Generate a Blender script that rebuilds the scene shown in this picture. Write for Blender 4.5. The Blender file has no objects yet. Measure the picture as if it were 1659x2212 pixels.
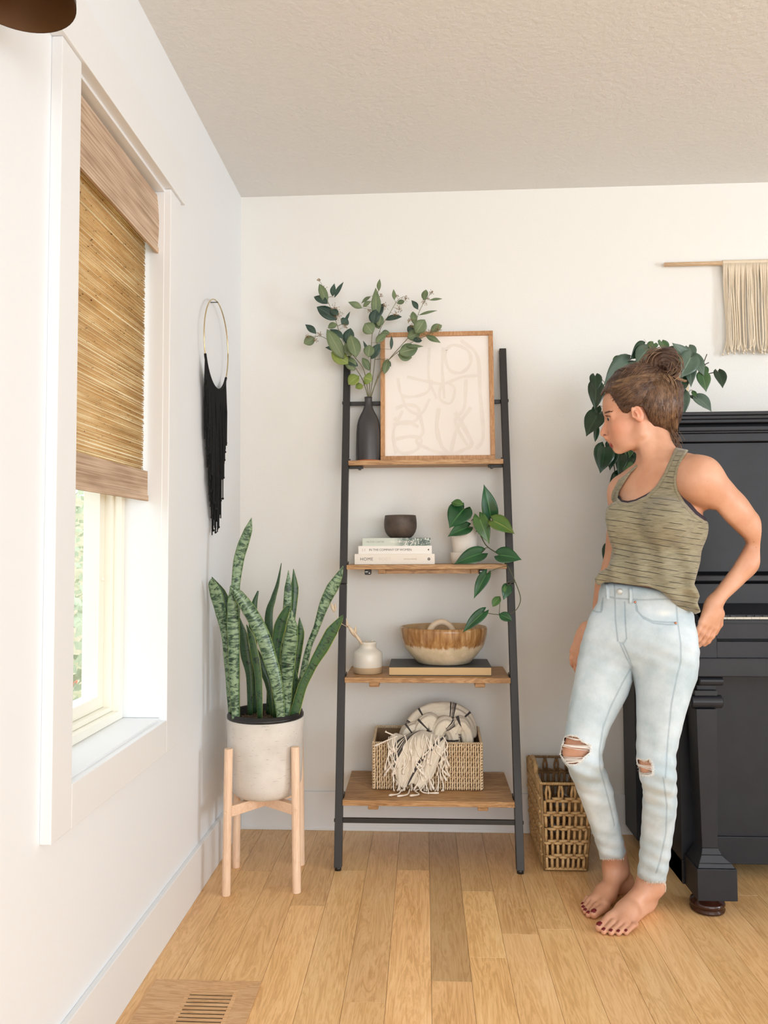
import bpy, bmesh, math, random
import numpy as np
from mathutils import Vector, Matrix, Euler, noise as mnoise

# ------------------------------------------------------------------ camera
H_CAM = 1.06
FPX, PITCH, YAW, ROLL = 1658.0, 0.046, -0.0517, -0.0048
IW, IH = 1659, 2212
D_BACK, X_LEFT, Z_CEIL = 2.931, -0.709, 2.44

def cam_axes():
    cy, sy, cp, sp = math.cos(YAW), math.sin(YAW), math.cos(PITCH), math.sin(PITCH)
    f = Vector((sy * cp, cy * cp, sp)); r = Vector((cy, -sy, 0)); u = r.cross(f)
    cr, sr = math.cos(ROLL), math.sin(ROLL)
    return cr * r + sr * u, -sr * r + cr * u, f
RT, UP, FW = cam_axes()
CAM = Vector((0, 0, H_CAM))

def at(px, py, X=None, Y=None, Z=None):
    """survey helper: the point of the photographed place seen at (px,py) on a known plane"""
    d = FW + RT * ((px - IW / 2) / FPX) - UP * ((py - IH / 2) / FPX)
    if X is not None: t = X / d.x
    elif Y is not None: t = Y / d.y
    else: t = (Z - H_CAM) / d.z
    return CAM + d * t

cd = bpy.data.cameras.new('camera'); cam = bpy.data.objects.new('camera', cd)
bpy.context.scene.collection.objects.link(cam)
cd.sensor_fit = 'HORIZONTAL'; cd.sensor_width = 36.0; cd.lens = 36.0 * FPX / IW
cd.clip_start = 0.02; cd.clip_end = 100
M = Matrix((RT, UP, -FW)).transposed().to_4x4(); M.translation = CAM
cam.matrix_world = M
SC = bpy.context.scene
SC.camera = cam

# ------------------------------------------------------------------ light and exposure
SC.view_settings.view_transform = 'Standard'
SC.view_settings.look = 'None'
SC.view_settings.gamma = 1.0
SC.view_settings.use_curve_mapping = False
SC.view_settings.exposure = EXPO = -0.03
SC.cycles.max_bounces = 10; SC.cycles.diffuse_bounces = 6
SC.cycles.use_denoising = True
SC.cycles.caustics_reflective = False; SC.cycles.caustics_refractive = False

wd = bpy.data.worlds.new('world'); SC.world = wd; wd.use_nodes = True
wn = wd.node_tree.nodes; wl = wd.node_tree.links
bg = wn['Background']; bg.inputs['Color'].default_value = (0.86, 0.93, 1.0, 1); bg.inputs['Strength'].default_value = 2.8

def area_light(name, loc, aim, sx, sy, power, color=(1, 1, 1), spread=math.pi):
    l = bpy.data.lights.new(name, 'AREA'); l.shape = 'RECTANGLE'; l.size = sx; l.size_y = sy
    l.energy = power; l.color = color; l.spread = spread
    o = bpy.data.objects.new(name, l); SC.collection.objects.link(o)
    o.location = loc; o.rotation_euler = (Vector(aim) - Vector(loc)).to_track_quat('-Z', 'Y').to_euler()
    return o
# daylight entering through the window in the right wall, fill from unseen windows behind the camera,
# and two fill lamps added at right-rear and left-rear
area_light('daylight_right_window', (4.17, 0.35, 1.15), (0, 2.2, 0.95), 0.7, 1.0, 54, (0.78, 0.90, 1.0))
area_light('daylight_rear_fill', (1.6, -2.55, 1.35), (0.6, 2.9, 1.3), 3.2, 2.1, 60, (0.97, 0.985, 1.0))
area_light('fill_right_rear', (4.17, -1.5, 1.4), (0.2, 2.0, 1.1), 1.8, 1.5, 16, (0.90, 0.95, 1.0))
area_light('fill_left_rear', (-0.69, -1.2, 1.35), (2.0, -0.6, 1.1), 1.3, 1.4, 12, (0.97, 0.99, 1.0))

# ------------------------------------------------------------------ materials
def srgb(r, g, b):
    f = lambda c: (c / 255 / 12.92) if c / 255 <= 0.04045 else ((c / 255 + 0.055) / 1.055) ** 2.4
    return (f(r), f(g), f(b), 1.0)

class NT:
    def __init__(s, name):
        s.m = bpy.data.materials.new(name); s.m.use_nodes = True
        s.t = s.m.node_tree; s.n = s.t.nodes; s.l = s.t.links
        s.b = s.n['Principled BSDF']
    def new(s, typ, **kw):
        n = s.n.new(typ)
        for k, v in kw.items(): setattr(n, k, v)
        return n
    def set(s, node, **kw):
        for k, v in kw.items():
            node.inputs[k.replace('_', ' ')].default_value = v
    def link(s, a, b): s.l.new(a, b)
    def coords(s, kind='Object', scale=(1, 1, 1), rot=(0, 0, 0), src=None):
        if src is None:
            tc = s.new('ShaderNodeTexCoord'); src = tc.outputs[kind]
        mp = s.new('ShaderNodeMapping'); s.link(src, mp.inputs['Vector'])
        mp.inputs['Scale'].default_value = scale; mp.inputs['Rotation'].default_value = rot
        return mp.outputs['Vector']
    def noise(s, vec, scale, detail=3, rough=0.5, dist=0.0):
        n = s.new('ShaderNodeTexNoise'); s.link(vec, n.inputs['Vector'])
        n.inputs['Scale'].default_value = scale; n.inputs['Detail'].default_value = detail
        n.inputs['Roughness'].default_value = rough; n.inputs['Distortion'].default_value = dist
        return n.outputs['Fac']
    def ramp(s, fac, stops, interp='LINEAR'):
        r = s.new('ShaderNodeValToRGB'); s.link(fac, r.inputs['Fac']); r.color_ramp.interpolation = interp
        e = r.color_ramp.elements
        while len(e) < len(stops): e.new(0.5)
        for i, (p, c) in enumerate(stops):
            e[i].position = p; e[i].color = c if len(c) == 4 else (*c, 1)
        return r.outputs['Color']
    def mix(s, fac, a, b, mode='MIX'):
        n = s.new('ShaderNodeMix', data_type='RGBA', blend_type=mode)
        for i, v in ((0, fac), (6, a), (7, b)):
            if hasattr(v, 'is_linked') or hasattr(v, 'links'): s.link(v, n.inputs[i])
            else: n.inputs[i].default_value = v
        return n.outputs[2]
    def math(s, op, a, b=0.0, clamp=False):
        n = s.new('ShaderNodeMath', operation=op, use_clamp=clamp)
        for i, v in ((0, a), (1, b)):
            if hasattr(v, 'links'): s.link(v, n.inputs[i])
            else: n.inputs[i].default_value = v
        return n.outputs[0]
    def sep(s, vec):
        n = s.new('ShaderNodeSeparateXYZ'); s.link(vec, n.inputs[0]); return n.outputs
    def bump(s, h, strength=0.2, dist=0.01):
        n = s.new('ShaderNodeBump'); s.link(h, n.inputs['Height'])
        n.inputs['Strength'].default_value = strength; n.inputs['Distance'].default_value = dist
        s.link(n.outputs['Normal'], s.b.inputs['Normal'])
    def base(s, c):
        if hasattr(c, 'links'): s.link(c, s.b.inputs['Base Color'])
        else: s.b.inputs['Base Color'].default_value = c
    def rough(s, v):
        if hasattr(v, 'links'): s.link(v, s.b.inputs['Roughness'])
        else: s.b.inputs['Roughness'].default_value = v

def plain(name, col, rough=0.6, metal=0.0, bump=None, var=None, spec=0.5, sheen=0.0, sss=0.0, scale=(1, 1, 1)):
    t = NT(name); t.rough(rough); t.b.inputs['Metallic'].default_value = metal
    t.b.inputs['Specular IOR Level'].default_value = spec
    if sheen: t.b.inputs['Sheen Weight'].default_value = sheen
    if sss:
        t.b.inputs['Subsurface Weight'].default_value = sss; t.b.inputs['Subsurface Radius'].default_value = (0.01, 0.004, 0.002)
        t.b.inputs['Subsurface Scale'].default_value = 1.0
    v = t.coords('Object', scale)
    if var:   # (scale, colour2)
        t.base(t.ramp(t.noise(v, var[0], 4, 0.6), [(0.32, col), (0.68, var[1])]))
    else:
        t.base(col)
    if bump:  # (scale, strength, dist)
        t.bump(t.noise(v, bump[0], 4, 0.6), bump[1], bump[2])
    return t.m

MAT = {}
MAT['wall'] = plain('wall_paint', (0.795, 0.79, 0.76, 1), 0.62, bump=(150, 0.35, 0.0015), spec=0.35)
MAT['wall_left'] = plain('wall_paint_cool_lit', (0.80, 0.83, 0.865, 1), 0.6, bump=(150, 0.12, 0.001), spec=0.35)  # same wall paint, with the cool daylight put into its colour
MAT['trim'] = plain('trim_paint', (0.79, 0.81, 0.83, 1), 0.42, bump=(30, 0.03, 0.001))
MAT['ceiling'] = plain('ceiling_paint', (0.74, 0.735, 0.72, 1), 0.8, bump=(55, 0.75, 0.004), spec=0.2)

def wood(name, c_dark, c_mid, c_light, scale=1.0, rough=0.42, axis='X', bump=0.05, objcol=False, ring=True, g_amt=.30):
    t = NT(name)
    rot = {'X': (0, 0, 0), 'Y': (0, 0, math.pi / 2), 'Z': (0, math.pi / 2, 0)}[axis]
    tc = t.new('ShaderNodeTexCoord')
    oi = t.new('ShaderNodeObjectInfo')
    add = t.new('ShaderNodeVectorMath', operation='ADD')
    mul = t.new('ShaderNodeVectorMath', operation='SCALE'); mul.inputs[0].default_value = (3.1, 7.7, 5.3)
    t.link(oi.outputs['Random'], mul.inputs['Scale'])
    t.link(tc.outputs['Object'], add.inputs[0]); t.link(mul.outputs[0], add.inputs[1])
    v = t.coords(src=add.outputs[0], rot=rot, scale=(1, 1, 1))
    vs = t.coords(src=v, scale=(1.0 * scale, 9 * scale, 9 * scale))
    vf = t.coords(src=v, scale=(6 * scale, 160 * scale, 160 * scale))
    n1 = t.noise(vs, 2.2, 5, 0.6, 0.6)
    if ring:
        sc = t.math('MULTIPLY', n1, 9.0); fr = t.math('FRACT', sc)
        tri = t.math('ABSOLUTE', t.math('SUBTRACT', fr, 0.5)); g = t.math('MULTIPLY', tri, 2.0)
    else: g = n1
    n2 = t.noise(vf, 1.0, 3, 0.6)
    n3 = t.noise(t.coords(src=v, scale=(1.2, 3, 3)), 2.0, 2)
    f = t.math('ADD', t.math('MULTIPLY', g, g_amt), t.math('ADD', t.math('MULTIPLY', n2, 0.34), t.math('MULTIPLY', n3, 0.42)))
    col = t.ramp(f, [(0.22 + g_amt * .3, c_dark), (0.40 + g_amt * .4, c_mid), (0.60 + g_amt * .5, c_light)])
    if objcol: col = t.mix(1.0, col, oi.outputs['Color'], 'MULTIPLY')
    t.base(col); t.rough(rough)
    t.bump(n2, bump, 0.002)
    return t.m
MAT['oak'] = wood('oak_floor', srgb(200, 152, 98), srgb(226, 182, 126), srgb(240, 202, 150), 1.2, 0.30, 'Y', 0.04, True, g_amt=.20)
MAT['shelf'] = wood('mango_wood', srgb(134, 96, 58), srgb(172, 130, 86), srgb(200, 160, 114), 1.6, 0.5, 'X', 0.08)
MAT['frame_oak'] = wood('frame_oak', srgb(160, 112, 70), srgb(184, 136, 92), srgb(202, 158, 114), 2.5, 0.5, 'Z', 0.05)
MAT['pine'] = wood('pine_legs', srgb(222, 184, 154), srgb(233, 202, 174), srgb(242, 216, 192), 1.6, 0.55, 'Z', 0.03, g_amt=.16)
MAT['pine_x'] = wood('pine_cross', srgb(222, 184, 154), srgb(233, 202, 174), srgb(242, 216, 192), 1.6, 0.55, 'X', 0.03, g_amt=.16)
MAT['dowel'] = wood('dowel_wood', srgb(206, 172, 134), srgb(222, 190, 154), srgb(232, 204, 170), 2.0, 0.6, 'X', 0.03)
MAT['vent'] = wood('vent_oak', srgb(186, 140, 96), srgb(208, 164, 116), srgb(222, 182, 138), 1.6, 0.4, 'X', 0.05, True)
MAT['black_steel'] = plain('black_steel', srgb(40, 38, 37), 0.48, 0.0, bump=(300, 0.08, 0.0005))
MAT['black_plastic'] = plain('black_plastic', srgb(28, 28, 30), 0.35)
MAT['piano'] = plain('piano_paint', srgb(30, 32, 37), 0.42, bump=(40, 0.05, 0.001), var=(14, srgb(36, 38, 44)), spec=.32)
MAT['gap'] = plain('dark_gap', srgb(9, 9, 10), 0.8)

# ------------------------------------------------------------------ building helpers
def wloc(o):
    v = Vector((0, 0, 0))
    while o is not None: v = v + o.location; o = o.parent
    return v

def link(o, parent=None):
    SC.collection.objects.link(o)
    if parent is not None: o.parent = parent
    return o

def tag(o, label=None, cat=None, group=None, kind=None):
    if label: o['label'] = label
    if cat: o['category'] = cat
    if group: o['group'] = group
    if kind: o['kind'] = kind
    return o

def empty(name, loc, label=None, cat=None, group=None, kind=None):
    o = bpy.data.objects.new(name, None); o.empty_display_size = 0.05
    o.location = loc; link(o); return tag(o, label, cat, group, kind)

def obj(name, verts, faces, mat, parent=None, smooth=False, bevel=0.0, subsurf=0, solid=0.0, uv=None, origin=None):
    """one mesh object; verts in world coordinates; origin = where its own origin goes"""
    me = bpy.data.meshes.new(name)
    p = wloc(parent)
    if origin is None:
        if parent is None:
            a = np.array([tuple(v) for v in verts]); mn, mx = a.min(0), a.max(0)
            origin = Vector(((mn[0] + mx[0]) / 2, (mn[1] + mx[1]) / 2, mn[2]))
        else: origin = p
    origin = Vector(origin)
    va = np.array([tuple(v) for v in verts], dtype=np.float64) - np.array(origin)
    me.from_pydata(va.tolist(), [], faces)
    if uv is not None:
        ul = me.uv_layers.new(name='UVMap')
        vi = np.empty(len(me.loops), dtype=np.int32); me.loops.foreach_get('vertex_index', vi)
        ul.data.foreach_set('uv', np.array(uv, dtype=np.float32)[vi].ravel())
    if smooth: me.polygons.foreach_set('use_smooth', [True] * len(me.polygons))
    mats = mat if isinstance(mat, (list, tuple)) else [mat]
    for m_ in mats: me.materials.append(m_)
    me.update()
    o = bpy.data.objects.new(name, me); link(o, parent)
    o.location = origin - p
    if solid:
        s = o.modifiers.new('solid', 'SOLIDIFY'); s.thickness = solid; s.offset = 0
    if bevel:
        b = o.modifiers.new('bevel', 'BEVEL'); b.width = bevel; b.segments = 2; b.limit_method = 'ANGLE'; b.angle_limit = math.radians(40)
    if subsurf:
        s = o.modifiers.new('sub', 'SUBSURF'); s.levels = subsurf; s.render_levels = subsurf
    return o

class MB:
    """collects shapes into one mesh"""
    def __init__(s): s.v = []; s.f = []; s.uv = []
    def add(s, v, f, uv=None):
        k = len(s.v); s.v += [Vector(x) for x in v]; s.f += [tuple(i + k for i in q) for q in f]
        s.uv += list(uv) if uv is not None else [(0, 0)] * len(v)
    def box(s, a, b, M=None):
        x0, y0, z0 = a; x1, y1, z1 = b
        v = [Vector(p) for p in ((x0, y0, z0), (x1, y0, z0), (x1, y1, z0), (x0, y1, z0), (x0, y0, z1), (x1, y0, z1), (x1, y1, z1), (x0, y1, z1))]
        if M is not None: v = [M @ p for p in v]
        s.add(v, [(0, 3, 2, 1), (4, 5, 6, 7), (0, 1, 5, 4), (1, 2, 6, 5), (2, 3, 7, 6), (3, 0, 4, 7)])
    def beam(s, p, q, w, h, up=(0, 0, 1)):
        p, q = Vector(p), Vector(q); d = (q - p); L = d.length; d.normalize()
        u = Vector(up); r = d.cross(u).normalized(); u = r.cross(d).normalized()
        M = Matrix((r, d, u)).transposed().to_4x4(); M.translation = p
        s.box((-w / 2, 0, -h / 2), (w / 2, L, h / 2), M)
    def tube(s, pts, rad, n=8, flat=1.0, ref=None):
        pts = [Vector(p) for p in pts]
        if not hasattr(rad, '__len__'): rad = [rad] * len(pts)
        k = len(s.v); m = len(pts)
        r0 = None
        vs = []; uvs = []
        for i, p in enumerate(pts):
            t = (pts[min(i + 1, m - 1)] - pts[max(i - 1, 0)])
            if t.length < 1e-9: t = Vector((0, 0, 1))
            t.normalize()
            if r0 is None:
                a = Vector(ref) if ref is not None else (Vector((0, 0, 1)) if abs(t.z) < 0.9 else Vector((1, 0, 0)))
                r0 = (a - t * a.dot(t)).normalized()
            else:
                r0 = (r0 - t * r0.dot(t)).normalized()
            b = t.cross(r0)
            for j in range(n):
                a = 2 * math.pi * j / n
                vs.append(p + (r0 * math.cos(a) + b * math.sin(a) * flat) * rad[i]); uvs.append((j / n, i / (m - 1)))
        f = [(i * n + j, i * n + (j + 1) % n, (i + 1) * n + (j + 1) % n, (i + 1) * n + j) for i in range(m - 1) for j in range(n)]
        f.append(tuple(range(n - 1, -1, -1))); f.append(tuple((m - 1) * n + j for j in range(n)))
        s.add(vs, f, uvs)
    def lathe(s, prof, c, n=32, sx=1.0, sy=1.0):
        """prof: list of (r,z) from bottom to top (may fold back inside)"""
        c = Vector(c); vs = []; uvs = []
        m = len(prof)
        for i, (r, z) in enumerate(prof):
            for j in range(n):
                a = 2 * math.pi * j / n
                vs.append(c + Vector((math.cos(a) * r * sx, math.sin(a) * r * sy, z))); uvs.append((j / n, i / (m - 1)))
        f = [(i * n + j, i * n + (j + 1) % n, (i + 1) * n + (j + 1) % n, (i + 1) * n + j) for i in range(m - 1) for j in range(n)]
        s.add(vs, f, uvs)
    def ball(s, c, r, n=8, m=6, sc=(1, 1, 1)):
        c = Vector(c); vs = []; 
        for i in range(m + 1):
            th = math.pi * i / m
            for j in range(n):
                a = 2 * math.pi * j / n
                vs.append(c + Vector((math.sin(th) * math.cos(a) * r * sc[0], math.sin(th) * math.sin(a) * r * sc[1], -math.cos(th) * r * sc[2])))
        s.add(vs, [(i * n + j, i * n + (j + 1) % n, (i + 1) * n + (j + 1) % n, (i + 1) * n + j) for i in range(m) for j in range(n)])
    def build(s, name, mat, parent=None, **kw):
        if kw.pop('use_uv', False): kw['uv'] = s.uv
        return obj(name, s.v, s.f, mat, parent, **kw)

def box_obj(name, a, b, mat, parent=None, bevel=0.0, **kw):
    m = MB(); m.box(a, b); return m.build(name, mat, parent, bevel=bevel, **kw)

def smooth_path(pts, k=6):
    """Catmull-Rom"""
    pts = [Vector(p) for p in pts]; out = []
    P = [pts[0] * 2 - pts[1]] + pts + [pts[-1] * 2 - pts[-2]]
    for i in range(1, len(P) - 2):
        for j in range(k):
            t = j / k; a, b, c, d = P[i - 1], P[i], P[i + 1], P[i + 2]
            out.append(0.5 * ((2 * b) + (c - a) * t + (2 * a - 5 * b + 4 * c - d) * t * t + (3 * b - a - 3 * c + d) * t ** 3))
    out.append(pts[-1]); return out
def interp(xs, ys, x):
    return float(np.interp(x, xs, ys))

def copy_tree(o, parent=None):
    c = o.copy(); SC.collection.objects.link(c); c.parent = parent
    for ch in list(o.children): copy_tree(ch, c)
    return c

LEAF = {
 'heart': [(0, .30), (.06, .68), (.14, .90), (.25, 1.0), (.4, .95), (.55, .78), (.7, .54), (.82, .30), (.91, .13), (.97, .045), (1, .0)],
 'oval': [(0, .05), (.08, .38), (.2, .74), (.35, .96), (.5, 1.0), (.65, .92), (.8, .66), (.9, .36), (.97, .1), (1, .0)],
 'lance': [(0, .05), (.1, .42), (.25, .82), (.4, 1.0), (.55, .92), (.7, .68), (.85, .34), (.95, .1), (1, .0)],
}
def leaf_mesh(base, tip, width, normal=(0, -1, 0.25), shape='heart', cup=0.18, bend=0.12, nv=11, nu=7):
    base, tip = Vector(base), Vector(tip); ax = tip - base; L = ax.length; ax.normalize()
    n = Vector(normal).normalized(); n = (n - ax * n.dot(ax))
    if n.length < 1e-3: n = Vector((1, 0, 0)) - ax * ax.x
    n.normalize(); sd = ax.cross(n).normalized()
    xs = [p for p, _ in LEAF[shape]]; ys = [q for _, q in LEAF[shape]]
    vs = []; uv = []
    for i in range(nv):
        v = (i / (nv - 1)); v = v ** 1.15
        w = interp(xs, ys, v) * width / 2
        for j in range(nu):
            u = (j / (nu - 1)) * 2 - 1
            back = 0
            if shape == 'heart': back = -0.20 * L * (abs(u) ** 0.8) * (1 - v) ** 4 * (1 if abs(u) > 0.01 else 0)
            h = cup * width * (abs(u) ** 1.3) * 0.5 * (w / (width / 2 + 1e-6)) - bend * L * (v * 2 - 1) ** 2 + bend * L * 0.3
            vs.append(base + ax * (v * L + back) + sd * (w * u) + n * h); uv.append(((u + 1) / 2, v))
    f = [(i * nu + j, i * nu + j + 1, (i + 1) * nu + j + 1, (i + 1) * nu + j) for i in range(nv - 1) for j in range(nu - 1)]
    return vs, f, uv
def leaf(parent, base, tip, width, mat, name='leaf', thick=0.0008, **kw):
    vs, f, uv = leaf_mesh(base, tip, width, **kw)
    return obj(name, vs, f, mat, parent, smooth=True, uv=uv, solid=thick)
# ------------------------------------------------------------------ THE SETTING
XR, YF = 4.2, -2.6
def wall_with_hole(name, plane, a0, a1, z0, z1, holes, thick, mat, axis):
    """axis 'x': the wall lies in a plane X=plane, a runs along Y; grows outward by thick (signed)"""
    m = MB()
    As = sorted({a0, a1, *[h[0] for h in holes], *[h[1] for h in holes]}); Zs = sorted({z0, z1, *[h[2] for h in holes], *[h[3] for h in holes]})
    for i in range(len(As) - 1):
        for j in range(len(Zs) - 1):
            ca, cz = (As[i] + As[i + 1]) / 2, (Zs[j] + Zs[j + 1]) / 2
            if any(h[0] < ca < h[1] and h[2] < cz < h[3] for h in holes): continue
            p0, p1 = sorted((plane, plane + thick))
            if axis == 'x': m.box((p0, As[i], Zs[j]), (p1, As[i + 1], Zs[j + 1]))
            else: m.box((As[i], p0, Zs[j]), (As[i + 1], p1, Zs[j + 1]))
    o = m.build(name, mat); o['kind'] = 'structure'; return o

WY0, WY1, WZ0, WZ1 = 1.490, 2.045, 0.597, 2.052      # window opening
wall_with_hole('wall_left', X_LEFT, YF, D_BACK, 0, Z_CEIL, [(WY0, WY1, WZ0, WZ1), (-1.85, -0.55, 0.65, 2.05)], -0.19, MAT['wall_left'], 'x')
wall_with_hole('wall_back', D_BACK, X_LEFT - 0.19, XR + 0.15, 0, Z_CEIL, [], 0.15, MAT['wall'], 'y')
wall_with_hole('wall_right', XR, YF, D_BACK, 0, Z_CEIL, [(-0.15, 0.85, 0.5, 1.8), (-2.4, -0.6, 0.6, 2.2)], 0.15, MAT['wall'], 'x')
wall_with_hole('wall_front', YF, X_LEFT - 0.19, XR + 0.15, 0, Z_CEIL, [(0.0, 3.2, 0.3, 2.4)], -0.15, MAT['wall'], 'y')
c = box_obj('ceiling', (X_LEFT - 0.19, YF - .15, Z_CEIL), (XR + .15, D_BACK + .15, Z_CEIL + 0.1), MAT['ceiling']); c['kind'] = 'structure'

# floor: a subfloor, oak planks laid towards the back wall
MAT['subfloor'] = plain('subfloor', srgb(110, 78, 50), .9)
fl = empty('floor', (0, 0, 0), kind='structure')
box_obj('subfloor', (X_LEFT - .19, YF - .15, -0.12), (XR + .15, D_BACK + .15, -0.0162), MAT['subfloor'], fl)
rng = random.Random(11)
bnd = [X_LEFT + 0.002, -0.612, -0.508, -0.404, -0.300, -0.196, -0.0967, 0.0105, 0.1090, 0.2060]
while bnd[-1] < 1.5: bnd.append(bnd[-1] + 0.1)
# known butt joints (from the photograph) per column: list of (y, tone)
def yz(px, py): return at(px, py, Z=0).y
known = {
 6: [(yz(890, 1880), 1.14), (D_BACK, .88)],
 7: [(yz(970, 2120), 1.06), (D_BACK, .74)],
 8: [(yz(1040, 2068), 1.10), (yz(1040, 1926), 1.12), (D_BACK, .84)],
 9: [(yz(1120, 2018), 1.03), (D_BACK, .92)],
 5: [(yz(780, 2165), 1.0), (D_BACK, 0.97)],
 10: [(2.2, 1.0), (D_BACK, .98)],
}
vent_hole = None
def plank(x0, x1, y0, y1, tone, name='plank'):
    g = 0.00035
    m = MB(); m.box((x0 + g, y0 + g, -0.016), (x1 - g, y1 - g, 0))
    o = m.build(name, MAT['oak'], fl, bevel=0.0004, origin=((x0 + x1) / 2, (y0 + y1) / 2, 0))
    o.color = (tone * rng.uniform(.985, 1.015), tone * rng.uniform(.985, 1.015), tone * rng.uniform(.96, 1.02), 1)
    return o
VX0, VX1, VY0, VY1 = -0.560, -0.462, 1.62, 1.855     # grille opening of the floor register
for i in range(len(bnd) - 1):
    x0, x1 = bnd[i], bnd[i + 1]
    ys = 1.25
    if i in known: seq = known[i]
    else:
        seq = []; y = ys + rng.uniform(.2, .6)
        while y < D_BACK - .15: seq.append((y, rng.uniform(.93, 1.08))); y += rng.uniform(.45, 1.1)
        seq.append((D_BACK, rng.uniform(.90, 1.04)))
    y = ys
    for (y1, tone) in seq:
        if y1 <= y: continue
        plank(x0, x1, y, y1, tone); y = y1
m = MB()
x = X_LEFT
while x < XR:                                        # the rest of the room, behind the camera and behind the piano
    x1 = min(x + .1, XR)
    y = YF
    lim = 1.25 if x < bnd[-1] - .05 else D_BACK
    while y < lim:
        y1 = min(y + rng.uniform(.7, 1.3), lim); m.box((x + .0008 if lim < 2 else max(x + .0008, bnd[-1]), y + .0008, -.016), (x1 - .0008, y1 - .0008, 0)); y = y1
    x = x1
o = m.build('plank_run', MAT['oak'], fl); o['kind'] = 'stuff'; o.color = (1, 1, 1, 1)

# baseboards
def baseboard(name, a, b, inward):
    pass
m = MB(); m.box((X_LEFT, D_BACK - .014, 0), (XR, D_BACK, 0.142)); m.box((X_LEFT, D_BACK - .017, 0), (XR, D_BACK, 0.012))
o = m.build('baseboard_back', MAT['trim'], bevel=0.002); o['kind'] = 'structure'
m = MB(); m.box((X_LEFT, YF, 0), (X_LEFT + .014, D_BACK - .0145, 0.142))
o = m.build('baseboard_left', MAT['trim'], bevel=0.002); o['kind'] = 'structure'

# window in the left wall
MAT['vinyl'] = plain('window_vinyl', srgb(240, 238, 226), 0.35)
t = NT('window_glass'); t.n.remove(t.b)
gl = t.new('ShaderNodeBsdfGlossy'); gl.inputs['Roughness'].default_value = 0.02
tr = t.new('ShaderNodeBsdfTransparent'); mx = t.new('ShaderNodeMixShader'); mx.inputs[0].default_value = 0.06
t.link(tr.outputs[0], mx.inputs[1]); t.link(gl.outputs[0], mx.inputs[2])
t.link(mx.outputs[0], t.n['Material Output'].inputs['Surface']); MAT['glass'] = t.m

win = empty('window_1', (X_LEFT, (WY0 + WY1) / 2, WZ0), kind='structure')
XF = -0.687
box_obj('casing', (X_LEFT, 1.400, 0.517), (XF, 1.482, 2.047), MAT['trim'], win, bevel=0.0015)
box_obj('casing', (X_LEFT, 2.034, 0.517), (XF, 2.120, 2.047), MAT['trim'], win, bevel=0.0015)
box_obj('casing', (X_LEFT, 1.4825, 0.517), (XF, 2.0335, 0.603), MAT['trim'], win, bevel=0.0015)
m = MB(); m.box((X_LEFT, 1.376, 2.0475), (XF + .007, 2.138, 2.172))
m.build('header', MAT['trim'], win, bevel=0.0015)
m = MB()                                             # jamb lining + sill
m.box((-0.898, WY0, WZ0 + .0125), (X_LEFT + .004, WY0 + .012, WZ1 - .0125)); m.box((-0.898, WY1 - .012, WZ0 + .0125), (X_LEFT + .004, WY1, WZ1 - .0125))
m.build('jamb', MAT['trim'], win, bevel=0.001)
box_obj('jamb', (-0.898, WY0, WZ1 - .012), (X_LEFT + .004, WY1, WZ1), MAT['trim'], win, bevel=0.001)
box_obj('sill', (-0.898, WY0, WZ0), (X_LEFT + .004, WY1, WZ0 + .012), MAT['trim'], win, bevel=0.001)
def ring(name, x0, x1, ya, yb, za, zb, w, mat, parent):
    m = MB(); m.box((x0, ya, za), (x1, ya + w, zb)); m.box((x0, yb - w, za), (x1, yb, zb))
    m.box((x0, ya + w, za), (x1, yb - w, za + w)); m.box((x0, ya + w, zb - w), (x1, yb - w, zb))
    return m.build(name, mat, parent, bevel=0.001)
ya, yb, za, zb = WY0 + .0125, WY1 - .0125, WZ0 + .0125, WZ1 - .0125
ring('window_frame', -0.895, -0.806, ya, yb, za, zb, 0.022, MAT['vinyl'], win)
ring('window_frame', -0.895, -0.826, ya + .0225, yb - .0225, za + .0225, zb - .0225, 0.012, MAT['vinyl'], win)
sash = ring('sash', -0.890, -0.846, ya + .035, yb - .035, za + .035, zb - .035, 0.032, MAT['vinyl'], win)
box_obj('pane', (-0.868, ya + .066, za + .066), (-0.864, yb - .066, zb - .066), MAT['glass'], sash)
m = MB(); m.ball((-0.845, yb - .05, 0.98), 0.006); m.build('latch', MAT['vinyl'], win, smooth=True)

# frames of the unseen windows; right-rear and left-rear ones are added for fill light
for nm, lo, hi in (('fill_window_5', (XR, -2.4, .6), (XR + .1, -.6, 2.2)), ('window_2', (XR, -.15, .5), (XR + .1, .85, 1.8)), ('window_3', (0, YF - .1, .3), (3.2, YF, 2.4)), ('fill_window_4', (X_LEFT - .15, -1.85, .65), (X_LEFT - .05, -.55, 2.05))):
    w = empty(nm, lo, kind='structure'); m = MB()
    if nm != 'window_3':
        x0, x1 = lo[0] + .02, hi[0] - .02
        for y0 in (lo[1], (lo[1] + hi[1]) / 2 - .025, hi[1] - .05): m.box((x0, y0, lo[2]), (x1, y0 + .05, hi[2]))
        m.box((x0, lo[1], lo[2]), (x1, hi[1], lo[2] + .05)); m.box((x0, lo[1], hi[2] - .05), (x1, hi[1], hi[2]))
    else:
        y0, y1 = lo[1] + .02, hi[1] - .02
        for x0 in (lo[0], (lo[0] + hi[0]) / 2 - .03, hi[0] - .06): m.box((x0, y0, lo[2]), (x0 + .06, y1, hi[2]))
        m.box((lo[0], y0, lo[2]), (hi[0], y1, lo[2] + .06)); m.box((lo[0], y0, hi[2] - .06), (hi[0], y1, hi[2]))
    m.build('window_frame', MAT['vinyl'], w)

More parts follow.
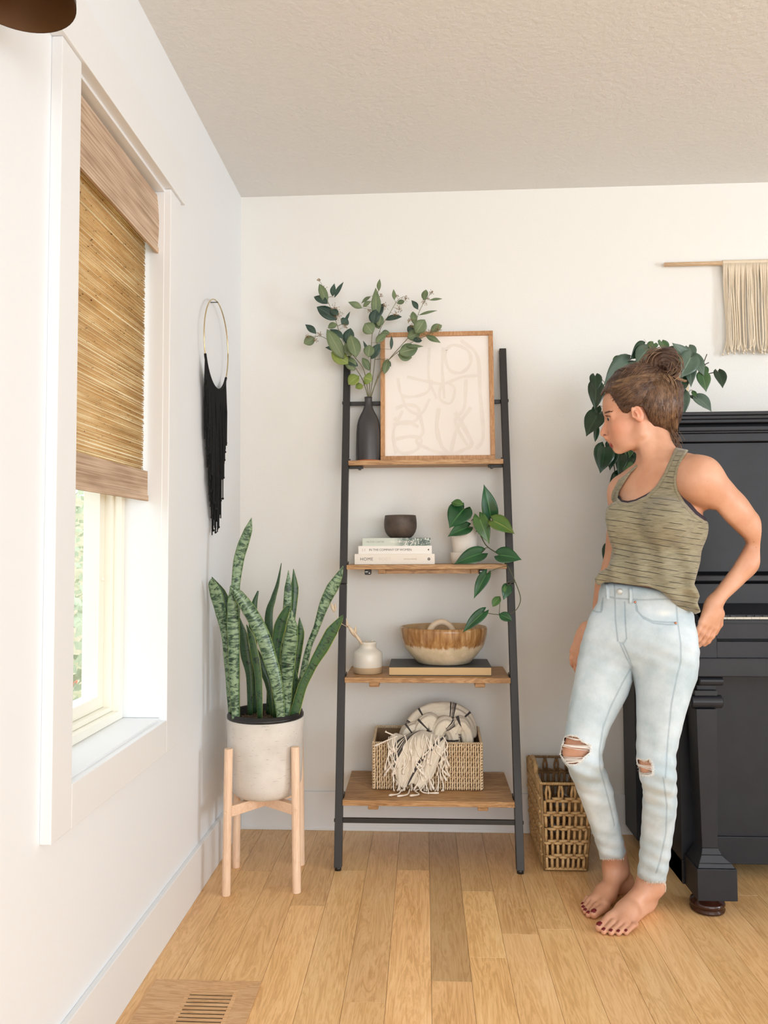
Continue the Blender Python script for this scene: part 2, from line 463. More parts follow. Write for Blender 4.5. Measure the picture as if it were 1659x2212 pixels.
# ---- woven shade
def reed_mat(name, c1, c2, c3, trans, knots=True, sy=1.0):
    t = NT(name); t.n.remove(t.b)
    v = t.coords('Object', (1, 2.2, 260)); n = t.noise(v, 1.0, 3, 0.6)
    v2 = t.coords('Object', (1, 5, 30)); n2 = t.noise(v2, 1.0, 2, 0.5)
    col = t.ramp(t.math('ADD', t.math('MULTIPLY', n, .6), t.math('MULTIPLY', n2, .4)), [(.36, c1), (.5, c2), (.62, c3)])
    if knots:
        vk = t.coords('Object', (1, 46, 110)); vo = t.new('ShaderNodeTexVoronoi'); t.link(vk, vo.inputs['Vector']); vo.inputs['Scale'].default_value = 1.0
        rr = t.ramp(t.math('ADD', vo.outputs['Distance'], t.math('MULTIPLY', n2, .25)), [(.20, (1, 1, 1, 1)), (.26, (0, 0, 0, 1))])
        col = t.mix(rr, col, srgb(120, 84, 46))
    d = t.new('ShaderNodeBsdfDiffuse'); tl = t.new('ShaderNodeBsdfTranslucent'); mx = t.new('ShaderNodeMixShader')
    t.link(col, d.inputs['Color']); t.link(col, tl.inputs['Color']); mx.inputs[0].default_value = trans
    t.link(d.outputs[0], mx.inputs[1]); t.link(tl.outputs[0], mx.inputs[2]); t.link(mx.outputs[0], t.n['Material Output'].inputs['Surface'])
    return t.m
MAT['reed'] = reed_mat('reed_weave', srgb(222, 196, 152), srgb(238, 216, 176), srgb(250, 238, 212), .68)
MAT['reed_dense'] = reed_mat('reed_band', srgb(158, 134, 112), srgb(192, 168, 146), srgb(214, 192, 170), .04, False)
sh = empty('roman_shade', (-0.75, (WY0 + WY1) / 2, 1.18), 'woven bamboo roman shade half lowered in the left wall window', 'window shade')
sy0, sy1 = WY0 + .016, WY1 - .018
box_obj('head_rail', (-0.775, sy0, 2.012), (-0.735, sy1, 2.0385), MAT['reed_dense'], sh)
m = MB()                                             # valance flap: gently curved woven sheet
zs = np.linspace(2.030, 1.868, 10)
for i in range(9):
    xa = -0.727 + .006 * math.sin(i / 9 * 3); xb = -0.727 + .006 * math.sin((i + 1) / 9 * 3)
    m.add([(xa, sy0 - .002, zs[i]), (xa, sy1 + .01, zs[i]), (xb, sy1 + .01, zs[i + 1]), (xb, sy0 - .002, zs[i + 1])], [(0, 1, 2, 3)])
m.box((-0.7245, sy0 - .002, 1.868), (-0.7205, sy1 + .01, 1.881))
m.build('valance', MAT['reed_dense'], sh, solid=0.003)
m = MB(); rg = random.Random(5)
z = 1.262
while z < 1.99:                                      # every reed of the translucent panel
    h = rg.uniform(.0022, .0042); xo = rg.uniform(-.0012, .0012)
    a = (-0.752 + xo, sy0, z + rg.uniform(-.0008, .0008)); b = (-0.752 + xo, sy1 - .012 + rg.uniform(-.0006, .0006), z + rg.uniform(-.0012, .0012))
    mid = Vector(a).lerp(Vector(b), .5) + Vector((0, 0, rg.uniform(-.001, .001)))
    m.tube([a, mid, b], h / 2, 5); z += h + rg.uniform(.0002, .0014)
o = m.build('reed', MAT['reed'], sh, smooth=True); o['kind'] = 'stuff'
m = MB(); m.add([(-0.7555, sy0, 1.262), (-0.7555, sy1 - .013, 1.262), (-0.7555, sy1 - .013, 1.99), (-0.7555, sy0, 1.99)], [(0, 1, 2, 3)])
m.build('fabric_backing', MAT['reed'], sh)
m = MB()
m.box((-0.746, sy0 - .002, 1.187), (-0.742, sy1, 1.268)); m.box((-0.742, sy0 - .002, 1.187), (-0.7395, sy1, 1.203)); m.box((-0.75, sy0, 1.192), (-0.746, sy1, 1.245))
m.build('hem_band', MAT['reed_dense'], sh, bevel=0.001)

# ---- outside
MAT['hill'] = plain('garden_soil', srgb(190, 176, 150), .9, var=(6, srgb(150, 150, 110)))
MAT['shrub'] = plain('shrub_leaf', srgb(150, 164, 130), .6, var=(9, srgb(196, 204, 174)))
MAT['blossom'] = plain('blossom', srgb(225, 140, 110), .6)
m = MB()
nx, ny = 14, 14
vs = []; 
for i in range(nx):
    for j in range(ny):
        x = -1.0 - i * .55; y = -4 + j * 1.2
        vs.append((x, y, -0.1 + max(0, (-x - 2.2)) * .62 + .12 * mnoise.noise(Vector((x, y, 0)))))
m.add(vs, [(i * ny + j, i * ny + j + 1, (i + 1) * ny + j + 1, (i + 1) * ny + j) for i in range(nx - 1) for j in range(ny - 1)])
o = m.build('garden_slope', MAT['hill'], smooth=True); o['kind'] = 'structure'
def shrub(c, r, h, n, label, flowers=False):
    e = empty('garden_shrub', c, label, 'shrub', 'shrubs outside the window'); m = MB(); rg = random.Random(hash(label) % 1000 if 0 else int(r * 1000) + n)
    fm = MB()
    for k in range(n):
        a = rg.uniform(0, 6.28); q = rg.random() ** .5; zz = rg.random()
        rr = r * q * math.sqrt(max(.05, 1 - (zz * 1.0 - .3) ** 2))
        p = Vector((c[0] + math.cos(a) * rr, c[1] + math.sin(a) * rr, c[2] + zz * h))
        d = Vector((rg.uniform(-1, 1), rg.uniform(-1, 1), rg.uniform(-.4, 1))).normalized(); s = rg.uniform(.05, .1)
        u = d.orthogonal().normalized()
        m.add([p, p + d * s * .5 + u * s * .3, p + d * s, p + d * s * .5 - u * s * .3], [(0, 1, 2, 3)])
        if flowers and k % 40 == 0: fm.ball(p + d * s, .03, 6, 4)
    o = m.build('foliage', MAT['shrub'], e); o['kind'] = 'stuff'
    sm = MB()
    for k in range(5): sm.tube([Vector(c) + Vector((0, 0, -.1)), Vector(c) + Vector((rg.uniform(-.3, .3) * r, rg.uniform(-.3, .3) * r, h * .8))], .015, 5)
    sm.build('stem', MAT['hill'], e)
    if flowers: o = fm.build('blossom', MAT['blossom'], e); o['kind'] = 'stuff'
shrub((-2.1, 3.9, -.12), .55, .95, 900, 'flowering green shrub low outside, close to the window glass', True)
shrub((-3.6, 6.2, .75), .9, 1.0, 1100, 'pale green shrub on the slope, middle height in the window')
shrub((-4.9, 8.0, 1.7), 1.3, 2.6, 1400, 'tall green bush at the top of the slope under the shade')

# ---- wall sconce, top left
MAT['bronze'] = plain('bronze_shade', srgb(70, 62, 60), .5, .2); MAT['bronze_in'] = plain('bronze_inside', srgb(92, 58, 20), .55, .3)
pz = at(95, 73, Y=1.185).z
scn = empty('wall_sconce', (X_LEFT, 1.10, pz + .2), 'bronze downlight wall sconce cut off at the top left corner', 'lamp')
m = MB(); m.lathe([(.084, 0), (.0835, .012), (.078, .035), (.062, .075), (.042, .10), (.022, .115), (.012, .118)], (-.612, 1.10, pz), 48)
m.build('lamp_shade', [MAT['bronze']], scn, smooth=True)
m = MB(); m.lathe([(.0835, .0005), (.081, .012), (.076, .034), (.060, .073), (.04, .098), (.0, .11)], (-.612, 1.10, pz), 48)
m.build('shade_lining', MAT['bronze_in'], scn, smooth=True)
m = MB(); m.tube(smooth_path([(-.612, 1.10, pz + .11), (-.612, 1.10, pz + .19), (-.65, 1.10, pz + .22), (X_LEFT + .005, 1.10, pz + .2)]), .006, 10)
m.build('arm', MAT['bronze'], scn, smooth=True)
m = MB(); m.tube([(X_LEFT, 1.10, pz + .2), (X_LEFT + .012, 1.10, pz + .2)], .045, 32); m.build('wall_plate', MAT['bronze'], scn, smooth=True)

# ---- floor register by the left wall
vt = empty('floor_register', (-.51, 1.72, 0), 'oak floor vent register flush in the planks by the left wall', 'vent')
FR = (-.665, -.4035, 1.50, 1.907)
zt = .0022
def quad(nm, pts, tone):
    v = [Vector((x, y, zt)) for x, y in pts] + [Vector((x, y, -.001)) for x, y in pts]
    k = len(pts); f = [tuple(range(k)), tuple(range(2 * k - 1, k - 1, -1))] + [(i, (i + 1) % k, k + (i + 1) % k, k + i)[::-1] for i in range(k)]
    o = obj(nm, v, f, MAT['vent'], vt); o.color = (tone, tone, tone, 1); return o
X0, X1, Y0, Y1 = FR; a0, a1, b0, b1 = VX0 - .012, VX1 + .012, VY0, VY1 + .012
quad('border', [(X0, Y1), (a0, b1), (a1, b1), (X1, Y1)], 1.04)
quad('border', [(X1, Y1), (a1, b1), (a1, b0), (X1, Y0)], .95)
quad('border', [(X0, Y0), (a0, b0), (a0, b1), (X0, Y1)], .99)
box_obj('grille_well', (a0, b0, -.0155), (a1, b1, .0012), MAT['gap'], vt)
mm = MB(); mm.box((a0, b0, 0.001), (a0 + .010, b1, .0028)); mm.box((a1 - .010, b0, 0.001), (a1, b1, .0028)); mm.box((a0 + .01, b1 - .010, 0.001), (a1 - .01, b1, .0028))
o = mm.build('grille_frame', MAT['vent'], vt); o.color = (1.05, 1.05, 1.05, 1)
y = b1 - .0165
while y > 1.64:
    o = box_obj('louver', (a0 + .0102, y - .0042, .0012), (a1 - .0102, y + .0042, .0034), MAT['vent'], vt); o.color = (1, 1, 1, 1); y -= .0145
# ================================================================== OBJECTS
# ---- ladder shelf
def lyz(z): return 2.55 + .198 * z              # front line of the leaning posts
lad = empty('ladder_shelf', (0.008, 2.60, 0), 'tall leaning ladder shelf of black steel with four wooden shelves', 'shelf')
DIRL = Vector((0, .198, 1)).normalized(); NRM = Vector((0, 1, -.198)).normalized()
def post(x0, x1, ztop, name='post'):
    m = MB(); p0 = Vector((0, lyz(0.012), 0.012)); p1 = Vector((0, lyz(ztop), ztop)); 
    for za, zb in ((.012, .93), (.932, ztop)):
        a = Vector((0, lyz(za), za)); b = Vector((0, lyz(zb), zb)); w = NRM * .028
        v = [Vector((x, q.y, q.z)) for q in (a, a + w, b + w, b) for x in (x0, x1)]
        m.add(v, [(0, 1, 3, 2), (2, 3, 5, 4), (4, 5, 7, 6), (6, 7, 1, 0), (0, 2, 4, 6), (1, 7, 5, 3)])
    return m.build(name, MAT['black_steel'], lad, bevel=.0015)
post(-.3025, -.2770, 1.795); post(.2925, .3180, 1.815)
for xc in (-.2898, .3052):
    m = MB(); m.tube([(xc, lyz(0) + .014, 0), (xc, lyz(0) + .016, .014)], .011, 14); m.build('foot_cap', MAT['black_plastic'], lad, smooth=True)
SH = [(1.381, .0175), (.998, .0165), (.612, .0175), (.2215, .0185)]
for z, th in SH:
    yf = lyz(z) - .012; yb = 2.918
    nb = 1 if yb - yf < .15 else 2
    cuts = np.linspace(yf, yb, nb + 1)
    so = None
    for k in range(nb):
        m = MB(); m.box((-.2765, cuts[k] + (.0003 if k else 0), z - th), (.2920, cuts[k + 1], z))
        m.build('shelf_board', MAT['shelf'], lad, bevel=.0012, origin=(.3 * k, cuts[k], z))
    if z < .9:
        for xc in (at(810, 1478, Y=2.72).x, at(1035, 1478, Y=2.72).x):
            m = MB(); w = .028; m.box((xc - w * .62, yf + .014, z - th - .017), (xc + w * .62, yb - .03, z - th)); m.build('batten', MAT['shelf'], lad, bevel=.003)
    if z > 1.2:
        for sx, xe in ((1, -.2765), (-1, .2920)):
            m = MB(); m.box((min(xe, xe + sx * .052), yf + .028, z - th - .010), (max(xe, xe + sx * .052), yf + .05, z - th))
            m.tube([(xe + sx * .038, yf + .025, z - th - .007), (xe + sx * .038, yf + .06, z - th - .007)], .007, 10)
            m.build('bracket', MAT['black_steel'], lad, bevel=.001)
    for sx, xe in ((1, -.2765), (-1, .2920)):
        m = MB(); yy = yf + .018; m.add([(xe, yy, z), (xe, yy + .035, z), (xe, yy + .035, z + .012), (xe + sx * .003, yy, z), (xe + sx * .003, yy + .035, z), (xe + sx * .003, yy + .035, z + .012)],
              [(0, 1, 2), (5, 4, 3), (0, 3, 4, 1), (1, 4, 5, 2), (2, 5, 3, 0)])
        m.build('shelf_clip', MAT['black_steel'], lad)
# under-shelf box rail of the second shelf
z = SH[1][0] - SH[1][1]; yf = lyz(.98) + .012
xa, xb = at(830, 1235, Y=yf).x, at(1035, 1235, Y=yf).x
m = MB(); m.box((xa, yf + .012, z - .0165), (xb, yf + .024, z)); m.build('apron', MAT['shelf'], lad)
m = MB(); m.box((xa - .022, yf, z - .0165), (xa + .005, yf + .13, z)); m.build('batten', MAT['shelf'], lad, bevel=.002)
m = MB(); m.box((xb - .03, yf, z - .0165), (xb - .005, yf + .13, z)); m.build('batten', MAT['shelf'], lad, bevel=.002)
MAT['white_ink'] = plain('white_ink', srgb(225, 222, 215), .6)
for xc in (at(794, 1237, Y=yf).x, at(1042, 1237, Y=yf).x):
    m = MB(); m.box((xc - .011, yf + .004, z - .020), (xc + .011, yf + .05, z)); g = m.build('hinge_box', MAT['black_plastic'], lad, bevel=.003)
    m = MB(); m.tube([(xc + .0065, yf + .0045, z - .014), (xc + .0065, yf + .0025, z - .014)], .0023, 12); m.box((xc - .0085, yf + .0032, z - .0105), (xc + .001, yf + .004, z - .0078))
    m.build('screw', MAT['white_ink'], g)
# cross bars
def bar(z, y, r):
    m = MB()
    m.box((-.2772, y, z - r), (.2927, y + .012, z + r)); return m.build('cross_bar', MAT['black_steel'], lad, bevel=.001)
bar(.152, lyz(.152) + .008, .0075); bar(1.608, 2.894, .0075)
for xe, s in ((-.3025, -1), (.3180, 1)):
    for z in (.152, 1.608):
        m = MB(); m.tube([(xe, lyz(z) + .012, z), (xe + s * .003, lyz(z) + .012, z)], .006, 10); m.build('bolt', MAT['black_steel'], lad, smooth=True)

# ---- shelf one: bottle vase, eucalyptus, framed print
S1, S2, S3, S4 = [s[0] + .0005 for s in SH]
MAT['slate'] = plain('slate_glaze', srgb(62, 60, 61), .38, bump=(60, .08, .0006)); MAT['terra'] = plain('terracotta', srgb(176, 92, 48), .6)
K = 2.868 / FPX
bx = at(796, 950, Y=2.866).x
vase = empty('bottle_vase', (bx, 2.866, S1), 'matte charcoal bottle vase with a bare terracotta foot on the top shelf', 'vase')
prof = [(27, 992), (27.6, 980), (27.2, 955), (26.5, 932), (25, 915), (22.5, 904), (18, 893), (13, 884), (9.6, 876), (8.2, 868), (8.0, 858), (8.6, 853)]
pr = [(r * K, (992 - y) * K) for r, y in prof]
m = MB(); m.lathe([(p[0] + .0, p[1] + .004) for p in pr] + [(.0035, pr[-1][1] + .003), (.0035, pr[-1][1] - .04)], (bx, 2.866, S1), 40); m.build('body', MAT['slate'], vase, smooth=True)
m = MB(); m.lathe([(.044, 0), (.0462, .0015), (.0466, .0042), (.01, .0045)], (bx, 2.866, S1), 40); m.build('foot_ring', MAT['terra'], vase, smooth=True)

MAT['euc'] = None
def leafmat(name, c1, c2, rough=.45, vein=None, backtint=None, tl=.12):
    t = NT(name); v = t.coords('Object'); n = t.noise(v, 14, 3)
    col = t.ramp(n, [(.35, c1), (.65, c2)])
    tc = t.new('ShaderNodeTexCoord'); u = t.sep(tc.outputs['UV'])[0]
    mid = t.math('LESS_THAN', t.math('ABSOLUTE', t.math('SUBTRACT', u, .5)), .025)
    if vein: col = t.mix(mid, col, vein)
    t.base(col); t.rough(rough)
    t.bump(t.noise(v, 60, 2), .1, .001)
    return t.m
MAT['euc_dark'] = leafmat('eucalyptus_dark', srgb(38, 60, 50), srgb(56, 80, 68), .5, srgb(80, 100, 84))
MAT['euc_mid'] = leafmat('eucalyptus_mid', srgb(84, 102, 70), srgb(112, 128, 90), .55, srgb(140, 150, 112))
MAT['euc_lime'] = leafmat('eucalyptus_lime', srgb(112, 132, 58), srgb(142, 156, 76), .5, srgb(160, 170, 100))
MAT['stem_g'] = plain('green_stem', srgb(112, 108, 76), .6); MAT['berry'] = plain('seed_pod', srgb(128, 100, 66), .6, var=(60, srgb(160, 134, 92)))
mouth = at(797, 853, Y=2.866)
rg = random.Random(3)
def P1(px, py, dy=0.0): return at(px, py, Y=2.86 + dy)
LV = []   # (stem, base px, tip px, width px, tone, dy)
stems = [
 ([(796, 860), (786, 800), (765, 770), (740, 735), (724, 690), (708, 650), (694, 612)], -.05, 'eucalyptus stem leaning far left and high, seeds at its tip'),
 ([(795, 860), (783, 820), (763, 788), (745, 765), (722, 745), (695, 727), (668, 728)], -.03, 'lowest eucalyptus stem reaching left past the ladder post'),
 ([(797, 860), (800, 800), (802, 750), (806, 700), (812, 660), (818, 620)], -.015, 'upright middle eucalyptus stem with the tallest grey green leaves'),
 ([(799, 860), (806, 810), (814, 745), (822, 710), (840, 680), (858, 650), (872, 640)], .0, 'eucalyptus stem leaning slightly right with seeds beside the frame corner'),
 ([(800, 860), (815, 820), (838, 780), (868, 745), (893, 715), (903, 680), (915, 655), (932, 632)], -.04, 'long eucalyptus stem crossing the picture frame corner to the right'),
 ([(801, 860), (822, 800), (850, 768), (885, 742), (915, 728), (940, 715)], -.055, 'eucalyptus stem lying over the top edge of the oak frame'),
]
leaves = {
 0: [((706, 655), (690, 612), 18, 1, 'o'), ((718, 640), (722, 612), 12, 0, 'l'), ((722, 642), (742, 608), 9, 0, 'l'), ((708, 655), (678, 640), 16, 0, 'o'), ((728, 690), (684, 662), 24, 0, 'o'), ((730, 680), (715, 668), 16, 0, 'o'), ((738, 700), (752, 690), 20, 0, 'o'), ((744, 700), (756, 672), 8, 0, 'l'), ((750, 745), (757, 708), 24, 0, 'o'), ((728, 700), (708, 708), 16, 1, 'o'), ((742, 730), (712, 710), 16, 0, 'l'), ((770, 770), (757, 722), 26, 1, 'o'), ((742, 775), (706, 710), 26, 1, 'o')],
 1: [((683, 720), (659, 700), 13, 0, 'l'), ((680, 730), (656, 742), 20, 1, 'o'), ((735, 755), (702, 750), 13, 0, 'l'), ((758, 770), (745, 740), 18, 1, 'o'), ((752, 785), (715, 760), 26, 2, 'o'), ((765, 800), (750, 770), 26, 1, 'o'), ((775, 812), (752, 830), 26, 2, 'o'), ((784, 832), (768, 838), 16, 2, 'o'), ((773, 790), (748, 778), 16, 0, 'l'), ((786, 815), (804, 822), 24, 2, 'o')],
 2: [((812, 690), (812, 620), 20, 1, 'l'), ((818, 628), (820, 602), 10, 1, 'l'), ((808, 690), (828, 655), 16, 0, 'o'), ((806, 700), (812, 668), 24, 0, 'o'), ((805, 720), (788, 698), 26, 1, 'o'), ((800, 640), (780, 655), 10, 1, 'l'), ((782, 665), (752, 652), 14, 1, 'l'), ((784, 662), (802, 650), 12, 1, 'l'), ((818, 710), (815, 680), 22, 1, 'o'), ((800, 770), (784, 735), 9, 0, 'l'), ((802, 775), (820, 742), 18, 0, 'o'), ((798, 745), (796, 772), 22, 1, 'o'), ((798, 800), (783, 772), 18, 1, 'o'), ((812, 740), (834, 720), 16, 1, 'o')],
 3: [((832, 690), (868, 683), 16, 0, 'o'), ((852, 648), (850, 624), 8, 1, 'l'), ((858, 655), (874, 650), 10, 1, 'o'), ((845, 755), (846, 724), 8, 0, 'l'), ((836, 778), (845, 792), 9, 0, 'l'), ((838, 775), (830, 808), 18, 1, 'o'), ((824, 720), (842, 718), 14, 1, 'o'), ((818, 705), (823, 680), 18, 1, 'o')],
 4: [((903, 668), (889, 648), 13, 0, 'l'), ((916, 648), (920, 625), 15, 1, 'o'), ((928, 648), (956, 645), 6, 1, 'l'), ((905, 680), (945, 670), 6, 1, 'l'), ((895, 700), (892, 672), 14, 1, 'o'), ((898, 720), (918, 690), 30, 1, 'o'), ((893, 715), (880, 706), 18, 0, 'o'), ((880, 730), (908, 718), 24, 1, 'o')],
 5: [((930, 715), (955, 702), 16, 1, 'o'), ((920, 725), (952, 740), 14, 1, 'l'), ((892, 735), (912, 735), 14, 0, 'o'), ((862, 762), (903, 752), 26, 1, 'o'), ((860, 766), (890, 772), 24, 1, 'o'), ((878, 748), (915, 748), 8, 1, 'l')],
}
seeds = {0: [(688, 605, 5), (700, 625, 8), (722, 665, 13), (730, 680, 14), (745, 705, 8)], 1: [(664, 728, 8), (690, 722, 8), (682, 736, 6)], 2: [(798, 672, 6), (822, 640, 6), (832, 662, 9), (790, 706, 5)], 3: [(862, 668, 10), (855, 680, 9), (876, 646, 10), (856, 640, 6)],
 4: [(932, 632, 8), (916, 652, 9), (922, 645, 8), (886, 690, 8), (890, 705, 6)], 5: [(915, 722, 10), (930, 718, 12), (945, 712, 10), (905, 730, 8)]}
for si, (pts, dyt, lab) in enumerate(stems):
    e = empty('eucalyptus_stem', tuple(mouth), lab, 'branch', 'eucalyptus stems in the bottle vase')
    n = len(pts); base = [Vector((bx + (pts[0][0] - 798) * .0004, 2.866, mouth.z - .05))]
    pp = base + [P1(x, y, dyt * i / (n - 1)) for i, (x, y) in enumerate(pts)]
    sp = smooth_path(pp, 6); m = MB(); m.tube(sp, list(np.linspace(.0019, .0007, len(sp))), 6)
    twg = MB()
    for li, (b, t_, w, tone, s) in enumerate(leaves[si]):
        dy = dyt * .8 + rg.uniform(-.02, .015)
        B, T = P1(*b, dy), P1(*t_, dy + rg.uniform(-.012, .012))
        near = min(sp[6:], key=lambda q: (q - B).length)
        if (near - B).length > .004: twg.tube([near, near.lerp(B, .5) + Vector((0, 0, .002)), B], .0006, 4)
        sk = rg.uniform(.95, 1.2)
        leaf(e, B, T, w * K * sk, MAT[('euc_dark', 'euc_mid', 'euc_lime')[tone]], shape='oval' if s == 'o' else 'lance', normal=(rg.uniform(-.4, .4), -1, rg.uniform(-.1, .5)), cup=.14, bend=.07, nv=9, nu=5, thick=.0006)
    m.add(twg.v, twg.f); m.build('stem', MAT['stem_g'], e, smooth=True)
    sm = MB()
    for (x, y, r) in seeds[si]:
        c = P1(x, y, dyt * .85)
        near = min(sp[6:], key=lambda q: (q - c).length); sm.tube([near, c], .0006, 4)
        for k in range(int(5 + r * 1.4)):
            d = Vector((rg.gauss(0, 1), rg.gauss(0, .8), rg.gauss(0, 1))).normalized() * r * K * rg.uniform(.35, 1)
            sm.tube([c, c + d], .0004, 3); sm.ball(c + d, rg.uniform(.0011, .0019), 6, 4)
    o = sm.build('seed_cluster', MAT['berry'], e, smooth=True); o['kind'] = 'stuff'

# framed print, leaning on the wall
fr = empty('picture_frame', (.05, 2.87, S1), 'light oak picture frame with a pale abstract print leaning on the top shelf', 'picture')
fx0, fx1 = at(822, 990, Y=2.845).x, at(1070, 990, Y=2.845).x
FH = at(940, 717, Y=2.890).z - S1; FWID = fx1 - fx0
lean = math.atan2(.045, FH)
Mf = Matrix.Translation((fx0, 2.843, S1 + .0022)) @ Matrix.Rotation(-lean, 4, 'X')
w = .0165
def fbox(nm, a, b, mat, bev=.0008):
    m = MB(); m.box(a, b, Mf); return m.build(nm, mat, fr, bevel=bev)
fbox('frame_rail', (0, -.001, 0), (FWID, .017, w - .0005), MAT['frame_oak']); fbox('frame_rail', (0, -.001, FH - w + .0005), (FWID, .017, FH), MAT['frame_oak'])
fbox('frame_rail', (0, -.001, w), (w, .017, FH - w), MAT['frame_oak']); fbox('frame_rail', (FWID - w, -.001, w), (FWID, .017, FH - w), MAT['frame_oak'])
MAT['paper'] = plain('print_paper', srgb(240, 233, 226), .7); MAT['paint'] = plain('print_brush', srgb(234, 226, 217), .7, var=(25, srgb(230, 221, 212)))
fbox('print', (w - .001, .008, w - .001), (FWID - w + .001, .0095, FH - w + .001), MAT['paper'], 0)
def brush(pts, wd, off=0.0):     # flat painted band on the print; pts in photograph pixels
    q = []
    for (x, y) in pts:
        q.append(((x - 822) / 248 * FWID, (990 - y) / 273 * FH))
    sp = smooth_path([(a, 0, b) for a, b in q], 8); vs = []; f = []
    for i, p in enumerate(sp):
        t = sp[min(i + 1, len(sp) - 1)] - sp[max(i - 1, 0)]; t.normalize(); nrm = Vector((-t.z, 0, t.x)) * wd * .5 * (1 + .15 * math.sin(i * .7))
        for s in (-1, 1): 
            c = p + nrm * s; vs.append(Mf @ Vector((c.x, .0078 - off, c.z)))
    f = [(2 * i, 2 * i + 2, 2 * i + 3, 2 * i + 1) for i in range(len(sp) - 1)]
    return vs, f
bm = MB()
for pts, wd in [
  ([(965, 755), (985, 745), (1015, 758), (1020, 785), (1000, 805), (975, 800), (965, 775), (966, 755)], .012),
  ([(960, 750), (958, 800), (962, 860)], .011), ([(930, 750), (928, 815), (945, 860)], .010),
  ([(1000, 735), (1035, 770), (1040, 850), (1045, 940), (1030, 968)], .013), ([(880, 812), (920, 822), (960, 828), (1000, 815), (1035, 812)], .011),
  ([(860, 815), (868, 850), (895, 855), (925, 845), (935, 820)], .011), ([(868, 850), (880, 880), (910, 892), (930, 860)], .010),
  ([(955, 828), (952, 860), (975, 870), (985, 840), (970, 825)], .010), ([(1010, 820), (1005, 880), (985, 910), (1010, 960)], .011),
  ([(855, 880), (880, 872), (905, 880), (900, 905), (870, 912), (852, 900)], .013), ([(850, 915), (880, 908), (905, 920)], .013),
  ([(855, 945), (885, 940), (910, 945), (900, 968), (870, 975), (852, 960)], .012), ([(905, 880), (915, 930), (900, 950), (930, 968), (965, 978)], .011),
  ([(950, 880), (945, 920), (955, 960), (975, 978), (1000, 970), (1020, 955), (1000, 915), (985, 890)], .014), ([(1020, 880), (1000, 905), (985, 935), (975, 975)], .013), ([(870, 885), (850, 930), (856, 975)], .010)]:
    nb_ = globals().get('nb_', 0) + 1; v, f = brush(pts, wd, nb_ * .00004); bm.add(v, f)
bm.build('painted_line', MAT['paint'], fr)
fbox('backing', (w * .5, .0095, w * .5), (FWID - w * .5, .016, FH - w * .5), MAT['frame_oak'], 0)

# ---- shelf two: three books, bowl, potted trailing plant
def text(body, size, loc, mat, parent, name='lettering', align='LEFT', sx=1.0, font=None, ext=.0001, rot=(math.pi / 2, 0, 0)):
    c = bpy.data.curves.new(name, 'FONT'); c.body = body; c.size = size; c.align_x = align; c.align_y = 'CENTER'; c.extrude = ext
    c.space_character = sx; c.materials.append(mat)
    tmp = bpy.data.objects.new('tmp_text', c); SC.collection.objects.link(tmp); bpy.context.view_layer.update()
    me = bpy.data.meshes.new_from_object(tmp.evaluated_get(bpy.context.evaluated_depsgraph_get())); bpy.data.objects.remove(tmp); me.name = name
    o = bpy.data.objects.new(name, me); link(o, parent); o.location = Vector(loc) - wloc(parent); o.rotation_euler = rot; return o
MAT['page'] = plain('paper_pages', srgb(226, 214, 192), .8, bump=(400, .3, .0005), scale=(.1, .1, 1)); MAT['ink'] = plain('dark_ink', srgb(70, 66, 62), .6); MAT['ink_soft'] = plain('pale_ink', srgb(222, 214, 202), .6)
def book(px0, px1, yfront, z0, z1, depth, cover, label, group):
    xa, xb = at(px0, 1200, Y=yfront).x, at(px1, 1200, Y=yfront).x
    e = empty('book', ((xa + xb) / 2, yfront + depth / 2, z0), label, 'book', group)
    m = MB(); t_ = .0012
    m.box((xa, yfront, z0), (xb, yfront + t_, z1)); m.box((xa, yfront + t_, z0), (xb, yfront + depth, z0 + t_)); m.box((xa, yfront + t_, z1 - t_), (xb, yfront + depth, z1))
    m.build('cover', cover, e, bevel=.0006)
    box_obj('page_block', (xa + .003, yfront + t_, z0 + t_), (xb - .003, yfront + depth - .004, z1 - t_), MAT['page'], e)
    return e, xa, xb
yb = 2.765; ZB = [at(850, y, Y=yb).z for y in (1196.5, 1179, 1162)]
MAT['cover_w'] = plain('cover_offwhite', srgb(236, 230, 220), .45); MAT['cover_w2'] = plain('cover_white', srgb(240, 238, 234), .4)
e, xa, xb = book(766, 939, yb, S2, ZB[0], .15, MAT['cover_w'], 'off-white hardcover at the bottom of the three book stack', 'books stacked on the second shelf')
zc = (S2 + ZB[0]) / 2
text('HOME', .0155, (at(778, 1207, Y=yb).x, yb - .0002, zc), MAT['ink'], e, sx=1.12); text('BODY', .0155, (at(818, 1207, Y=yb).x, yb - .0002, zc), MAT['ink_soft'], e, sx=1.12)
MAT['ink_gold'] = plain('gold_ink', srgb(190, 168, 130), .6)
text('JOANNA GAINES', .0062, (at(872, 1207, Y=yb).x, yb - .0002, zc), MAT['ink_gold'], e)
m = MB(); cx = at(926.5, 1207, Y=yb).x; m.tube([(cx, yb - .0003, zc), (cx, yb + .0002, zc)], .0052, 20); l_ = m.build('emblem', MAT['ink'], e)
m = MB(); m.box((cx - .0042, yb - .0006, zc + .0002), (cx + .0042, yb - .0003, zc + .001)); m.box((cx - .0004, yb - .0006, zc - .0042), (cx + .0004, yb - .0003, zc + .003)); m.build('emblem_line', MAT['cover_w'], e)
e, xa, xb = book(774, 933, yb + .002, ZB[0], ZB[1], .14, MAT['cover_w2'], 'white hardcover in the middle of the three book stack', 'books stacked on the second shelf')
zc = (ZB[0] + ZB[1]) / 2; ty = yb + .0018
text('IN THE COMPANY OF WOMEN', .0112, (at(797, 1187, Y=yb).x, ty, zc), MAT['ink'], e, sx=.97)
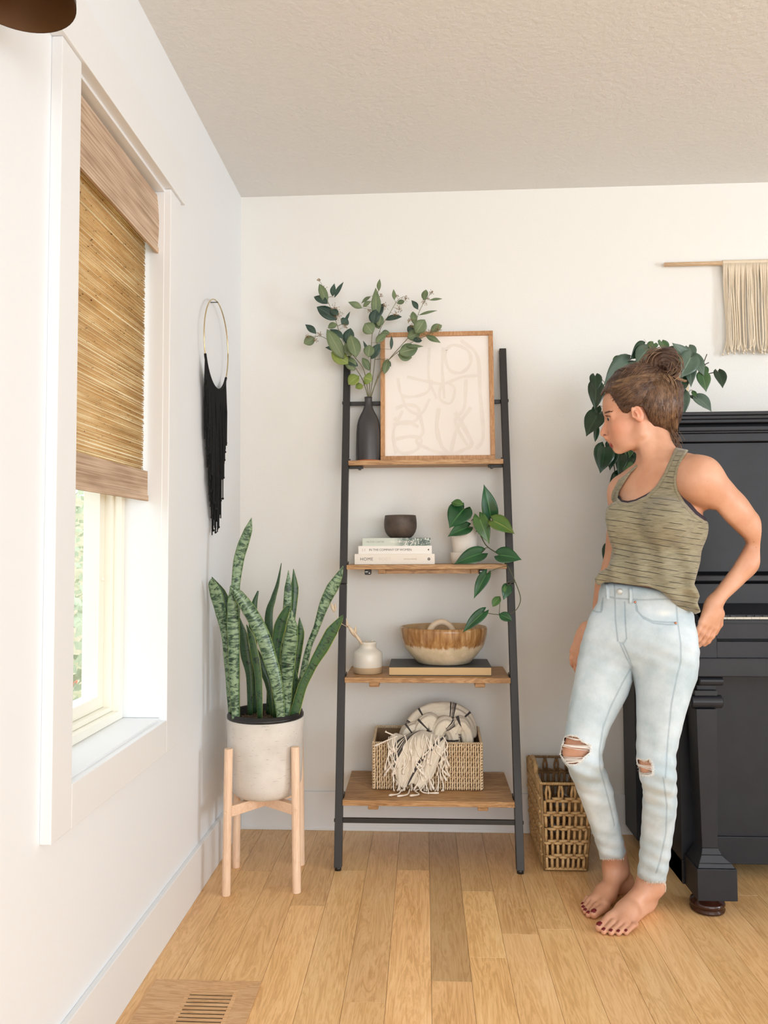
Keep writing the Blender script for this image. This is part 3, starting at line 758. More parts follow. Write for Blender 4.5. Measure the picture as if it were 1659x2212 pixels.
cx = at(925, 1187, Y=yb).x; m = MB(); m.add([(cx - .003, ty - .0002, zc), (cx + .003, ty - .0002, zc - .0035), (cx + .003, ty - .0002, zc + .0035)], [(0, 1, 2)]); m.build('emblem', MAT['ink'], e)
m = MB()
for k in range(2): m.box((at(782 + 5 * k, 1187, Y=yb).x, ty - .0001, zc - .005), (at(784 + 5 * k, 1187, Y=yb).x, ty, zc + .005))
m.build('small_print', MAT['ink_soft'], e)
t = NT('cover_foliage'); v = t.coords('Object'); xx = t.sep(v)[0]
n = t.noise(v, 95, 4, .6, 1.2)
fol = t.ramp(n, [(.42, srgb(86, 104, 98)), (.5, srgb(150, 165, 156)), (.58, srgb(222, 226, 218))], 'CONSTANT')
msk = t.ramp(t.math('ADD', xx, t.math('MULTIPLY', n, .05)), [(.015, (0, 0, 0, 1)), (.05, (1, 1, 1, 1))])
t.base(t.mix(msk, srgb(206, 216, 206), fol)); t.rough(.45)
e, xa, xb = book(783, 930, yb + .004, ZB[1], ZB[2], .13, t.m, 'thin pale green book with foliage print, topmost of the three book stack', 'books stacked on the second shelf')
zc = (ZB[1] + ZB[2]) / 2; ty = yb + .0038; MAT['ink_green'] = plain('sage_ink', srgb(150, 160, 148), .6)
text('HILTON CARTER', .0085, (at(791, 1170, Y=yb).x, ty, zc), MAT['ink_green'], e, sx=1.0); text('WILD INTERIORS', .011, (at(842, 1170, Y=yb).x, ty, zc), MAT['cover_w2'], e, sx=1.05)
# bowl
K2 = 2.83 / FPX; bw = at(865, 1140, Y=2.835)
MAT['dark_bowl'] = plain('smoked_clay', srgb(62, 52, 46), .55, var=(22, srgb(92, 78, 68)), bump=(50, .15, .001))
m = MB(); zb = ZB[2]
m.lathe([(.0, 0), (19 * K2, .0), (23 * K2, 1.5 * K2), (28 * K2, 6 * K2), (32.5 * K2, 13 * K2), (35 * K2, 22 * K2), (35.5 * K2, 31 * K2), (34.8 * K2, 40 * K2), (33.6 * K2, 48.6 * K2), (32.3 * K2, 49.4 * K2), (32.5 * K2, 42 * K2), (33 * K2, 33 * K2), (29 * K2, 20 * K2), (18 * K2, 6 * K2), (0, 4 * K2)], (bw.x, 2.835, zb), 40)
o = m.build('clay_bowl', MAT['dark_bowl'], smooth=True); tag(o, 'small dark brown clay bowl standing on the stack of books', 'bowl')
# potted pothos
MAT['white_pot'] = plain('white_clay', srgb(238, 230, 220), .55, bump=(80, .05, .0005)); MAT['soil'] = plain('potting_soil', srgb(52, 40, 30), .9, var=(120, srgb(110, 92, 70)), bump=(150, .8, .004))
pp = at(1004, 1170, Y=2.84); K3 = 2.845 / FPX
pot = empty('potted_pothos', (pp.x, 2.84, S2), 'green heart leaved trailing plant in white clay pot at the right of the second shelf', 'plant')
zs = S2
m = MB(); m.lathe([(0, 0), (28 * K3, 0), (29 * K3, .003), (31.5 * K3, 24 * K3), (30 * K3, 24.5 * K3), (27 * K3, 10 * K3), (0, 9 * K3)], (pp.x, 2.84, zs), 36); m.build('saucer', MAT['white_pot'], pot, smooth=True)
m = MB(); m.lathe([(0, .012), (23 * K3, .012), (25 * K3, 24 * K3), (29 * K3, 60 * K3), (31 * K3, 90 * K3), (29.5 * K3, 91 * K3), (27.5 * K3, 80 * K3), (0, 79 * K3)], (pp.x, 2.84, zs), 36); m.build('pot', MAT['white_pot'], pot, smooth=True)
m = MB(); m.lathe([(0, 83 * K3), (15 * K3, 83 * K3), (27 * K3, 81 * K3)], (pp.x, 2.84, zs), 24); m.build('soil', MAT['soil'], pot, smooth=True)
def pothos_mat(name, a, b, v_):
    return leafmat(name, a, b, .3, v_)
MAT['p_dark'] = pothos_mat('philodendron_deep', srgb(22, 66, 34), srgb(34, 88, 46), srgb(70, 120, 66))
MAT['p_mid'] = pothos_mat('philodendron_mid', srgb(52, 92, 42), srgb(74, 112, 54), srgb(106, 138, 78))
MAT['p_olive'] = pothos_mat('philodendron_olive', srgb(92, 104, 34), srgb(74, 110, 44), srgb(132, 140, 70))
MAT['p_vine'] = plain('vine_stem', srgb(78, 82, 50), .5); MAT['p_vine_d'] = plain('vine_dark', srgb(52, 40, 34), .5)
def PV(px, py, Y): return at(px, py, Y=Y)
vine = [(1010, 1140, 2.83), (1035, 1150, 2.80), (1040, 1160, 2.775), (1052, 1180, 2.75), (1078, 1198, 2.72), (1090, 1212, 2.70), (1103, 1235, 2.68), (1115, 1262, 2.67), (1124, 1290, 2.665), (1120, 1310, 2.66), (1105, 1325, 2.655), (1082, 1328, 2.65), (1046, 1324, 2.64)]
sp = smooth_path([PV(*p) for p in vine], 8)
m = MB(); m.tube(sp, list(np.linspace(.0024, .0011, len(sp))), 7)
PL = [  # base, tip, width px, Y, mat, normal
 ((1002, 1098), (970, 1140), 56, 2.79, 'p_dark', (-.2, -1, .4)), ((975, 1085), (1001, 1090), 20, 2.79, 'p_mid', (.2, -1, .6)),
 ((1011, 1138), (967, 1158), 32, 2.775, 'p_dark', (.1, -1, .5)), ((1061, 1118), (1046, 1046), 36, 2.77, 'p_dark', (.15, -1, .0)),
 ((1035, 1118), (1057, 1175), 34, 2.76, 'p_mid', (-.2, -1, .3)), ((1066, 1124), (1112, 1152), 40, 2.73, 'p_olive', (.2, -1, .4)),
 ((1040, 1194), (980, 1218), 38, 2.73, 'p_dark', (.1, -1, .5)), ((1078, 1198), (1127, 1208), 40, 2.70, 'p_dark', (.1, -1, .5)),
 ((1050, 1240), (1023, 1293), 26, 2.67, 'p_dark', (-.3, -1, .1)), ((1096, 1266), (1088, 1296), 24, 2.66, 'p_dark', (.2, -1, .1)),
 ((1080, 1288), (1064, 1310), 18, 2.66, 'p_mid', (-.3, -1, .2)), ((1078, 1326), (1106, 1340), 22, 2.64, 'p_dark', (.1, -1, .4)),
 ((1044, 1322), (999, 1366), 26, 2.63, 'p_dark', (-.1, -1, .4)), ((1090, 1262), (1089, 1280), 10, 2.66, 'p_mid', (0, -1, .1))]
for i, (b, t_, w_, Y, mt, nr) in enumerate(PL):
    B, T = PV(*b, Y), PV(*t_, Y - .015)
    near = min(sp, key=lambda q: (q - B).length)
    mid = near.lerp(B, .5) + Vector((0, -.008, .006)); m.tube(smooth_path([near, mid, B], 4), .0011, 5)
    leaf(pot, B, T, w_ * Y / FPX, MAT[mt], normal=nr, shape='heart' if w_ > 22 else 'oval', cup=.2, bend=.08, nv=13, nu=9)
m.tube(smooth_path([PV(1008, 1140, 2.83), PV(1003, 1122, 2.80), PV(993, 1100, 2.79)], 5), .0016, 6)
m.tube(smooth_path([PV(1016, 1128, 2.83), PV(1026, 1118, 2.79), PV(1036, 1124, 2.77)], 5), .0014, 6)
m.build('vine', MAT['p_vine'], pot, smooth=True)

# ---- shelf three: jar, dried stems, big book, ceramic bowl, clay link
jc = at(794.5, 1440, Y=2.765); K4 = 2.765 / FPX; MAT['glaze_w'] = plain('white_glaze', srgb(226, 222, 212), .22); MAT['clay_tan'] = plain('bare_clay', srgb(196, 170, 136), .75, bump=(120, .2, .001))
jar = empty('stoneware_jar', (jc.x, 2.765, S3), 'small white glazed jar with bare clay base at left of third shelf', 'jar')
m = MB(); m.lathe([(0, 0), (29.5 * K4, 0), (31 * K4, .002), (31.3 * K4, 13.5 * K4)], (jc.x, 2.765, S3), 40); m.build('base', MAT['clay_tan'], jar, smooth=True)
m = MB(); m.lathe([(31.3 * K4, 13.5 * K4), (31.8 * K4, 15 * K4), (31.3 * K4, 40 * K4), (29 * K4, 45 * K4), (22 * K4, 50 * K4), (18.3 * K4, 53 * K4), (17.6 * K4, 57 * K4), (18.6 * K4, 61 * K4), (19.4 * K4, 63 * K4), (18.8 * K4, 66 * K4), (16 * K4, 66.5 * K4), (15 * K4, 60 * K4), (15 * K4, 40 * K4)], (jc.x, 2.765, S3), 40); m.build('body', MAT['glaze_w'], jar, smooth=True)
MAT['dried'] = plain('dried_flower', srgb(226, 206, 178), .8, var=(60, srgb(240, 226, 204)))
dlab = ['dried cream bud stem arching left from the white jar', 'dried grass stem behind it, tip over the snake plant leaf', 'short dried curl of bark standing in the white jar']
def J(px, py, dy=0): return at(px, py, Y=2.765 + dy)
def pod(m, p, q, r):
    p, q = Vector(p), Vector(q); ts = np.linspace(0, 1, 6); m.tube([p.lerp(q, t) for t in ts], [r * max(.12, math.sin(math.pi * (.12 + .8 * t))) for t in ts], 6)
e = empty('dried_flower', tuple(J(790, 1390)), dlab[0], 'dried flower', 'dried stems in the white jar'); m = MB()
m.tube(smooth_path([J(795, 1425), J(782, 1388, -.01), J(768, 1372, -.03), J(755, 1352, -.04)], 5), .0014, 6); m.build('stem', MAT['dried'], e, smooth=True)
for a, b, r in (((783, 1392), (762, 1362), .006), ((772, 1378), (752, 1352), .009), ((768, 1372), (768, 1352), .005), ((756, 1358), (744, 1342), .007), ((752, 1352), (746, 1333), .004)):
    m = MB(); pod(m, J(*a, -.03), J(*b, -.045), r); m.build('bud', MAT['dried'], e, smooth=True)
e = empty('dried_flower', tuple(J(788, 1390)), dlab[1], 'dried flower', 'dried stems in the white jar'); m = MB()
m.tube(smooth_path([J(793, 1425, .005), J(778, 1385, -.01), J(750, 1355, -.06), J(735, 1345, -.08), J(722, 1322, -.09), J(718, 1308, -.09)], 5), .0009, 5)
m.tube([J(740, 1348, -.075), J(716, 1340, -.08)], .0006, 4); m.build('stem', MAT['dried'], e, smooth=True)
m = MB(); pod(m, J(722, 1322, -.09), J(715, 1302, -.09), .006); pod(m, J(725, 1320, -.09), J(724, 1303, -.09), .004); m.build('bud', MAT['dried'], e, smooth=True)
m = MB()
for a, b, c_ in (((798, 1394), (795, 1388), (789, 1383)), ((800, 1394), (801, 1387), (806, 1384)), ((796, 1396), (790, 1391), (784, 1390))): m.tube(smooth_path([J(797, 1410), J(*a), J(*b), J(*c_)], 4), [.0022] * 12 + [.001], 5, flat=.4)
o = m.build('dried_curl', MAT['dried'], smooth=True); tag(o, dlab[2], 'dried flower')
# big book
xa, xb = at(839, 1450, Y=2.70).x, at(1063, 1450, Y=2.70).x; zt_ = at(950, 1437.5, Y=2.70).z
MAT['cover_k'] = plain('charcoal_cover', srgb(66, 66, 66), .5, bump=(200, .15, .0006)); MAT['page_tan'] = plain('aged_pages', srgb(214, 182, 134), .7, bump=(300, .4, .0004), scale=(.05, .05, 1))
zt_ = S3 + .0305
e = empty('book', ((xa + xb) / 2, 2.80, S3), 'large charcoal covered book with tan page edge under the ceramic bowl', 'book')
m = MB(); m.box((xa + .002, 2.70, zt_ - .0022), (xb - .001, 2.895, zt_)); m.box((xa + .002, 2.70, S3), (xb - .001, 2.895, S3 + .0022)); m.box((xa + .002, 2.8925, S3 + .0022), (xb - .001, 2.895, zt_ - .0022)); m.build('cover', MAT['cover_k'], e, bevel=.0008)
box_obj('page_block', (xa + .003, 2.7015, S3 + .0022), (xb - .003, 2.8925, zt_ - .0022), MAT['page_tan'], e)
# ceramic bowl, two-tone glaze
K5 = 2.80 / FPX; bc = at(958.5, 1400, Y=2.795)
t = NT('two_tone_glaze'); v = t.coords('Object'); zz = t.sep(v)[2]
vn = t.coords('Object', (18, 18, 3)); n = t.noise(vn, 3, 4, .6, .5)
msk = t.ramp(t.math('ADD', zz, t.math('MULTIPLY', n, .045)), [(.085, (0, 0, 0, 1)), (.092, (1, 1, 1, 1))])
gl1 = t.ramp(t.noise(t.coords('Object', (40, 40, 5)), 1.5, 4, .6), [(.35, srgb(136, 94, 54)), (.55, srgb(178, 136, 88)), (.7, srgb(206, 176, 130))])
t.base(t.mix(msk, t.ramp(t.noise(v, 30, 3), [(.4, srgb(204, 190, 160)), (.6, srgb(220, 206, 180))]), gl1))
t.rough(t.ramp(msk, [(0, (.6, .6, .6, 1)), (1, (.14, .14, .14, 1))])); MAT['glaze2'] = t.m
MAT['glaze_in'] = plain('inner_glaze', srgb(170, 138, 98), .2, var=(20, srgb(196, 168, 126)))
hb = 78 * K5
bowl = empty('ceramic_bowl', (bc.x, 2.795, zt_), 'wide ceramic bowl with glossy brown upper glaze and cream base on a big book', 'bowl')
m = MB(); m.lathe([(0, 0), (48 * K5, 0), (56 * K5, .004), (72 * K5, 20 * K5), (84 * K5, 36 * K5), (91 * K5, 56 * K5), (93 * K5, 72 * K5), (92 * K5, 77 * K5), (89.5 * K5, 78 * K5)], (bc.x, 2.795, zt_), 64, sy=.82); m.build('outer_wall', MAT['glaze2'], bowl, smooth=True)
m = MB(); m.lathe([(89.5 * K5, 78 * K5), (88 * K5, 74 * K5), (86 * K5, 55 * K5), (76 * K5, 30 * K5), (50 * K5, 10 * K5), (0, 8 * K5)], (bc.x, 2.795, zt_), 64, sy=.82); m.build('inner_wall', MAT['glaze_in'], bowl, smooth=True)
MAT['link'] = plain('cream_clay', srgb(226, 204, 176), .6, bump=(40, .1, .001))
def BL(px, py, dy=0): return at(px, py, Y=2.80 + dy)
cen = BL(953, 1372); R0 = 31 * K5
cz = zt_ + 8 * K5
pts = [Vector((cen.x + math.cos(a) * R0 * 1.02, 2.79 + .01 * math.cos(a), zt_ + .075 + math.sin(a) * (.082 if math.sin(a) > 0 else .030))) for a in np.linspace(0, 2 * math.pi, 33)[:-1]]
top = BL(952, 1338).z
off = top - .008 - max(p.z for p in pts)
pts = [p + Vector((0, 0, off)) for p in pts]
m = MB(); n_ = 10; N = len(pts)
for i in range(N):
    p0, p1 = pts[(i - 1) % N], pts[(i + 1) % N]; tt = (p1 - p0).normalized(); a_ = Vector((0, 1, 0)); a_ = (a_ - tt * a_.dot(tt)).normalized(); b_ = tt.cross(a_)
    for j in range(n_):
        th = 2 * math.pi * j / n_; m.v.append(pts[i] + (a_ * math.cos(th) + b_ * math.sin(th)) * .0112); m.uv.append((0, 0))
for i in range(N):
    for j in range(n_): m.f.append((i * n_ + j, i * n_ + (j + 1) % n_, ((i + 1) % N) * n_ + (j + 1) % n_, ((i + 1) % N) * n_ + j))
zmin = min(v_.z for v_ in m.v)
o = m.build('clay_link', MAT['link'], smooth=True); tag(o, 'cream clay ring link standing inside the wide ceramic bowl', 'ornament')

# ---- shelf four: wicker basket with a striped throw
MAT['wicker'] = plain('pale_wicker', srgb(216, 188, 150), .6, var=(30, srgb(234, 212, 178)), bump=(200, .3, .0008)); MAT['wicker_in'] = plain('wicker_inside', srgb(128, 104, 76), .8)
bxa, bxb = at(807, 1690, Y=2.69).x, at(1041, 1690, Y=2.69).x; byf, byb = 2.695, 2.885; bzb, bzt = S4, at(950, 1607, Y=2.69).z
bzs = bzt + .012
wb = empty('wicker_basket', ((bxa + bxb) / 2, 2.79, S4), 'pale rectangular wicker basket holding a throw on the bottom shelf', 'basket')
rg = random.Random(21)
def weave(m, o, u, vdir, nrm, W, Hh, cols, rows, r, hump=0.0):
    """rows of short upright strands, brick bonded, around thin horizontal rods"""
    o, u, vdir, nrm = Vector(o), Vector(u), Vector(vdir), Vector(nrm); dw = W / cols; dh = Hh / rows
    for j in range(rows):
        m.tube([o + vdir * ((j + .5) * dh), o + vdir * ((j + .5) * dh) + u * W], r * .8, 5)
    for i in range(cols):
        for j in range(-1, rows):
            z0 = (j + (.5 if i % 2 else 0)) * dh; z1 = z0 + dh * 1.25
            z0, z1 = max(0.001, z0), min(Hh - .001, z1)
            if z1 - z0 < dh * .3: continue
            x = (i + .5) * dw + rg.uniform(-.1, .1) * dw; sk = rg.uniform(-.12, .12) * dw
            a = o + u * (x - sk) + vdir * z0; b = o + u * x + vdir * ((z0 + z1) / 2) + nrm * r * 1.5; c_ = o + u * (x + sk + dw * .25) + vdir * z1
            m.tube([a, a.lerp(b, .5) + nrm * r * .6, b, b.lerp(c_, .5) + nrm * r * .6, c_], [r * .6, r, r * 1.05, r, r * .6], 5, flat=1.2)
Wd = bxb - bxa; Dp = byb - byf; Ht = bzt - bzb
box_obj('liner_board', (bxa + .006, byf + .006, bzb + .003), (bxb - .006, byb - .006, bzb + .006), MAT['wicker_in'], wb)
for nm, o_, u_, n_, L, cols, hh in (('front_weave', (bxa, byf, bzb), (1, 0, 0), (0, -1, 0), Wd, 46, Ht), ('back_weave', (bxb, byb, bzb), (-1, 0, 0), (0, 1, 0), Wd, 40, bzs - bzb), ('side_weave', (bxa, byb, bzb), (0, -1, 0), (-1, 0, 0), Dp, 22, Ht), ('side_weave', (bxb, byf, bzb), (0, 1, 0), (1, 0, 0), Dp, 22, Ht)):
    m = MB(); weave(m, o_, u_, (0, 0, 1), n_, L, hh, cols, 9, .0024); o = m.build(nm, MAT['wicker'], wb, smooth=True); o['kind'] = 'stuff'
    m = MB(); O = Vector(o_) - Vector(n_) * .004; U = Vector(u_) * L; m.add([O, O + U, O + U + Vector((0, 0, hh - .004)), O + Vector((0, 0, hh - .004))], [(0, 1, 2, 3)]); m.build('lining', MAT['wicker_in'], wb, solid=.001)
m = MB()
def braid(m, pts, r, rr, turns):
    sp = smooth_path(pts, 10)
    for ph in range(3):
        q = []
        for i, p in enumerate(sp):
            t_ = sp[min(i + 1, len(sp) - 1)] - sp[max(i - 1, 0)]; t_.normalize(); a_ = t_.orthogonal().normalized(); b_ = t_.cross(a_)
            th = turns * 2 * math.pi * i / len(sp) + ph * 2.09; q.append(p + (a_ * math.cos(th) + b_ * math.sin(th)) * r)
        m.tube(q, rr, 5)
for (x, y) in ((bxa, byf), (bxb, byf), (bxa, byb), (bxb, byb)): 
    for k in range(16):
        z0 = bzb + .004 + k * (Ht - .006) / 16; m.tube([(x - .004, y + .002, z0), (x, y - .004, z0 + .003), (x + .004, y + .002, z0 + .006)], .0032, 5)
o = m.build('corner_wrap', MAT['wicker'], wb, smooth=True); o['kind'] = 'stuff'
m = MB()
for a, b in (((bxa, byf, bzt), (bxb, byf, bzt)), ((bxa, byb, bzs), (bxb, byb, bzs))):
    N = 60
    for k in range(N):
        x = a[0] + (b[0] - a[0]) * k / N; m.tube([(x, a[1] + .004, a[2]), (x + .003, a[1], a[2] + .004), (x + .006, a[1] - .004, a[2] - .001)], .0026, 4)
for x in (bxa, bxb): m.tube(smooth_path([(x, byf, bzt), (x, byf + .04, bzt + .002), (x, byf + .10, bzt + .01), (x, byb - .03, bzt + .016), (x, byb, bzs)], 5), .005, 6)
o = m.build('rim', MAT['wicker'], wb, smooth=True); o['kind'] = 'stuff'
# throw : folded pile inside + fringed end over the front
t = NT('striped_cotton'); tc = t.new('ShaderNodeTexCoord'); uvs = t.sep(tc.outputs['UV']); u = uvs[0]
fz = t.math('FRACT', t.math('MULTIPLY', u, 1.0))
def band(c, w_): return t.math('LESS_THAN', t.math('ABSOLUTE', t.math('SUBTRACT', fz, c)), w_)
st = band(.30, .014)
for c_, w_ in ((.34, .008), (.365, .008), (.39, .014), (.70, .02)): st = t.math('MAXIMUM', st, band(c_, w_))
nz = t.noise(t.coords('Object', (300, 300, 300)), 1, 2)
t.base(t.mix(st, t.ramp(nz, [(.3, srgb(218, 208, 190)), (.7, srgb(228, 219, 202))]), srgb(62, 56, 54))); t.rough(.9); t.b.inputs['Sheen Weight'].default_value = .2
t.bump(nz, .3, .0006); MAT['throw'] = t.m
t = NT('cream_cotton'); t.base(srgb(240, 230, 216)); t.rough(.9); t.bump(t.noise(t.coords('Object', (300, 300, 300)), 1, 2), .3, .0006); MAT['cream'] = t.m
thr = empty('throw_blanket', ((bxa + bxb) / 2, 2.78, S4 + .01), 'cream throw with black stripes bundled in the wicker basket, fringed end hanging over', 'blanket')
def TB(px, py, Y): return at(px, py, Y=Y)
def fold(c0, c1, rx, rz, ph, u0, nm='fold', tilt=0.0):
    """a rounded fold of cloth: swept loop along the path c0->c1 with ridges"""
    m = MB(); c0, c1 = Vector(c0), Vector(c1); n, mm = 30, 22; vs = []; uv = []
    for i in range(mm):
        s = i / (mm - 1); c = c0.lerp(c1, s) + Vector((0, 0, math.sin(s * math.pi) * rz * .25)); k = .35 + .65 * math.sin(math.pi * (.08 + .84 * s)) ** .5
        for j in range(n):
            a = 2 * math.pi * j / n; w_ = 1 + .07 * math.sin(5 * a + ph + 5 * s) + .06 * mnoise.noise(Vector((math.cos(a) * 2, math.sin(a) * 2, s * 5 + ph)))
            vs.append(c + Vector((math.cos(a) * rx * k * w_, math.sin(a) * .0 + math.cos(a) * tilt, math.sin(a) * rz * k * w_))); uv.append((u0 + s * 1.3, j / n))
    f = [(i * n + j, i * n + (j + 1) % n, (i + 1) * n + (j + 1) % n, (i + 1) * n + j) for i in range(mm - 1) for j in range(n)]
    f.append(tuple(range(n))[::-1]); f.append(tuple((mm - 1) * n + j for j in range(n)))
    return obj(nm, vs, f, MAT['throw'], thr, smooth=True, uv=uv)
def arc_fold(pts, r, u0, ph=0, nm='fold', du=1.6, flat=.55):
    sp = smooth_path(pts, 14); n = 44; vs = []; uv = []; L = len(sp)
    for i, p in enumerate(sp):
        t_ = (sp[min(i + 1, L - 1)] - sp[max(i - 1, 0)]).normalized(); a_ = Vector((0, 1, 0)); a_ = (a_ - t_ * a_.dot(t_)).normalized(); b_ = t_.cross(a_)
        k = (.55 + .45 * math.sin(math.pi * min(1, max(0, i / (L - 1)))) ** .4)
        for j in range(n):
            th = 2 * math.pi * j / n; w_ = 1 + .10 * math.sin(3 * th + ph + i * .07) + .20 * mnoise.noise(Vector((math.cos(th) * 1.6, math.sin(th) * 1.6, i * .05 + ph * 3))) + .14 * abs(mnoise.noise(Vector((math.cos(th) * 4, math.sin(th) * 4, i * .10 + ph)))) - .10 * abs(math.sin(4 * th + i * .05 + ph * 2)) ** 6
            vs.append(p + (a_ * math.cos(th) + b_ * math.sin(th) * flat) * r * k * w_); uv.append((u0 + i / L * du, j / n))
    f = [(i * n + j, i * n + (j + 1) % n, (i + 1) * n + (j + 1) % n, (i + 1) * n + j) for i in range(L - 1) for j in range(n)]
    f.append(tuple(range(n))[::-1]); f.append(tuple((L - 1) * n + j for j in range(n)))
    return obj(nm, vs, f, MAT['throw'], thr, smooth=True, uv=uv)
arc_fold([TB(885, 1600, 2.80), TB(893, 1568, 2.81), TB(915, 1545, 2.82), TB(950, 1538, 2.82), TB(985, 1542, 2.82), TB(1008, 1560, 2.81), TB(1018, 1595, 2.80)], .036, .0, 0, flat=.9, du=2.2)
arc_fold([TB(902, 1610, 2.76), TB(908, 1572, 2.765), TB(928, 1556, 2.77), TB(938, 1575, 2.765), TB(938, 1612, 2.76)], .030, .25, 1, flat=.8, du=1.4)
arc_fold([TB(942, 1612, 2.745), TB(946, 1580, 2.75), TB(962, 1562, 2.75), TB(976, 1580, 2.75), TB(980, 1612, 2.745)], .032, .55, 2, flat=.85, du=1.3)
arc_fold([TB(982, 1612, 2.75), TB(984, 1580, 2.755), TB(996, 1562, 2.755), TB(1008, 1580, 2.755), TB(1013, 1612, 2.75)], .030, .1, 3, flat=.8, du=1.3)
arc_fold([TB(868, 1606, 2.77), TB(880, 1580, 2.775), TB(900, 1572, 2.78), TB(912, 1596, 2.77)], .028, .3, 4, flat=.8, du=1.0)
box_obj('core_fold', (bxa + .03, byf + .03, S4 + .02), (bxb - .03, byb - .03, bzt - .02), MAT['throw'], thr, bevel=.02)
# hanging end: a draped sheet over the rim with ragged outline
sheet_rows = [  # (px left, px right, py, dY)
 (856, 962, 1582, .045), (842, 965, 1588, .02), (840, 962, 1597, -.004), (843, 960, 1612, -.012), (845, 952, 1630, -.013), (848, 945, 1650, -.013), (852, 940, 1670, -.012), (858, 925, 1688, -.013), (864, 915, 1698, -.014)]
vs = []; uv = []; nn = 30
for i, (xl, xr, y, dY) in enumerate(sheet_rows):
    for j in range(nn):
        s = j / (nn - 1); px = xl + (xr - xl) * s
        wv = .006 * math.sin(s * 17 + i * .5) * min(1, i / 3) + .004 * math.sin(s * 41 + i)
        vs.append(at(px, y + 5 * math.sin(s * 9), Y=byf - .006 + dY - .006 + wv)); uv.append((.12 + .55 * s + .05 * i, i / 8))
f = [(i * nn + j, i * nn + j + 1, (i + 1) * nn + j + 1, (i + 1) * nn + j) for i in range(len(sheet_rows) - 1) for j in range(nn - 1)]
obj('hanging_end', vs, f, MAT['throw'], thr, smooth=True, uv=uv, solid=.0016, subsurf=1)
m = MB(); rg = random.Random(8)
for k in range(120):
    r_ = rg.random(); x0 = rg.uniform(838, 962); y0 = rg.uniform(1582, 1650) if r_ < .75 else rg.uniform(1650, 1695)
    L = rg.uniform(22, 50); y1 = min(y0 + L, 1712 + rg.uniform(-3, 4)); dy = -rg.uniform(.016, .03)
    mx_ = x0 + rg.uniform(-9, 9); x1 = x0 + rg.uniform(-12, 12)
    Yb = byf + dy
    q = smooth_path([at(x0, y0, Y=Yb + .006), at(mx_, (y0 + y1) / 2, Y=Yb - .003), at(x1, y1, Y=Yb)], 5); q = [Vector((v_.x, v_.y, max(v_.z, S4 + .0055))) for v_ in q]; rr = rg.uniform(.0016, .0026)
    m.tube(q, [rr] * (len(q) - 3) + [rr * 1.5, rr * 2.0, rr * 1.6], 5, flat=.8)
for pts in ([(868, 1705), (860, 1715), (840, 1718)], [(885, 1705), (880, 1716), (858, 1720)], [(905, 1700), (915, 1712), (948, 1713)], [(918, 1690), (925, 1708), (925, 1714)], [(895, 1708), (905, 1716), (885, 1719)],
            [(858, 1590), (835, 1600), (808, 1612)], [(850, 1588), (838, 1583), (832, 1580)]):
    zt0 = [at(x, y, Z=S4 + .0055) if y > 1706 else at(x, y, Y=byf - .03) for x, y in pts]
    m.tube(smooth_path(zt0, 5), [.0024] * 8 + [.003, .004, .003], 5)
o = m.build('fringe', MAT['cream'], thr, smooth=True); o['kind'] = 'stuff'

# ---- tall open-weave basket on the floor
MAT['hyac'] = plain('water_hyacinth', srgb(176, 140, 92), .65, var=(40, srgb(208, 176, 128)), bump=(150, .5, .001)); MAT['hyac_d'] = plain('water_hyacinth_dark', srgb(122, 90, 58), .75, var=(40, srgb(150, 118, 80)), bump=(150, .5, .001))
TB_ = empty('storage_basket', (.455, 2.74, 0), 'tall brown open weave basket on the floor between ladder and piano', 'basket')
hx0, hx1 = .388, .520; hy0, hy1 = 2.585, 2.895; hz = at(1240, 1693, Y=2.58).z
tx0, tx1 = .377, .545                                  # rim is wider than the foot
def BP(s, z, side):
    k = z / hz
    x0 = hx0 + (tx0 - hx0) * k; x1 = hx1 + (tx1 - hx1) * k; y0 = hy0 - .015 * k; y1 = hy1
    if side == 'f': return Vector((x0 + (x1 - x0) * s, y0, z))
    if side == 'b': return Vector((x1 + (x0 - x1) * s, y1, z))
    if side == 'l': return Vector((x0, y1 + (y0 - y1) * s, z))
    return Vector((x1, y0 + (y1 - y0) * s, z))
NR = {'f': Vector((0, -1, 0)), 'b': Vector((0, 1, 0)), 'l': Vector((-1, 0, 0)), 'r': Vector((1, 0, 0))}
rg = random.Random(4)
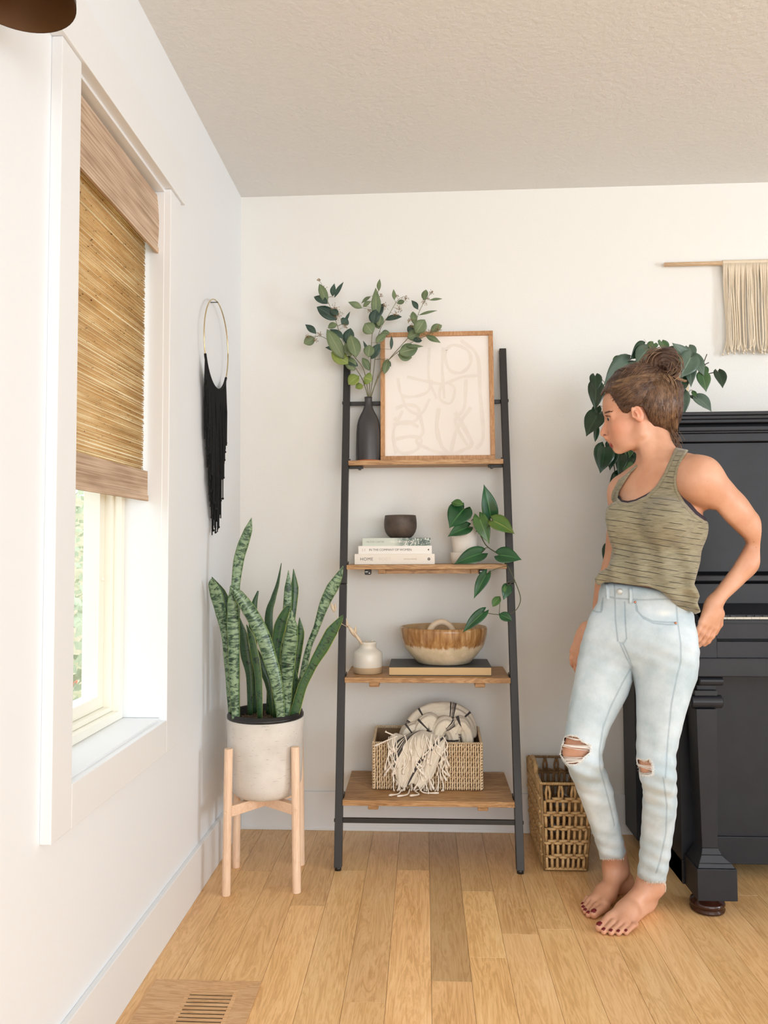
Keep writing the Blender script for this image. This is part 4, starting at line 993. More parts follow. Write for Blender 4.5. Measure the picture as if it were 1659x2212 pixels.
for side, npair, mt in (('f', 4, 'hyac'), ('l', 9, 'hyac'), ('r', 9, 'hyac'), ('b', 4, 'hyac_d')):
    m = MB(); rows = 6; dh = (hz - .008) / rows
    top_row = rows - 1
    for j in range(rows):
        z0 = .004 + j * dh; z1 = z0 + dh
        if j == top_row:
            for i in range(npair):
                c = (i + .5) / npair; 
                for sg in (-1, 1):
                    a = BP(c + sg * .12 / npair, z0, side); b = BP(c + sg * .05 / npair, z1, side); m.tube([a, a.lerp(b, .5) + NR[side] * .002 + (BP(c + sg * .2 / npair, z0, side) - BP(c, z0, side)) * .4, b], .0042, 6)
        else:
            n2 = npair * 2
            for i in range(n2):
                c = (i + .5 + .06 * (1 if j % 2 else -1)) / n2; c = min(.98, max(.02, c)); a = BP(c, z0 + .004, side); b = BP(c + rg.uniform(-.006, .006), z1 - .004, side)
                m.tube([a, a.lerp(b, .5) + NR[side] * rg.uniform(.001, .004), b], [.0048, .0052, .0048], 6)
        if j > 0:
            n2 = npair * 1
            for i in range(n2):
                c0 = (i + (.5 if j % 2 else 0) + .08) / n2; c1 = c0 + .84 / n2
                if c1 > 1.0: c1 = 1.0
                for q, dz in ((0, -.002), (1, .0045)):
                    a, b = BP(max(0, c0 + (q * .5 - .25) / n2), z0 + dz, side), BP(min(1, c1 + (q * .5 - .25) / n2), z0 + dz * 1.2, side)
                    m.tube([a, a.lerp(b, .25) + NR[side] * .006, a.lerp(b, .75) + NR[side] * .006, b], [.003, .0048, .0048, .003], 6)
    for z in np.linspace(.004 + dh, hz - dh - .01, rows - 1): m.tube([BP(0, z, side), BP(1, z, side)], .003, 5)
    for s_ in (0, 1): m.tube([BP(s_, .004, side), BP(s_, hz, side)], .0055, 6)
    # rim and foot wraps
    nw = int(44 if side in 'lr' else 30)
    for zz_, rr in ((hz, .004), (.006, .004)):
        for i in range(nw):
            a, b = BP(i / nw, zz_, side), BP((i + .8) / nw, zz_, side); m.tube([a - NR[side] * .004, a.lerp(b, .5) + Vector((0, 0, .0045)), b + NR[side] * .004], .0036, 5)
    o = m.build('open_weave', MAT[mt], TB_, smooth=True); o['kind'] = 'stuff'
for side in 'lr':
    m = MB(); y0, y1 = hy0 + .1, hy0 + .22; X = tx0 if side == 'l' else tx1
    m.tube(smooth_path([(X, y0, hz), (X, y0 + .006, hz + .025), (X, (y0 + y1) / 2, hz + .036), (X, y1 - .006, hz + .025), (X, y1, hz)], 6), .008, 8); m.build('handle', MAT['hyac'], TB_, smooth=True)
m = MB()
for i in range(14): m.tube([BP(i / 13, .006, 'f'), BP(1 - i / 13, .006, 'b')], .004, 5)
for i in range(18): m.tube([BP(i / 17, .008, 'l'), BP(1 - i / 17, .008, 'r')], .004, 5)
o = m.build('base_weave', MAT['hyac_d'], TB_, smooth=True); o['kind'] = 'stuff'
# ---- plant stand, planter, snake plant
LEGS = {'fl': (-.611, 2.368), 'fr': (-.3985, 2.396), 'bl': (-.632, 2.575), 'br': (-.419, 2.603)}
CX, CY = -.515, 2.4855
zl = at(497, 1618, Y=2.368).z
std = empty('plant_stand', (CX, CY, 0), 'blond pine plant stand with four posts holding the concrete planter', 'plant stand')
for k, (x, y) in LEGS.items():
    xt, yt = CX + (x - CX) * .955, CY + (y - CY) * .955
    m = MB(); a = Vector((x, y, 0)); b = Vector((xt, yt, zl)); m.tube([a, a.lerp(b, .003) , b.lerp(a, .004), b], [.0118, .0132, .0132, .012], 12, ref=(1, .1, 0)); m.build('leg', MAT['pine'], std, smooth=False, bevel=.0)
zb = at(575, 1735, Y=2.40).z                      # underside of the planter
zc0, zc1 = zb - .0325, zb - .0006
def arm(a, b, nm='cross_arm', z0=zc0, z1=zc1, wd=.022):
    (ax, ay), (bx_, by_) = LEGS[a], LEGS[b]; d = Vector((bx_ - ax, by_ - ay, 0)).normalized(); a3 = Vector((ax, ay, (z0 + z1) / 2)) + d * .012; b3 = Vector((bx_, by_, (z0 + z1) / 2)) - d * .012
    return a3, b3, d
for (a, b) in (('fl', 'br'),):
    a3, b3, d = arm(a, b); m = MB(); m.beam(a3, b3, .022, zc1 - zc0); m.build('cross_arm', MAT['pine_x'], std, bevel=.001)
a3, b3, d = arm('fr', 'bl'); c3 = (a3 + b3) / 2
m = MB(); m.beam(a3, c3 - d * .0115, .022, zc1 - zc0); m.build('cross_arm', MAT['pine_x'], std, bevel=.001)
m = MB(); m.beam(c3 + d * .0115, b3, .022, zc1 - zc0); m.build('cross_arm', MAT['pine_x'], std, bevel=.001)
for k in ('fl', 'fr'):
    x, y = LEGS[k]; m = MB(); m.tube([(x + .0, y - .0128, zb - .016), (x, y - .0145, zb - .016)], .0032, 10); m.build('dowel_plug', MAT['pine_x'], std)

t = NT('pale_concrete'); v = t.coords('Object'); n = t.noise(v, 10, 4)
pit = t.ramp(t.noise(t.coords('Object', (20, 20, 130)), 2.2, 5, .7), [(.62, (0, 0, 0, 1)), (.665, (1, 1, 1, 1))])
t.base(t.mix(pit, t.ramp(n, [(.35, srgb(202, 196, 188)), (.65, srgb(218, 213, 206))]), srgb(172, 166, 159))); t.rough(.85); t.bump(t.math('SUBTRACT', t.noise(v, 120, 3), pit), .25, .0012); MAT['concrete'] = t.m
pcx = (at(490, 1600, Y=2.485).x + at(660, 1600, Y=2.485).x) / 2; pr_ = (at(660, 1600, Y=2.485).x - at(490, 1600, Y=2.485).x) / 2 * .985
pcx, pcy = CX, CY; pr_ = .1235
zr = at(575, 1566, Y=pcy - pr_).z
plt = empty('planter', (pcx, pcy, zb), 'pale speckled concrete planter with rounded base set in the pine stand', 'planter')
prf = [(0, 0), (pr_ * .55, 0), (pr_ * .74, .006), (pr_ * .86, .02), (pr_ * .93, .045), (pr_ * .955, .09), (pr_ * 1.0, (zr - zb) - .02), (pr_, zr - zb - .003), (pr_ * .985, zr - zb), (pr_ * .93, zr - zb - .001), (pr_ * .92, zr - zb - .03), (pr_ * .85, .05), (0, .03)]
m = MB(); m.lathe(prf, (pcx, pcy, zb), 72); m.build('planter_body', MAT['concrete'], plt, smooth=True)
snk = empty('snake_plant', (pcx, pcy, zb + .034), 'tall snake plant in black nursery pot standing inside the concrete planter', 'plant')
m = MB(); rN = pr_ * .91
hN = zr - zb + .018
m.lathe([(0, .034), (rN * .8, .034), (rN * .97, hN - .03), (rN * .985, hN - .018), (rN * 1.09, hN - .0165), (rN * 1.09, hN - .009), (rN * 1.06, hN - .008), (rN * 1.06, hN - .001), (rN * 1.02, hN), (rN * .99, hN - .004), (rN * .96, hN - .035), (rN * .9, hN - .04)], (pcx, pcy, zb), 72)
m.build('nursery_pot', MAT['black_plastic'], snk, smooth=True)
zs = zb + hN - .03; m = MB(); rg = random.Random(6)
m.lathe([(rN * .965, 0), (rN * .6, .004), (0, .006)], (pcx, pcy, zs), 40)
for k in range(260):
    a = rg.uniform(0, 6.28); r = rN * .94 * math.sqrt(rg.random()); m.ball((pcx + math.cos(a) * r, pcy + math.sin(a) * r, zs + .005), rg.uniform(.002, .0055), 5, 4)
m.build('soil', MAT['soil'], snk)
def snake_mat(name, edge, dark, light):
    t = NT(name); tc = t.new('ShaderNodeTexCoord'); s = t.sep(tc.outputs['UV']); u, v = s[0], s[1]
    oi = t.new('ShaderNodeObjectInfo')
    off = t.math('MULTIPLY', oi.outputs['Random'], 9.0)
    cb = t.new('ShaderNodeCombineXYZ'); t.link(t.math('MULTIPLY', u, 1.1), cb.inputs[0]); t.link(t.math('ADD', t.math('MULTIPLY', v, 78.0), off), cb.inputs[1]); t.link(off, cb.inputs[2])
    n = t.noise(cb.outputs[0], 1.0, 5, .62, 1.4)
    cb2 = t.new('ShaderNodeCombineXYZ'); t.link(t.math('MULTIPLY', u, 3.0), cb2.inputs[0]); t.link(t.math('ADD', t.math('MULTIPLY', v, 7.0), off), cb2.inputs[1])
    n2 = t.noise(cb2.outputs[0], 1.0, 2)
    f = t.math('ADD', t.math('MULTIPLY', n, .85), t.math('MULTIPLY', n2, .18))
    col = t.ramp(f, [(.40, dark), (.47, srgb(58, 88, 62)), (.56, light)])
    ed = t.math('GREATER_THAN', t.math('ABSOLUTE', t.math('SUBTRACT', u, .5)), .455)
    t.base(t.mix(ed, col, edge)); t.rough(.33); t.bump(n, .08, .001); return t.m
MAT['sn_a'] = snake_mat('snake_leaf_silver', srgb(126, 150, 84), srgb(30, 54, 38), srgb(130, 154, 120))
MAT['sn_b'] = snake_mat('snake_leaf_dark', srgb(120, 140, 58), srgb(18, 38, 24), srgb(48, 76, 44))
MAT['sn_c'] = snake_mat('snake_leaf_yellow_edge', srgb(176, 186, 96), srgb(20, 46, 26), srgb(62, 96, 52))
def blade(path, wid, Y0, Y1, mat, cup=.25, tw0=0.0, tw1=0.0, nu=7):
    """path in photograph survey points (zoom frame), Y from base to tip, widths in the same units"""
    Z = 4.253
    n = len(path); P = []
    for i, (x, y) in enumerate(path):
        s = i / (n - 1); P.append(at(420 + x / Z, 1100 + y / Z, Y=Y0 + (Y1 - Y0) * s))
    P[0] = Vector((P[0].x, P[0].y, min(P[0].z, zs + .004)))
    K_ = 6; sp = smooth_path(P, K_); ws = np.interp(np.linspace(0, n - 1, len(sp)), range(n), wid)
    vs = []; uv = []; acc = 0; L = len(sp)
    for i, p in enumerate(sp):
        t_ = (sp[min(i + 1, L - 1)] - sp[max(i - 1, 0)]).normalized(); s = i / (L - 1)
        if i: acc += (sp[i] - sp[i - 1]).length
        view = (p - CAM).normalized(); sd = t_.cross(view).normalized(); nr = sd.cross(t_).normalized()
        tw = tw0 + (tw1 - tw0) * s; sd, nr = sd * math.cos(tw) + nr * math.sin(tw), nr * math.cos(tw) - sd * math.sin(tw)
        wm = ws[i] / Z / FPX * p.y / 2 / max(.4, math.cos(tw)); 
        for j in range(nu):
            u = j / (nu - 1) * 2 - 1
            vs.append(p + sd * u * wm * (1 + .03 * math.sin(acc * 60 + u * 2)) + nr * (cup * wm * (abs(u) ** 1.6) * (-1)) * -1); uv.append((j / (nu - 1), acc))
    f = [(i * nu + j, i * nu + j + 1, (i + 1) * nu + j + 1, (i + 1) * nu + j) for i in range(L - 1) for j in range(nu - 1)]
    return obj('leaf', vs, f, MAT[mat], snk, smooth=True, uv=uv, solid=.0022)
B_ = [
 ([(345, 1890), (290, 1200), (240, 950), (200, 790), (165, 690), (160, 640)], [55, 72, 98, 112, 75, 10], 2.46, 2.40, 'sn_a', .3, 0, .3),
 ([(370, 1850), (330, 1150), (305, 920), (240, 760), (160, 622)], [50, 60, 95, 85, 3], 2.47, 2.46, 'sn_b', .3, 0, 0),
 ([(392, 1890), (385, 1300), (380, 900), (380, 700), (402, 500), (445, 330), (495, 190), (525, 78)], [50, 60, 78, 78, 92, 98, 72, 2], 2.44, 2.43, 'sn_a', .35, 0, 0),
 ([(382, 1930), (366, 1600), (362, 1300), (357, 1050), (350, 860), (335, 700)], [62, 88, 106, 112, 92, 8], 2.40, 2.385, 'sn_a', .45, 0, 0),
 ([(510, 1880), (505, 1550), (470, 1350), (440, 1150), (415, 1000)], [45, 60, 90, 80, 10], 2.52, 2.50, 'sn_b', .3, .3, .3),
 ([(555, 1880), (560, 1500), (535, 1150), (545, 900), (585, 750)], [40, 60, 70, 60, 12], 2.55, 2.56, 'sn_b', .3, 0, 0),
 ([(600, 1870), (590, 1600), (560, 1380), (520, 1180), (480, 1060)], [45, 62, 70, 60, 5], 2.47, 2.45, 'sn_c', .3, .3, .4),
 ([(740, 1870), (700, 1620), (640, 1480), (570, 1330), (530, 1200)], [70, 90, 90, 70, 8], 2.52, 2.52, 'sn_b', .3, 0, 0),
 ([(690, 1870), (700, 1500), (680, 1000), (722, 820), (762, 690), (800, 495)], [70, 70, 72, 46, 30, 3], 2.54, 2.55, 'sn_b', .3, .2, .6),
 ([(780, 1850), (830, 1200), (852, 900), (862, 720), (863, 560)], [60, 80, 78, 66, 2], 2.53, 2.53, 'sn_a', .3, 0, 0),
 ([(860, 1850), (880, 1200), (908, 900), (920, 720), (910, 548)], [50, 60, 62, 74, 2], 2.56, 2.58, 'sn_c', .3, 0, 0),
 ([(750, 1860), (745, 1350), (785, 1080), (850, 920), (893, 893)], [60, 85, 110, 60, 4], 2.49, 2.47, 'sn_c', .3, 0, .2),
 ([(880, 1850), (918, 1500), (945, 1300), (972, 1130), (965, 995)], [50, 72, 92, 72, 2], 2.52, 2.51, 'sn_c', .3, 0, 0),
 ([(835, 1900), (850, 1600), (862, 1400), (882, 1230), (896, 1080), (893, 925)], [80, 105, 128, 130, 100, 3], 2.45, 2.42, 'sn_a', .4, 0, 0),
 ([(905, 1860), (925, 1700), (928, 1560), (920, 1440)], [50, 55, 50, 8], 2.52, 2.50, 'sn_c', .3, .3, .3),
 ([(935, 1860), (985, 1580), (1050, 1270), (1125, 1080), (1190, 880), (1270, 720), (1330, 610), (1366, 520)], [65, 62, 52, 56, 88, 108, 64, 2], 2.50, 2.50, 'sn_a', .35, .2, -.2),
 ([(900, 1890), (990, 1640), (1080, 1450), (1170, 1290), (1260, 1130), (1335, 1020), (1366, 972)], [90, 80, 76, 108, 108, 50, 2], 2.45, 2.42, 'sn_c', .3, 0, 0),
 ([(800, 1920), (765, 1650), (695, 1370), (605, 1110), (500, 925), (405, 785), (325, 712)], [66, 100, 126, 132, 122, 92, 6], 2.395, 2.36, 'sn_a', .4, 0, 0),
]
for b in B_: blade(*b)

# ---- black fringe hoop on the left wall
MAT['gold'] = plain('brass_wire', srgb(206, 188, 150), .28, .85); MAT['black_yarn'] = plain('black_yarn', srgb(12, 12, 13), .9)
HX = X_LEFT + .022; hc = Vector((HX, 2.505, 1.738)); hr = .148
hp = empty('fringe_wall_hanging', (X_LEFT, hc.y, hc.z), 'brass hoop with long black yarn fringe hanging on the left wall', 'wall hanging')
m = MB(); pts = [hc + Vector((0, math.cos(a) * hr, math.sin(a) * hr)) for a in np.linspace(0, 2 * math.pi, 65)]
m.tube(pts, .0022, 8); m.build('hoop', MAT['gold'], hp, smooth=True)
m = MB(); m.tube([(X_LEFT, hc.y, hc.z + hr - .003), (HX + .004, hc.y, hc.z + hr - .003)], .0015, 6); m.build('nail', MAT['black_steel'], hp)
m = MB(); kn = MB(); rg = random.Random(17)
a0, a1 = math.radians(206), math.radians(325)
N = 150
for k in range(N):
    s = k / (N - 1); a = a0 + (a1 - a0) * s; y = hc.y + math.cos(a) * hr; z = hc.z + math.sin(a) * hr
    c = abs(2 * s - 1.08); zb_ = 1.13 + .36 * max(0, c - .05) ** 1.1 + rg.uniform(-.02, .02) + .02 * math.sin(k * .9)
    dx = rg.uniform(-.010, .008); yy = y + rg.uniform(-.003, .003); pull = (hc.y + .02 - yy) * .10
    m.tube([(HX, y, z), (HX + dx * .5, yy + pull * .3, z - .08), (HX + dx, yy + pull + rg.uniform(-.004, .004), (z + zb_) / 2), (HX + dx * 1.1, yy + pull * 1.4 + rg.uniform(-.006, .006), zb_)], [.0021, .0022, .0022, .0019], 4)
    kn.ball((HX, y, z), .0045, 6, 4)
    if k % 3 == 0: m.ball((HX + dx * 1.1, yy + pull * 1.4, zb_ + .004), .0042, 5, 4)
o = m.build('fringe', MAT['black_yarn'], hp); o['kind'] = 'stuff'
o = kn.build('cord_knots', MAT['black_yarn'], hp, smooth=True); o['kind'] = 'stuff'

# ---- cream fringe hanging on the back wall
MAT['cord'] = plain('cream_cord', srgb(232, 218, 196), .85, bump=(300, .4, .0006))
mcz = at(1500, 570, Y=2.912).z; mx0 = at(1435, 571, Y=2.912).x; mx1 = mx0 + .86
mh = empty('macrame_wall_hanging', ((mx0 + mx1) / 2, D_BACK, mcz), 'cream cord fringe on a wooden dowel high on the wall at the right edge', 'wall hanging')
m = MB(); m.tube([(mx0, 2.912, mcz), (mx1, 2.912, mcz)], .0078, 16); m.build('dowel', MAT['dowel'], mh, smooth=True)
m = MB()
for x in (mx0 + .12, mx1 - .12): m.tube([(x, 2.912, mcz + .006), (x, D_BACK, mcz + .006)], .002, 6)
m.build('hook', MAT['black_steel'], mh)
cx0 = at(1560, 570, Y=2.912).x; cx1 = mx1 - (cx0 - mx0); zbt = at(1600, 762, Y=2.912).z
m = MB(); kn = MB(); kn_top = MB(); rg = random.Random(2); n = 120
for k in range(n):
    x = cx0 + (cx1 - cx0) * (k + .5) / n; yy = 2.902 + rg.uniform(-.007, .010); b = rg.uniform(-.006, .006)
    xe = x + rg.uniform(-.009, .009); ze = zbt + rg.uniform(-.008, .014)
    m.tube(smooth_path([(x, 2.903, mcz - .004), (x + b * .3, yy, mcz - .09), (x + b, yy, (mcz + zbt) / 2), (x + b * 1.2, yy - .004, zbt + .05), (xe, yy, ze)], 3), .0022, 5)
    if k % 2 == 0: kn.ball((xe, yy, ze), .0046, 6, 5)
    for q in range(2):
        th = np.linspace(-.4, math.pi + .6, 7); xx = x + (q - .5) * .0024
        kn_top.tube([(xx, 2.912 - math.sin(a) * .0098 if True else 0, mcz + math.cos(a) * .0098) for a in th], .0016, 4)
o = m.build('cord', MAT['cord'], mh, smooth=True); o['kind'] = 'stuff'
o = kn.build('cord_knots', MAT['cord'], mh, smooth=True); o['kind'] = 'stuff'
o = kn_top.build('larks_head_knots', MAT['cord'], mh, smooth=True); o['kind'] = 'stuff'

# ---- upright piano
PX0, PX1, PYB = .7636, 2.20, 2.905
pno = empty('upright_piano', ((PX0 + PX1) / 2, 2.6, 0), 'black painted upright piano against the back wall at the right', 'piano')
def pz_(y, Y): return at(1560, y, Y=Y).z
def pbox(nm, x0, x1, y0, y1, z0, z1, bev=.002, mat='piano', parent=pno): return box_obj(nm, (x0, y0, z0), (x1, y1, z1), MAT[mat], parent, bevel=bev)
ztop = pz_(888.7, 2.425)
# sides
zsb = .052
def side(x0, x1, nm='side_panel'):
    m = MB()
    prof = [(2.385, zsb), (PYB, zsb), (PYB, ztop - .03), (2.475, ztop - .03), (2.475, .985), (2.43, .965), (2.40, .90), (2.285, .842), (2.285, .69), (2.385, .69)]
    k = len(prof); v = [Vector((x0, y, z)) for y, z in prof] + [Vector((x1, y, z)) for y, z in prof]
    m.add(v, [tuple(range(k)), tuple(range(2 * k - 1, k - 1, -1))] + [(i, (i + 1) % k, k + (i + 1) % k, k + i)[::-1] for i in range(k)])
    return m.build(nm, MAT['piano'], pno, bevel=.002)
side(PX0, PX0 + .04); side(PX1 - .04, PX1)
pbox('back_frame', PX0 - .030, PX0 - .0005, 2.76, 2.925, .035, ztop - .05, .004)
pbox('back_board', PX0 + .041, PX1 - .041, PYB - .02, PYB, .06, ztop - .03)
# lid and cornice
cw = [(888.7, 896.3, 2.425, -.028), (896.8, 904.6, 2.435, -.020), (905.1, 913.0, 2.445, -.012)]
for y0, y1, Y, ov in cw: pbox('lid_moulding', PX0 + ov, PX1 - ov, Y, PYB + .01, pz_(y1, Y), pz_(y0, Y), .0025)
pbox('lid_gap_shade', PX0 + .041, PX1 - .041, 2.488, 2.52, pz_(921, 2.48), pz_(912, 2.45), .0, 'gap')  # near-black strip put in for the shade of the gap under the lid
pbox('cornice_moulding', PX0 + .0405, PX1 - .0405, 2.452, 2.50, pz_(930.4, 2.452), pz_(920.5, 2.452), .0025)
pbox('cornice_moulding', PX0 + .0405, PX1 - .0405, 2.460, 2.50, pz_(935, 2.46), pz_(931, 2.46), .0015)
pbox('cornice_moulding', PX0 + .0405, PX1 - .0405, 2.464, 2.50, pz_(954, 2.464), pz_(935.6, 2.464), .0025)
pbox('upper_panel', PX0 + .041, PX1 - .041, 2.480, 2.50, .978, pz_(956.8, 2.48), .001)
# fallboard ledge and key area
pbox('ledge', PX0 + .041, PX1 - .041, 2.428, 2.50, pz_(1256, 2.428), pz_(1243, 2.428), .003)
pbox('fall_panel', PX0 + .041, PX1 - .041, 2.425, 2.46, pz_(1304, 2.425), pz_(1261, 2.425), .0015)
zk0, zk1 = pz_(1304, 2.425), pz_(1329.5, 2.34)
m = MB(); v = [(2.425, zk0), (2.34, zk1 + .002), (2.34, zk1 - .004), (2.46, zk1 - .004), (2.46, zk0)]; k = len(v)
V = [Vector((x, y, z)) for x in (PX0 + .066, PX1 - .066) for y, z in v]
m.add(V, [tuple(range(k)), tuple(range(2 * k - 1, k - 1, -1))] + [(i, (i + 1) % k, k + (i + 1) % k, k + i)[::-1] for i in range(k)])
m.build('fallboard', MAT['piano'], pno, bevel=.001)
MAT['ivory'] = plain('ivory_keys', srgb(226, 216, 196), .35)
zky = pz_(1336.5, 2.325); xk0 = at(1551, 1335, Y=2.325).x; kw = .0235; i = 0
blk = [1, 1, 0, 1, 1, 1, 0]
while xk0 + (i + 1) * kw < PX1 - .075:
    box_obj('white_key', (xk0 + i * kw + .0004, 2.318, zky - .012), (xk0 + (i + 1) * kw - .0004, 2.40, zky + .0045), MAT['ivory'], pno)
    if blk[i % 7]: box_obj('black_key', (xk0 + (i + 1) * kw - .006, 2.336, zky + .0047), (xk0 + (i + 1) * kw + .006, 2.40, zky + .0085), MAT['black_plastic'], pno)
    i += 1
xc = at(1548.5, 1400, Y=2.28).x
pbox('key_slip', xc + .004, PX1 - .0795, 2.292, 2.3165, pz_(1381, 2.292), pz_(1338.5, 2.30), .002)
pbox('key_slip_bead', xc + .004, PX1 - .0795, 2.288, 2.292, pz_(1347, 2.288) - .001, pz_(1347, 2.288), .0)
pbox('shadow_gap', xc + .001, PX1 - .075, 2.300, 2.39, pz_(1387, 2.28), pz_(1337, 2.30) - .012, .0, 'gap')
pbox('rail', xc, PX1 - .0795, 2.280, 2.30, pz_(1421.5, 2.28), pz_(1386, 2.28), .0015)
pbox('cheek', PX0 - .002, xc - .001, 2.277, 2.284, pz_(1421.5, 2.277), .838, .0012)
pbox('cheek_block', PX0 + .0405, xc - .001, 2.2845, 2.42, pz_(1421.5, 2.277), .838, .0012)
pbox('keybed', PX0 - .003, PX1 + .003, 2.270, 2.56, pz_(1462.5, 2.27), pz_(1422, 2.27), .003)
# lower panel
pbox('lower_panel', PX0 + .041, PX1 - .041, 2.52, 2.54, pz_(1806, 2.52), .68, .001)
pbox('base_board', PX0 + .041, PX1 - .041, 2.512, 2.54, at(1640, 1868, Y=2.512).z, pz_(1807.5, 2.512), .002)
# legs
def Xf(px, Y=2.272): return at(px, 1700, Y=Y).x
def Zf(py, Y=2.272): return at(1545, py, Y=Y).z
def leg(dx):
    e = dx
    m = MB()
    def blk(x0, x1, y0, y1, z0, z1): m.box((x0 + e, y0, z0), (x1 + e, y1, z1))
    X0, X1 = Xf(1502), Xf(1588)
    blk(X0, X1, 2.272, 2.38, Zf(1947), Zf(1878))
    a0, a1 = Xf(1517), Xf(1555)
    c0, c1 = Xf(1511), Xf(1556)
    # tapered shaft
    def frus(x0, x1, y0, y1, z0, X0_, X1_, Y0_, Y1_, z1):
        m.add([(x0 + e, y0, z0), (x1 + e, y0, z0), (x1 + e, y1, z0), (x0 + e, y1, z0), (X0_ + e, Y0_, z1), (X1_ + e, Y0_, z1), (X1_ + e, Y1_, z1), (X0_ + e, Y1_, z1)],
              [(0, 3, 2, 1), (4, 5, 6, 7), (0, 1, 5, 4), (1, 2, 6, 5), (2, 3, 7, 6), (3, 0, 4, 7)])
    frus(X0 + .004, X1 - .004, 2.276, 2.376, Zf(1878) + .0002, X0 + .008, X1 - .012, 2.28, 2.37, Zf(1868))
    frus(X0 + .008, X1 - .012, 2.28, 2.37, Zf(1868), Xf(1516), Xf(1560), 2.288, 2.36, Zf(1852))
    frus(Xf(1516), Xf(1560), 2.288, 2.36, Zf(1852), Xf(1519), Xf(1553), 2.292, 2.356, Zf(1838))
    frus(Xf(1519), Xf(1553), 2.292, 2.356, Zf(1838), c0, c1, 2.285, 2.362, Zf(1534))
    m.build('leg', MAT['piano'], pno, bevel=.0015)
    m = MB()                                        # scrolled capital: rolls seen end on
    xa, xb = Xf(1501) + e, Xf(1572) + e; zc_ = (Zf(1534) + Zf(1505)) / 2; r = (Zf(1505) - Zf(1534)) / 2
    m.tube([(xa, 2.30, zc_), (xa + .004, 2.30, zc_), (xb - .004, 2.30, zc_), (xb, 2.30, zc_)], [r * .8, r, r, r * .8], 20)
    m.box((xa + .006, 2.30, zc_ - r * .8), (xb - .006, 2.37, zc_ + r * .8))
    m.box((Xf(1509) + e, 2.285, Zf(1505)), (Xf(1558) + e, 2.37, Zf(1494)))
    m.box((Xf(1518) + e, 2.30, Zf(1494)), (Xf(1560) + e, 2.37, Zf(1484)))
    zc2 = (Zf(1484) + Zf(1464)) / 2; r2 = (Zf(1464) - Zf(1484)) / 2
    m.tube([(Xf(1521) + e, 2.295, zc2), (Xf(1572) + e, 2.295, zc2)], r2, 16); m.box((Xf(1521) + e, 2.295, zc2 - r2), (Xf(1572) + e, 2.38, zc2 + r2))
    m.build('leg_capital', MAT['piano'], pno, bevel=.001)
    fx = (X0 + X1) / 2 + e - .008
    m = MB(); m.lathe([(0, 0), (.040, 0), (.0475, .003), (.049, .009), (.044, .014), (.047, .017), (.0495, .024), (.046, .031), (.036, .034), (.034, .0505)], (fx, 2.335, 0), 36)
    m.build('foot', MAT['cherry'], pno, smooth=True)
MAT['cherry'] = plain('dark_varnished_foot', srgb(52, 26, 18), .18)
leg(0); leg(PX1 - Xf(1588))
pbox('toe_rail', PX0, PX0 + .05, 2.381, 2.52, zsb, zsb + .07, .002); pbox('toe_rail', PX1 - .05, PX1, 2.381, 2.52, zsb, zsb + .07, .002)
m = MB()
for x in (PX0 + .07, PX1 - .07): m.lathe([(0, 0), (.022, 0), (.024, .02), (.018, .06)], (x, 2.84, 0), 20)
m.build('caster', MAT['cherry'], pno, smooth=True)

# ---- philodendron on the piano
pc2 = at(1432, 860, Y=2.66)
phl = empty('trailing_philodendron', (pc2.x, 2.66, ztop + .0006), 'large trailing heart leaved plant in cream pot on top of the piano', 'plant')
MAT['cream_pot'] = plain('cream_pot', srgb(232, 206, 168), .5)
m = MB(); m.lathe([(0, 0), (.062, 0), (.066, .004), (.083, .11), (.085, .135), (.079, .136), (.076, .115), (0, .112)], (pc2.x, 2.66, ztop + .0006), 40); m.build('pot', MAT['cream_pot'], phl, smooth=True)
m = MB(); m.lathe([(0, .118), (.05, .120), (.0765, .115)], (pc2.x, 2.66, ztop + .0006), 24); m.build('soil', MAT['soil'], phl, smooth=True)
MAT['ph_d'] = pothos_mat('heartleaf_deep', srgb(20, 44, 26), srgb(30, 60, 38), srgb(44, 74, 48)); MAT['ph_s'] = pothos_mat('heartleaf_sage', srgb(66, 88, 74), srgb(88, 108, 94), srgb(112, 130, 114)); MAT['ph_m'] = pothos_mat('heartleaf_mid', srgb(52, 86, 52), srgb(72, 104, 64), srgb(100, 126, 86))
cen = Vector((pc2.x, 2.66, ztop + .15))
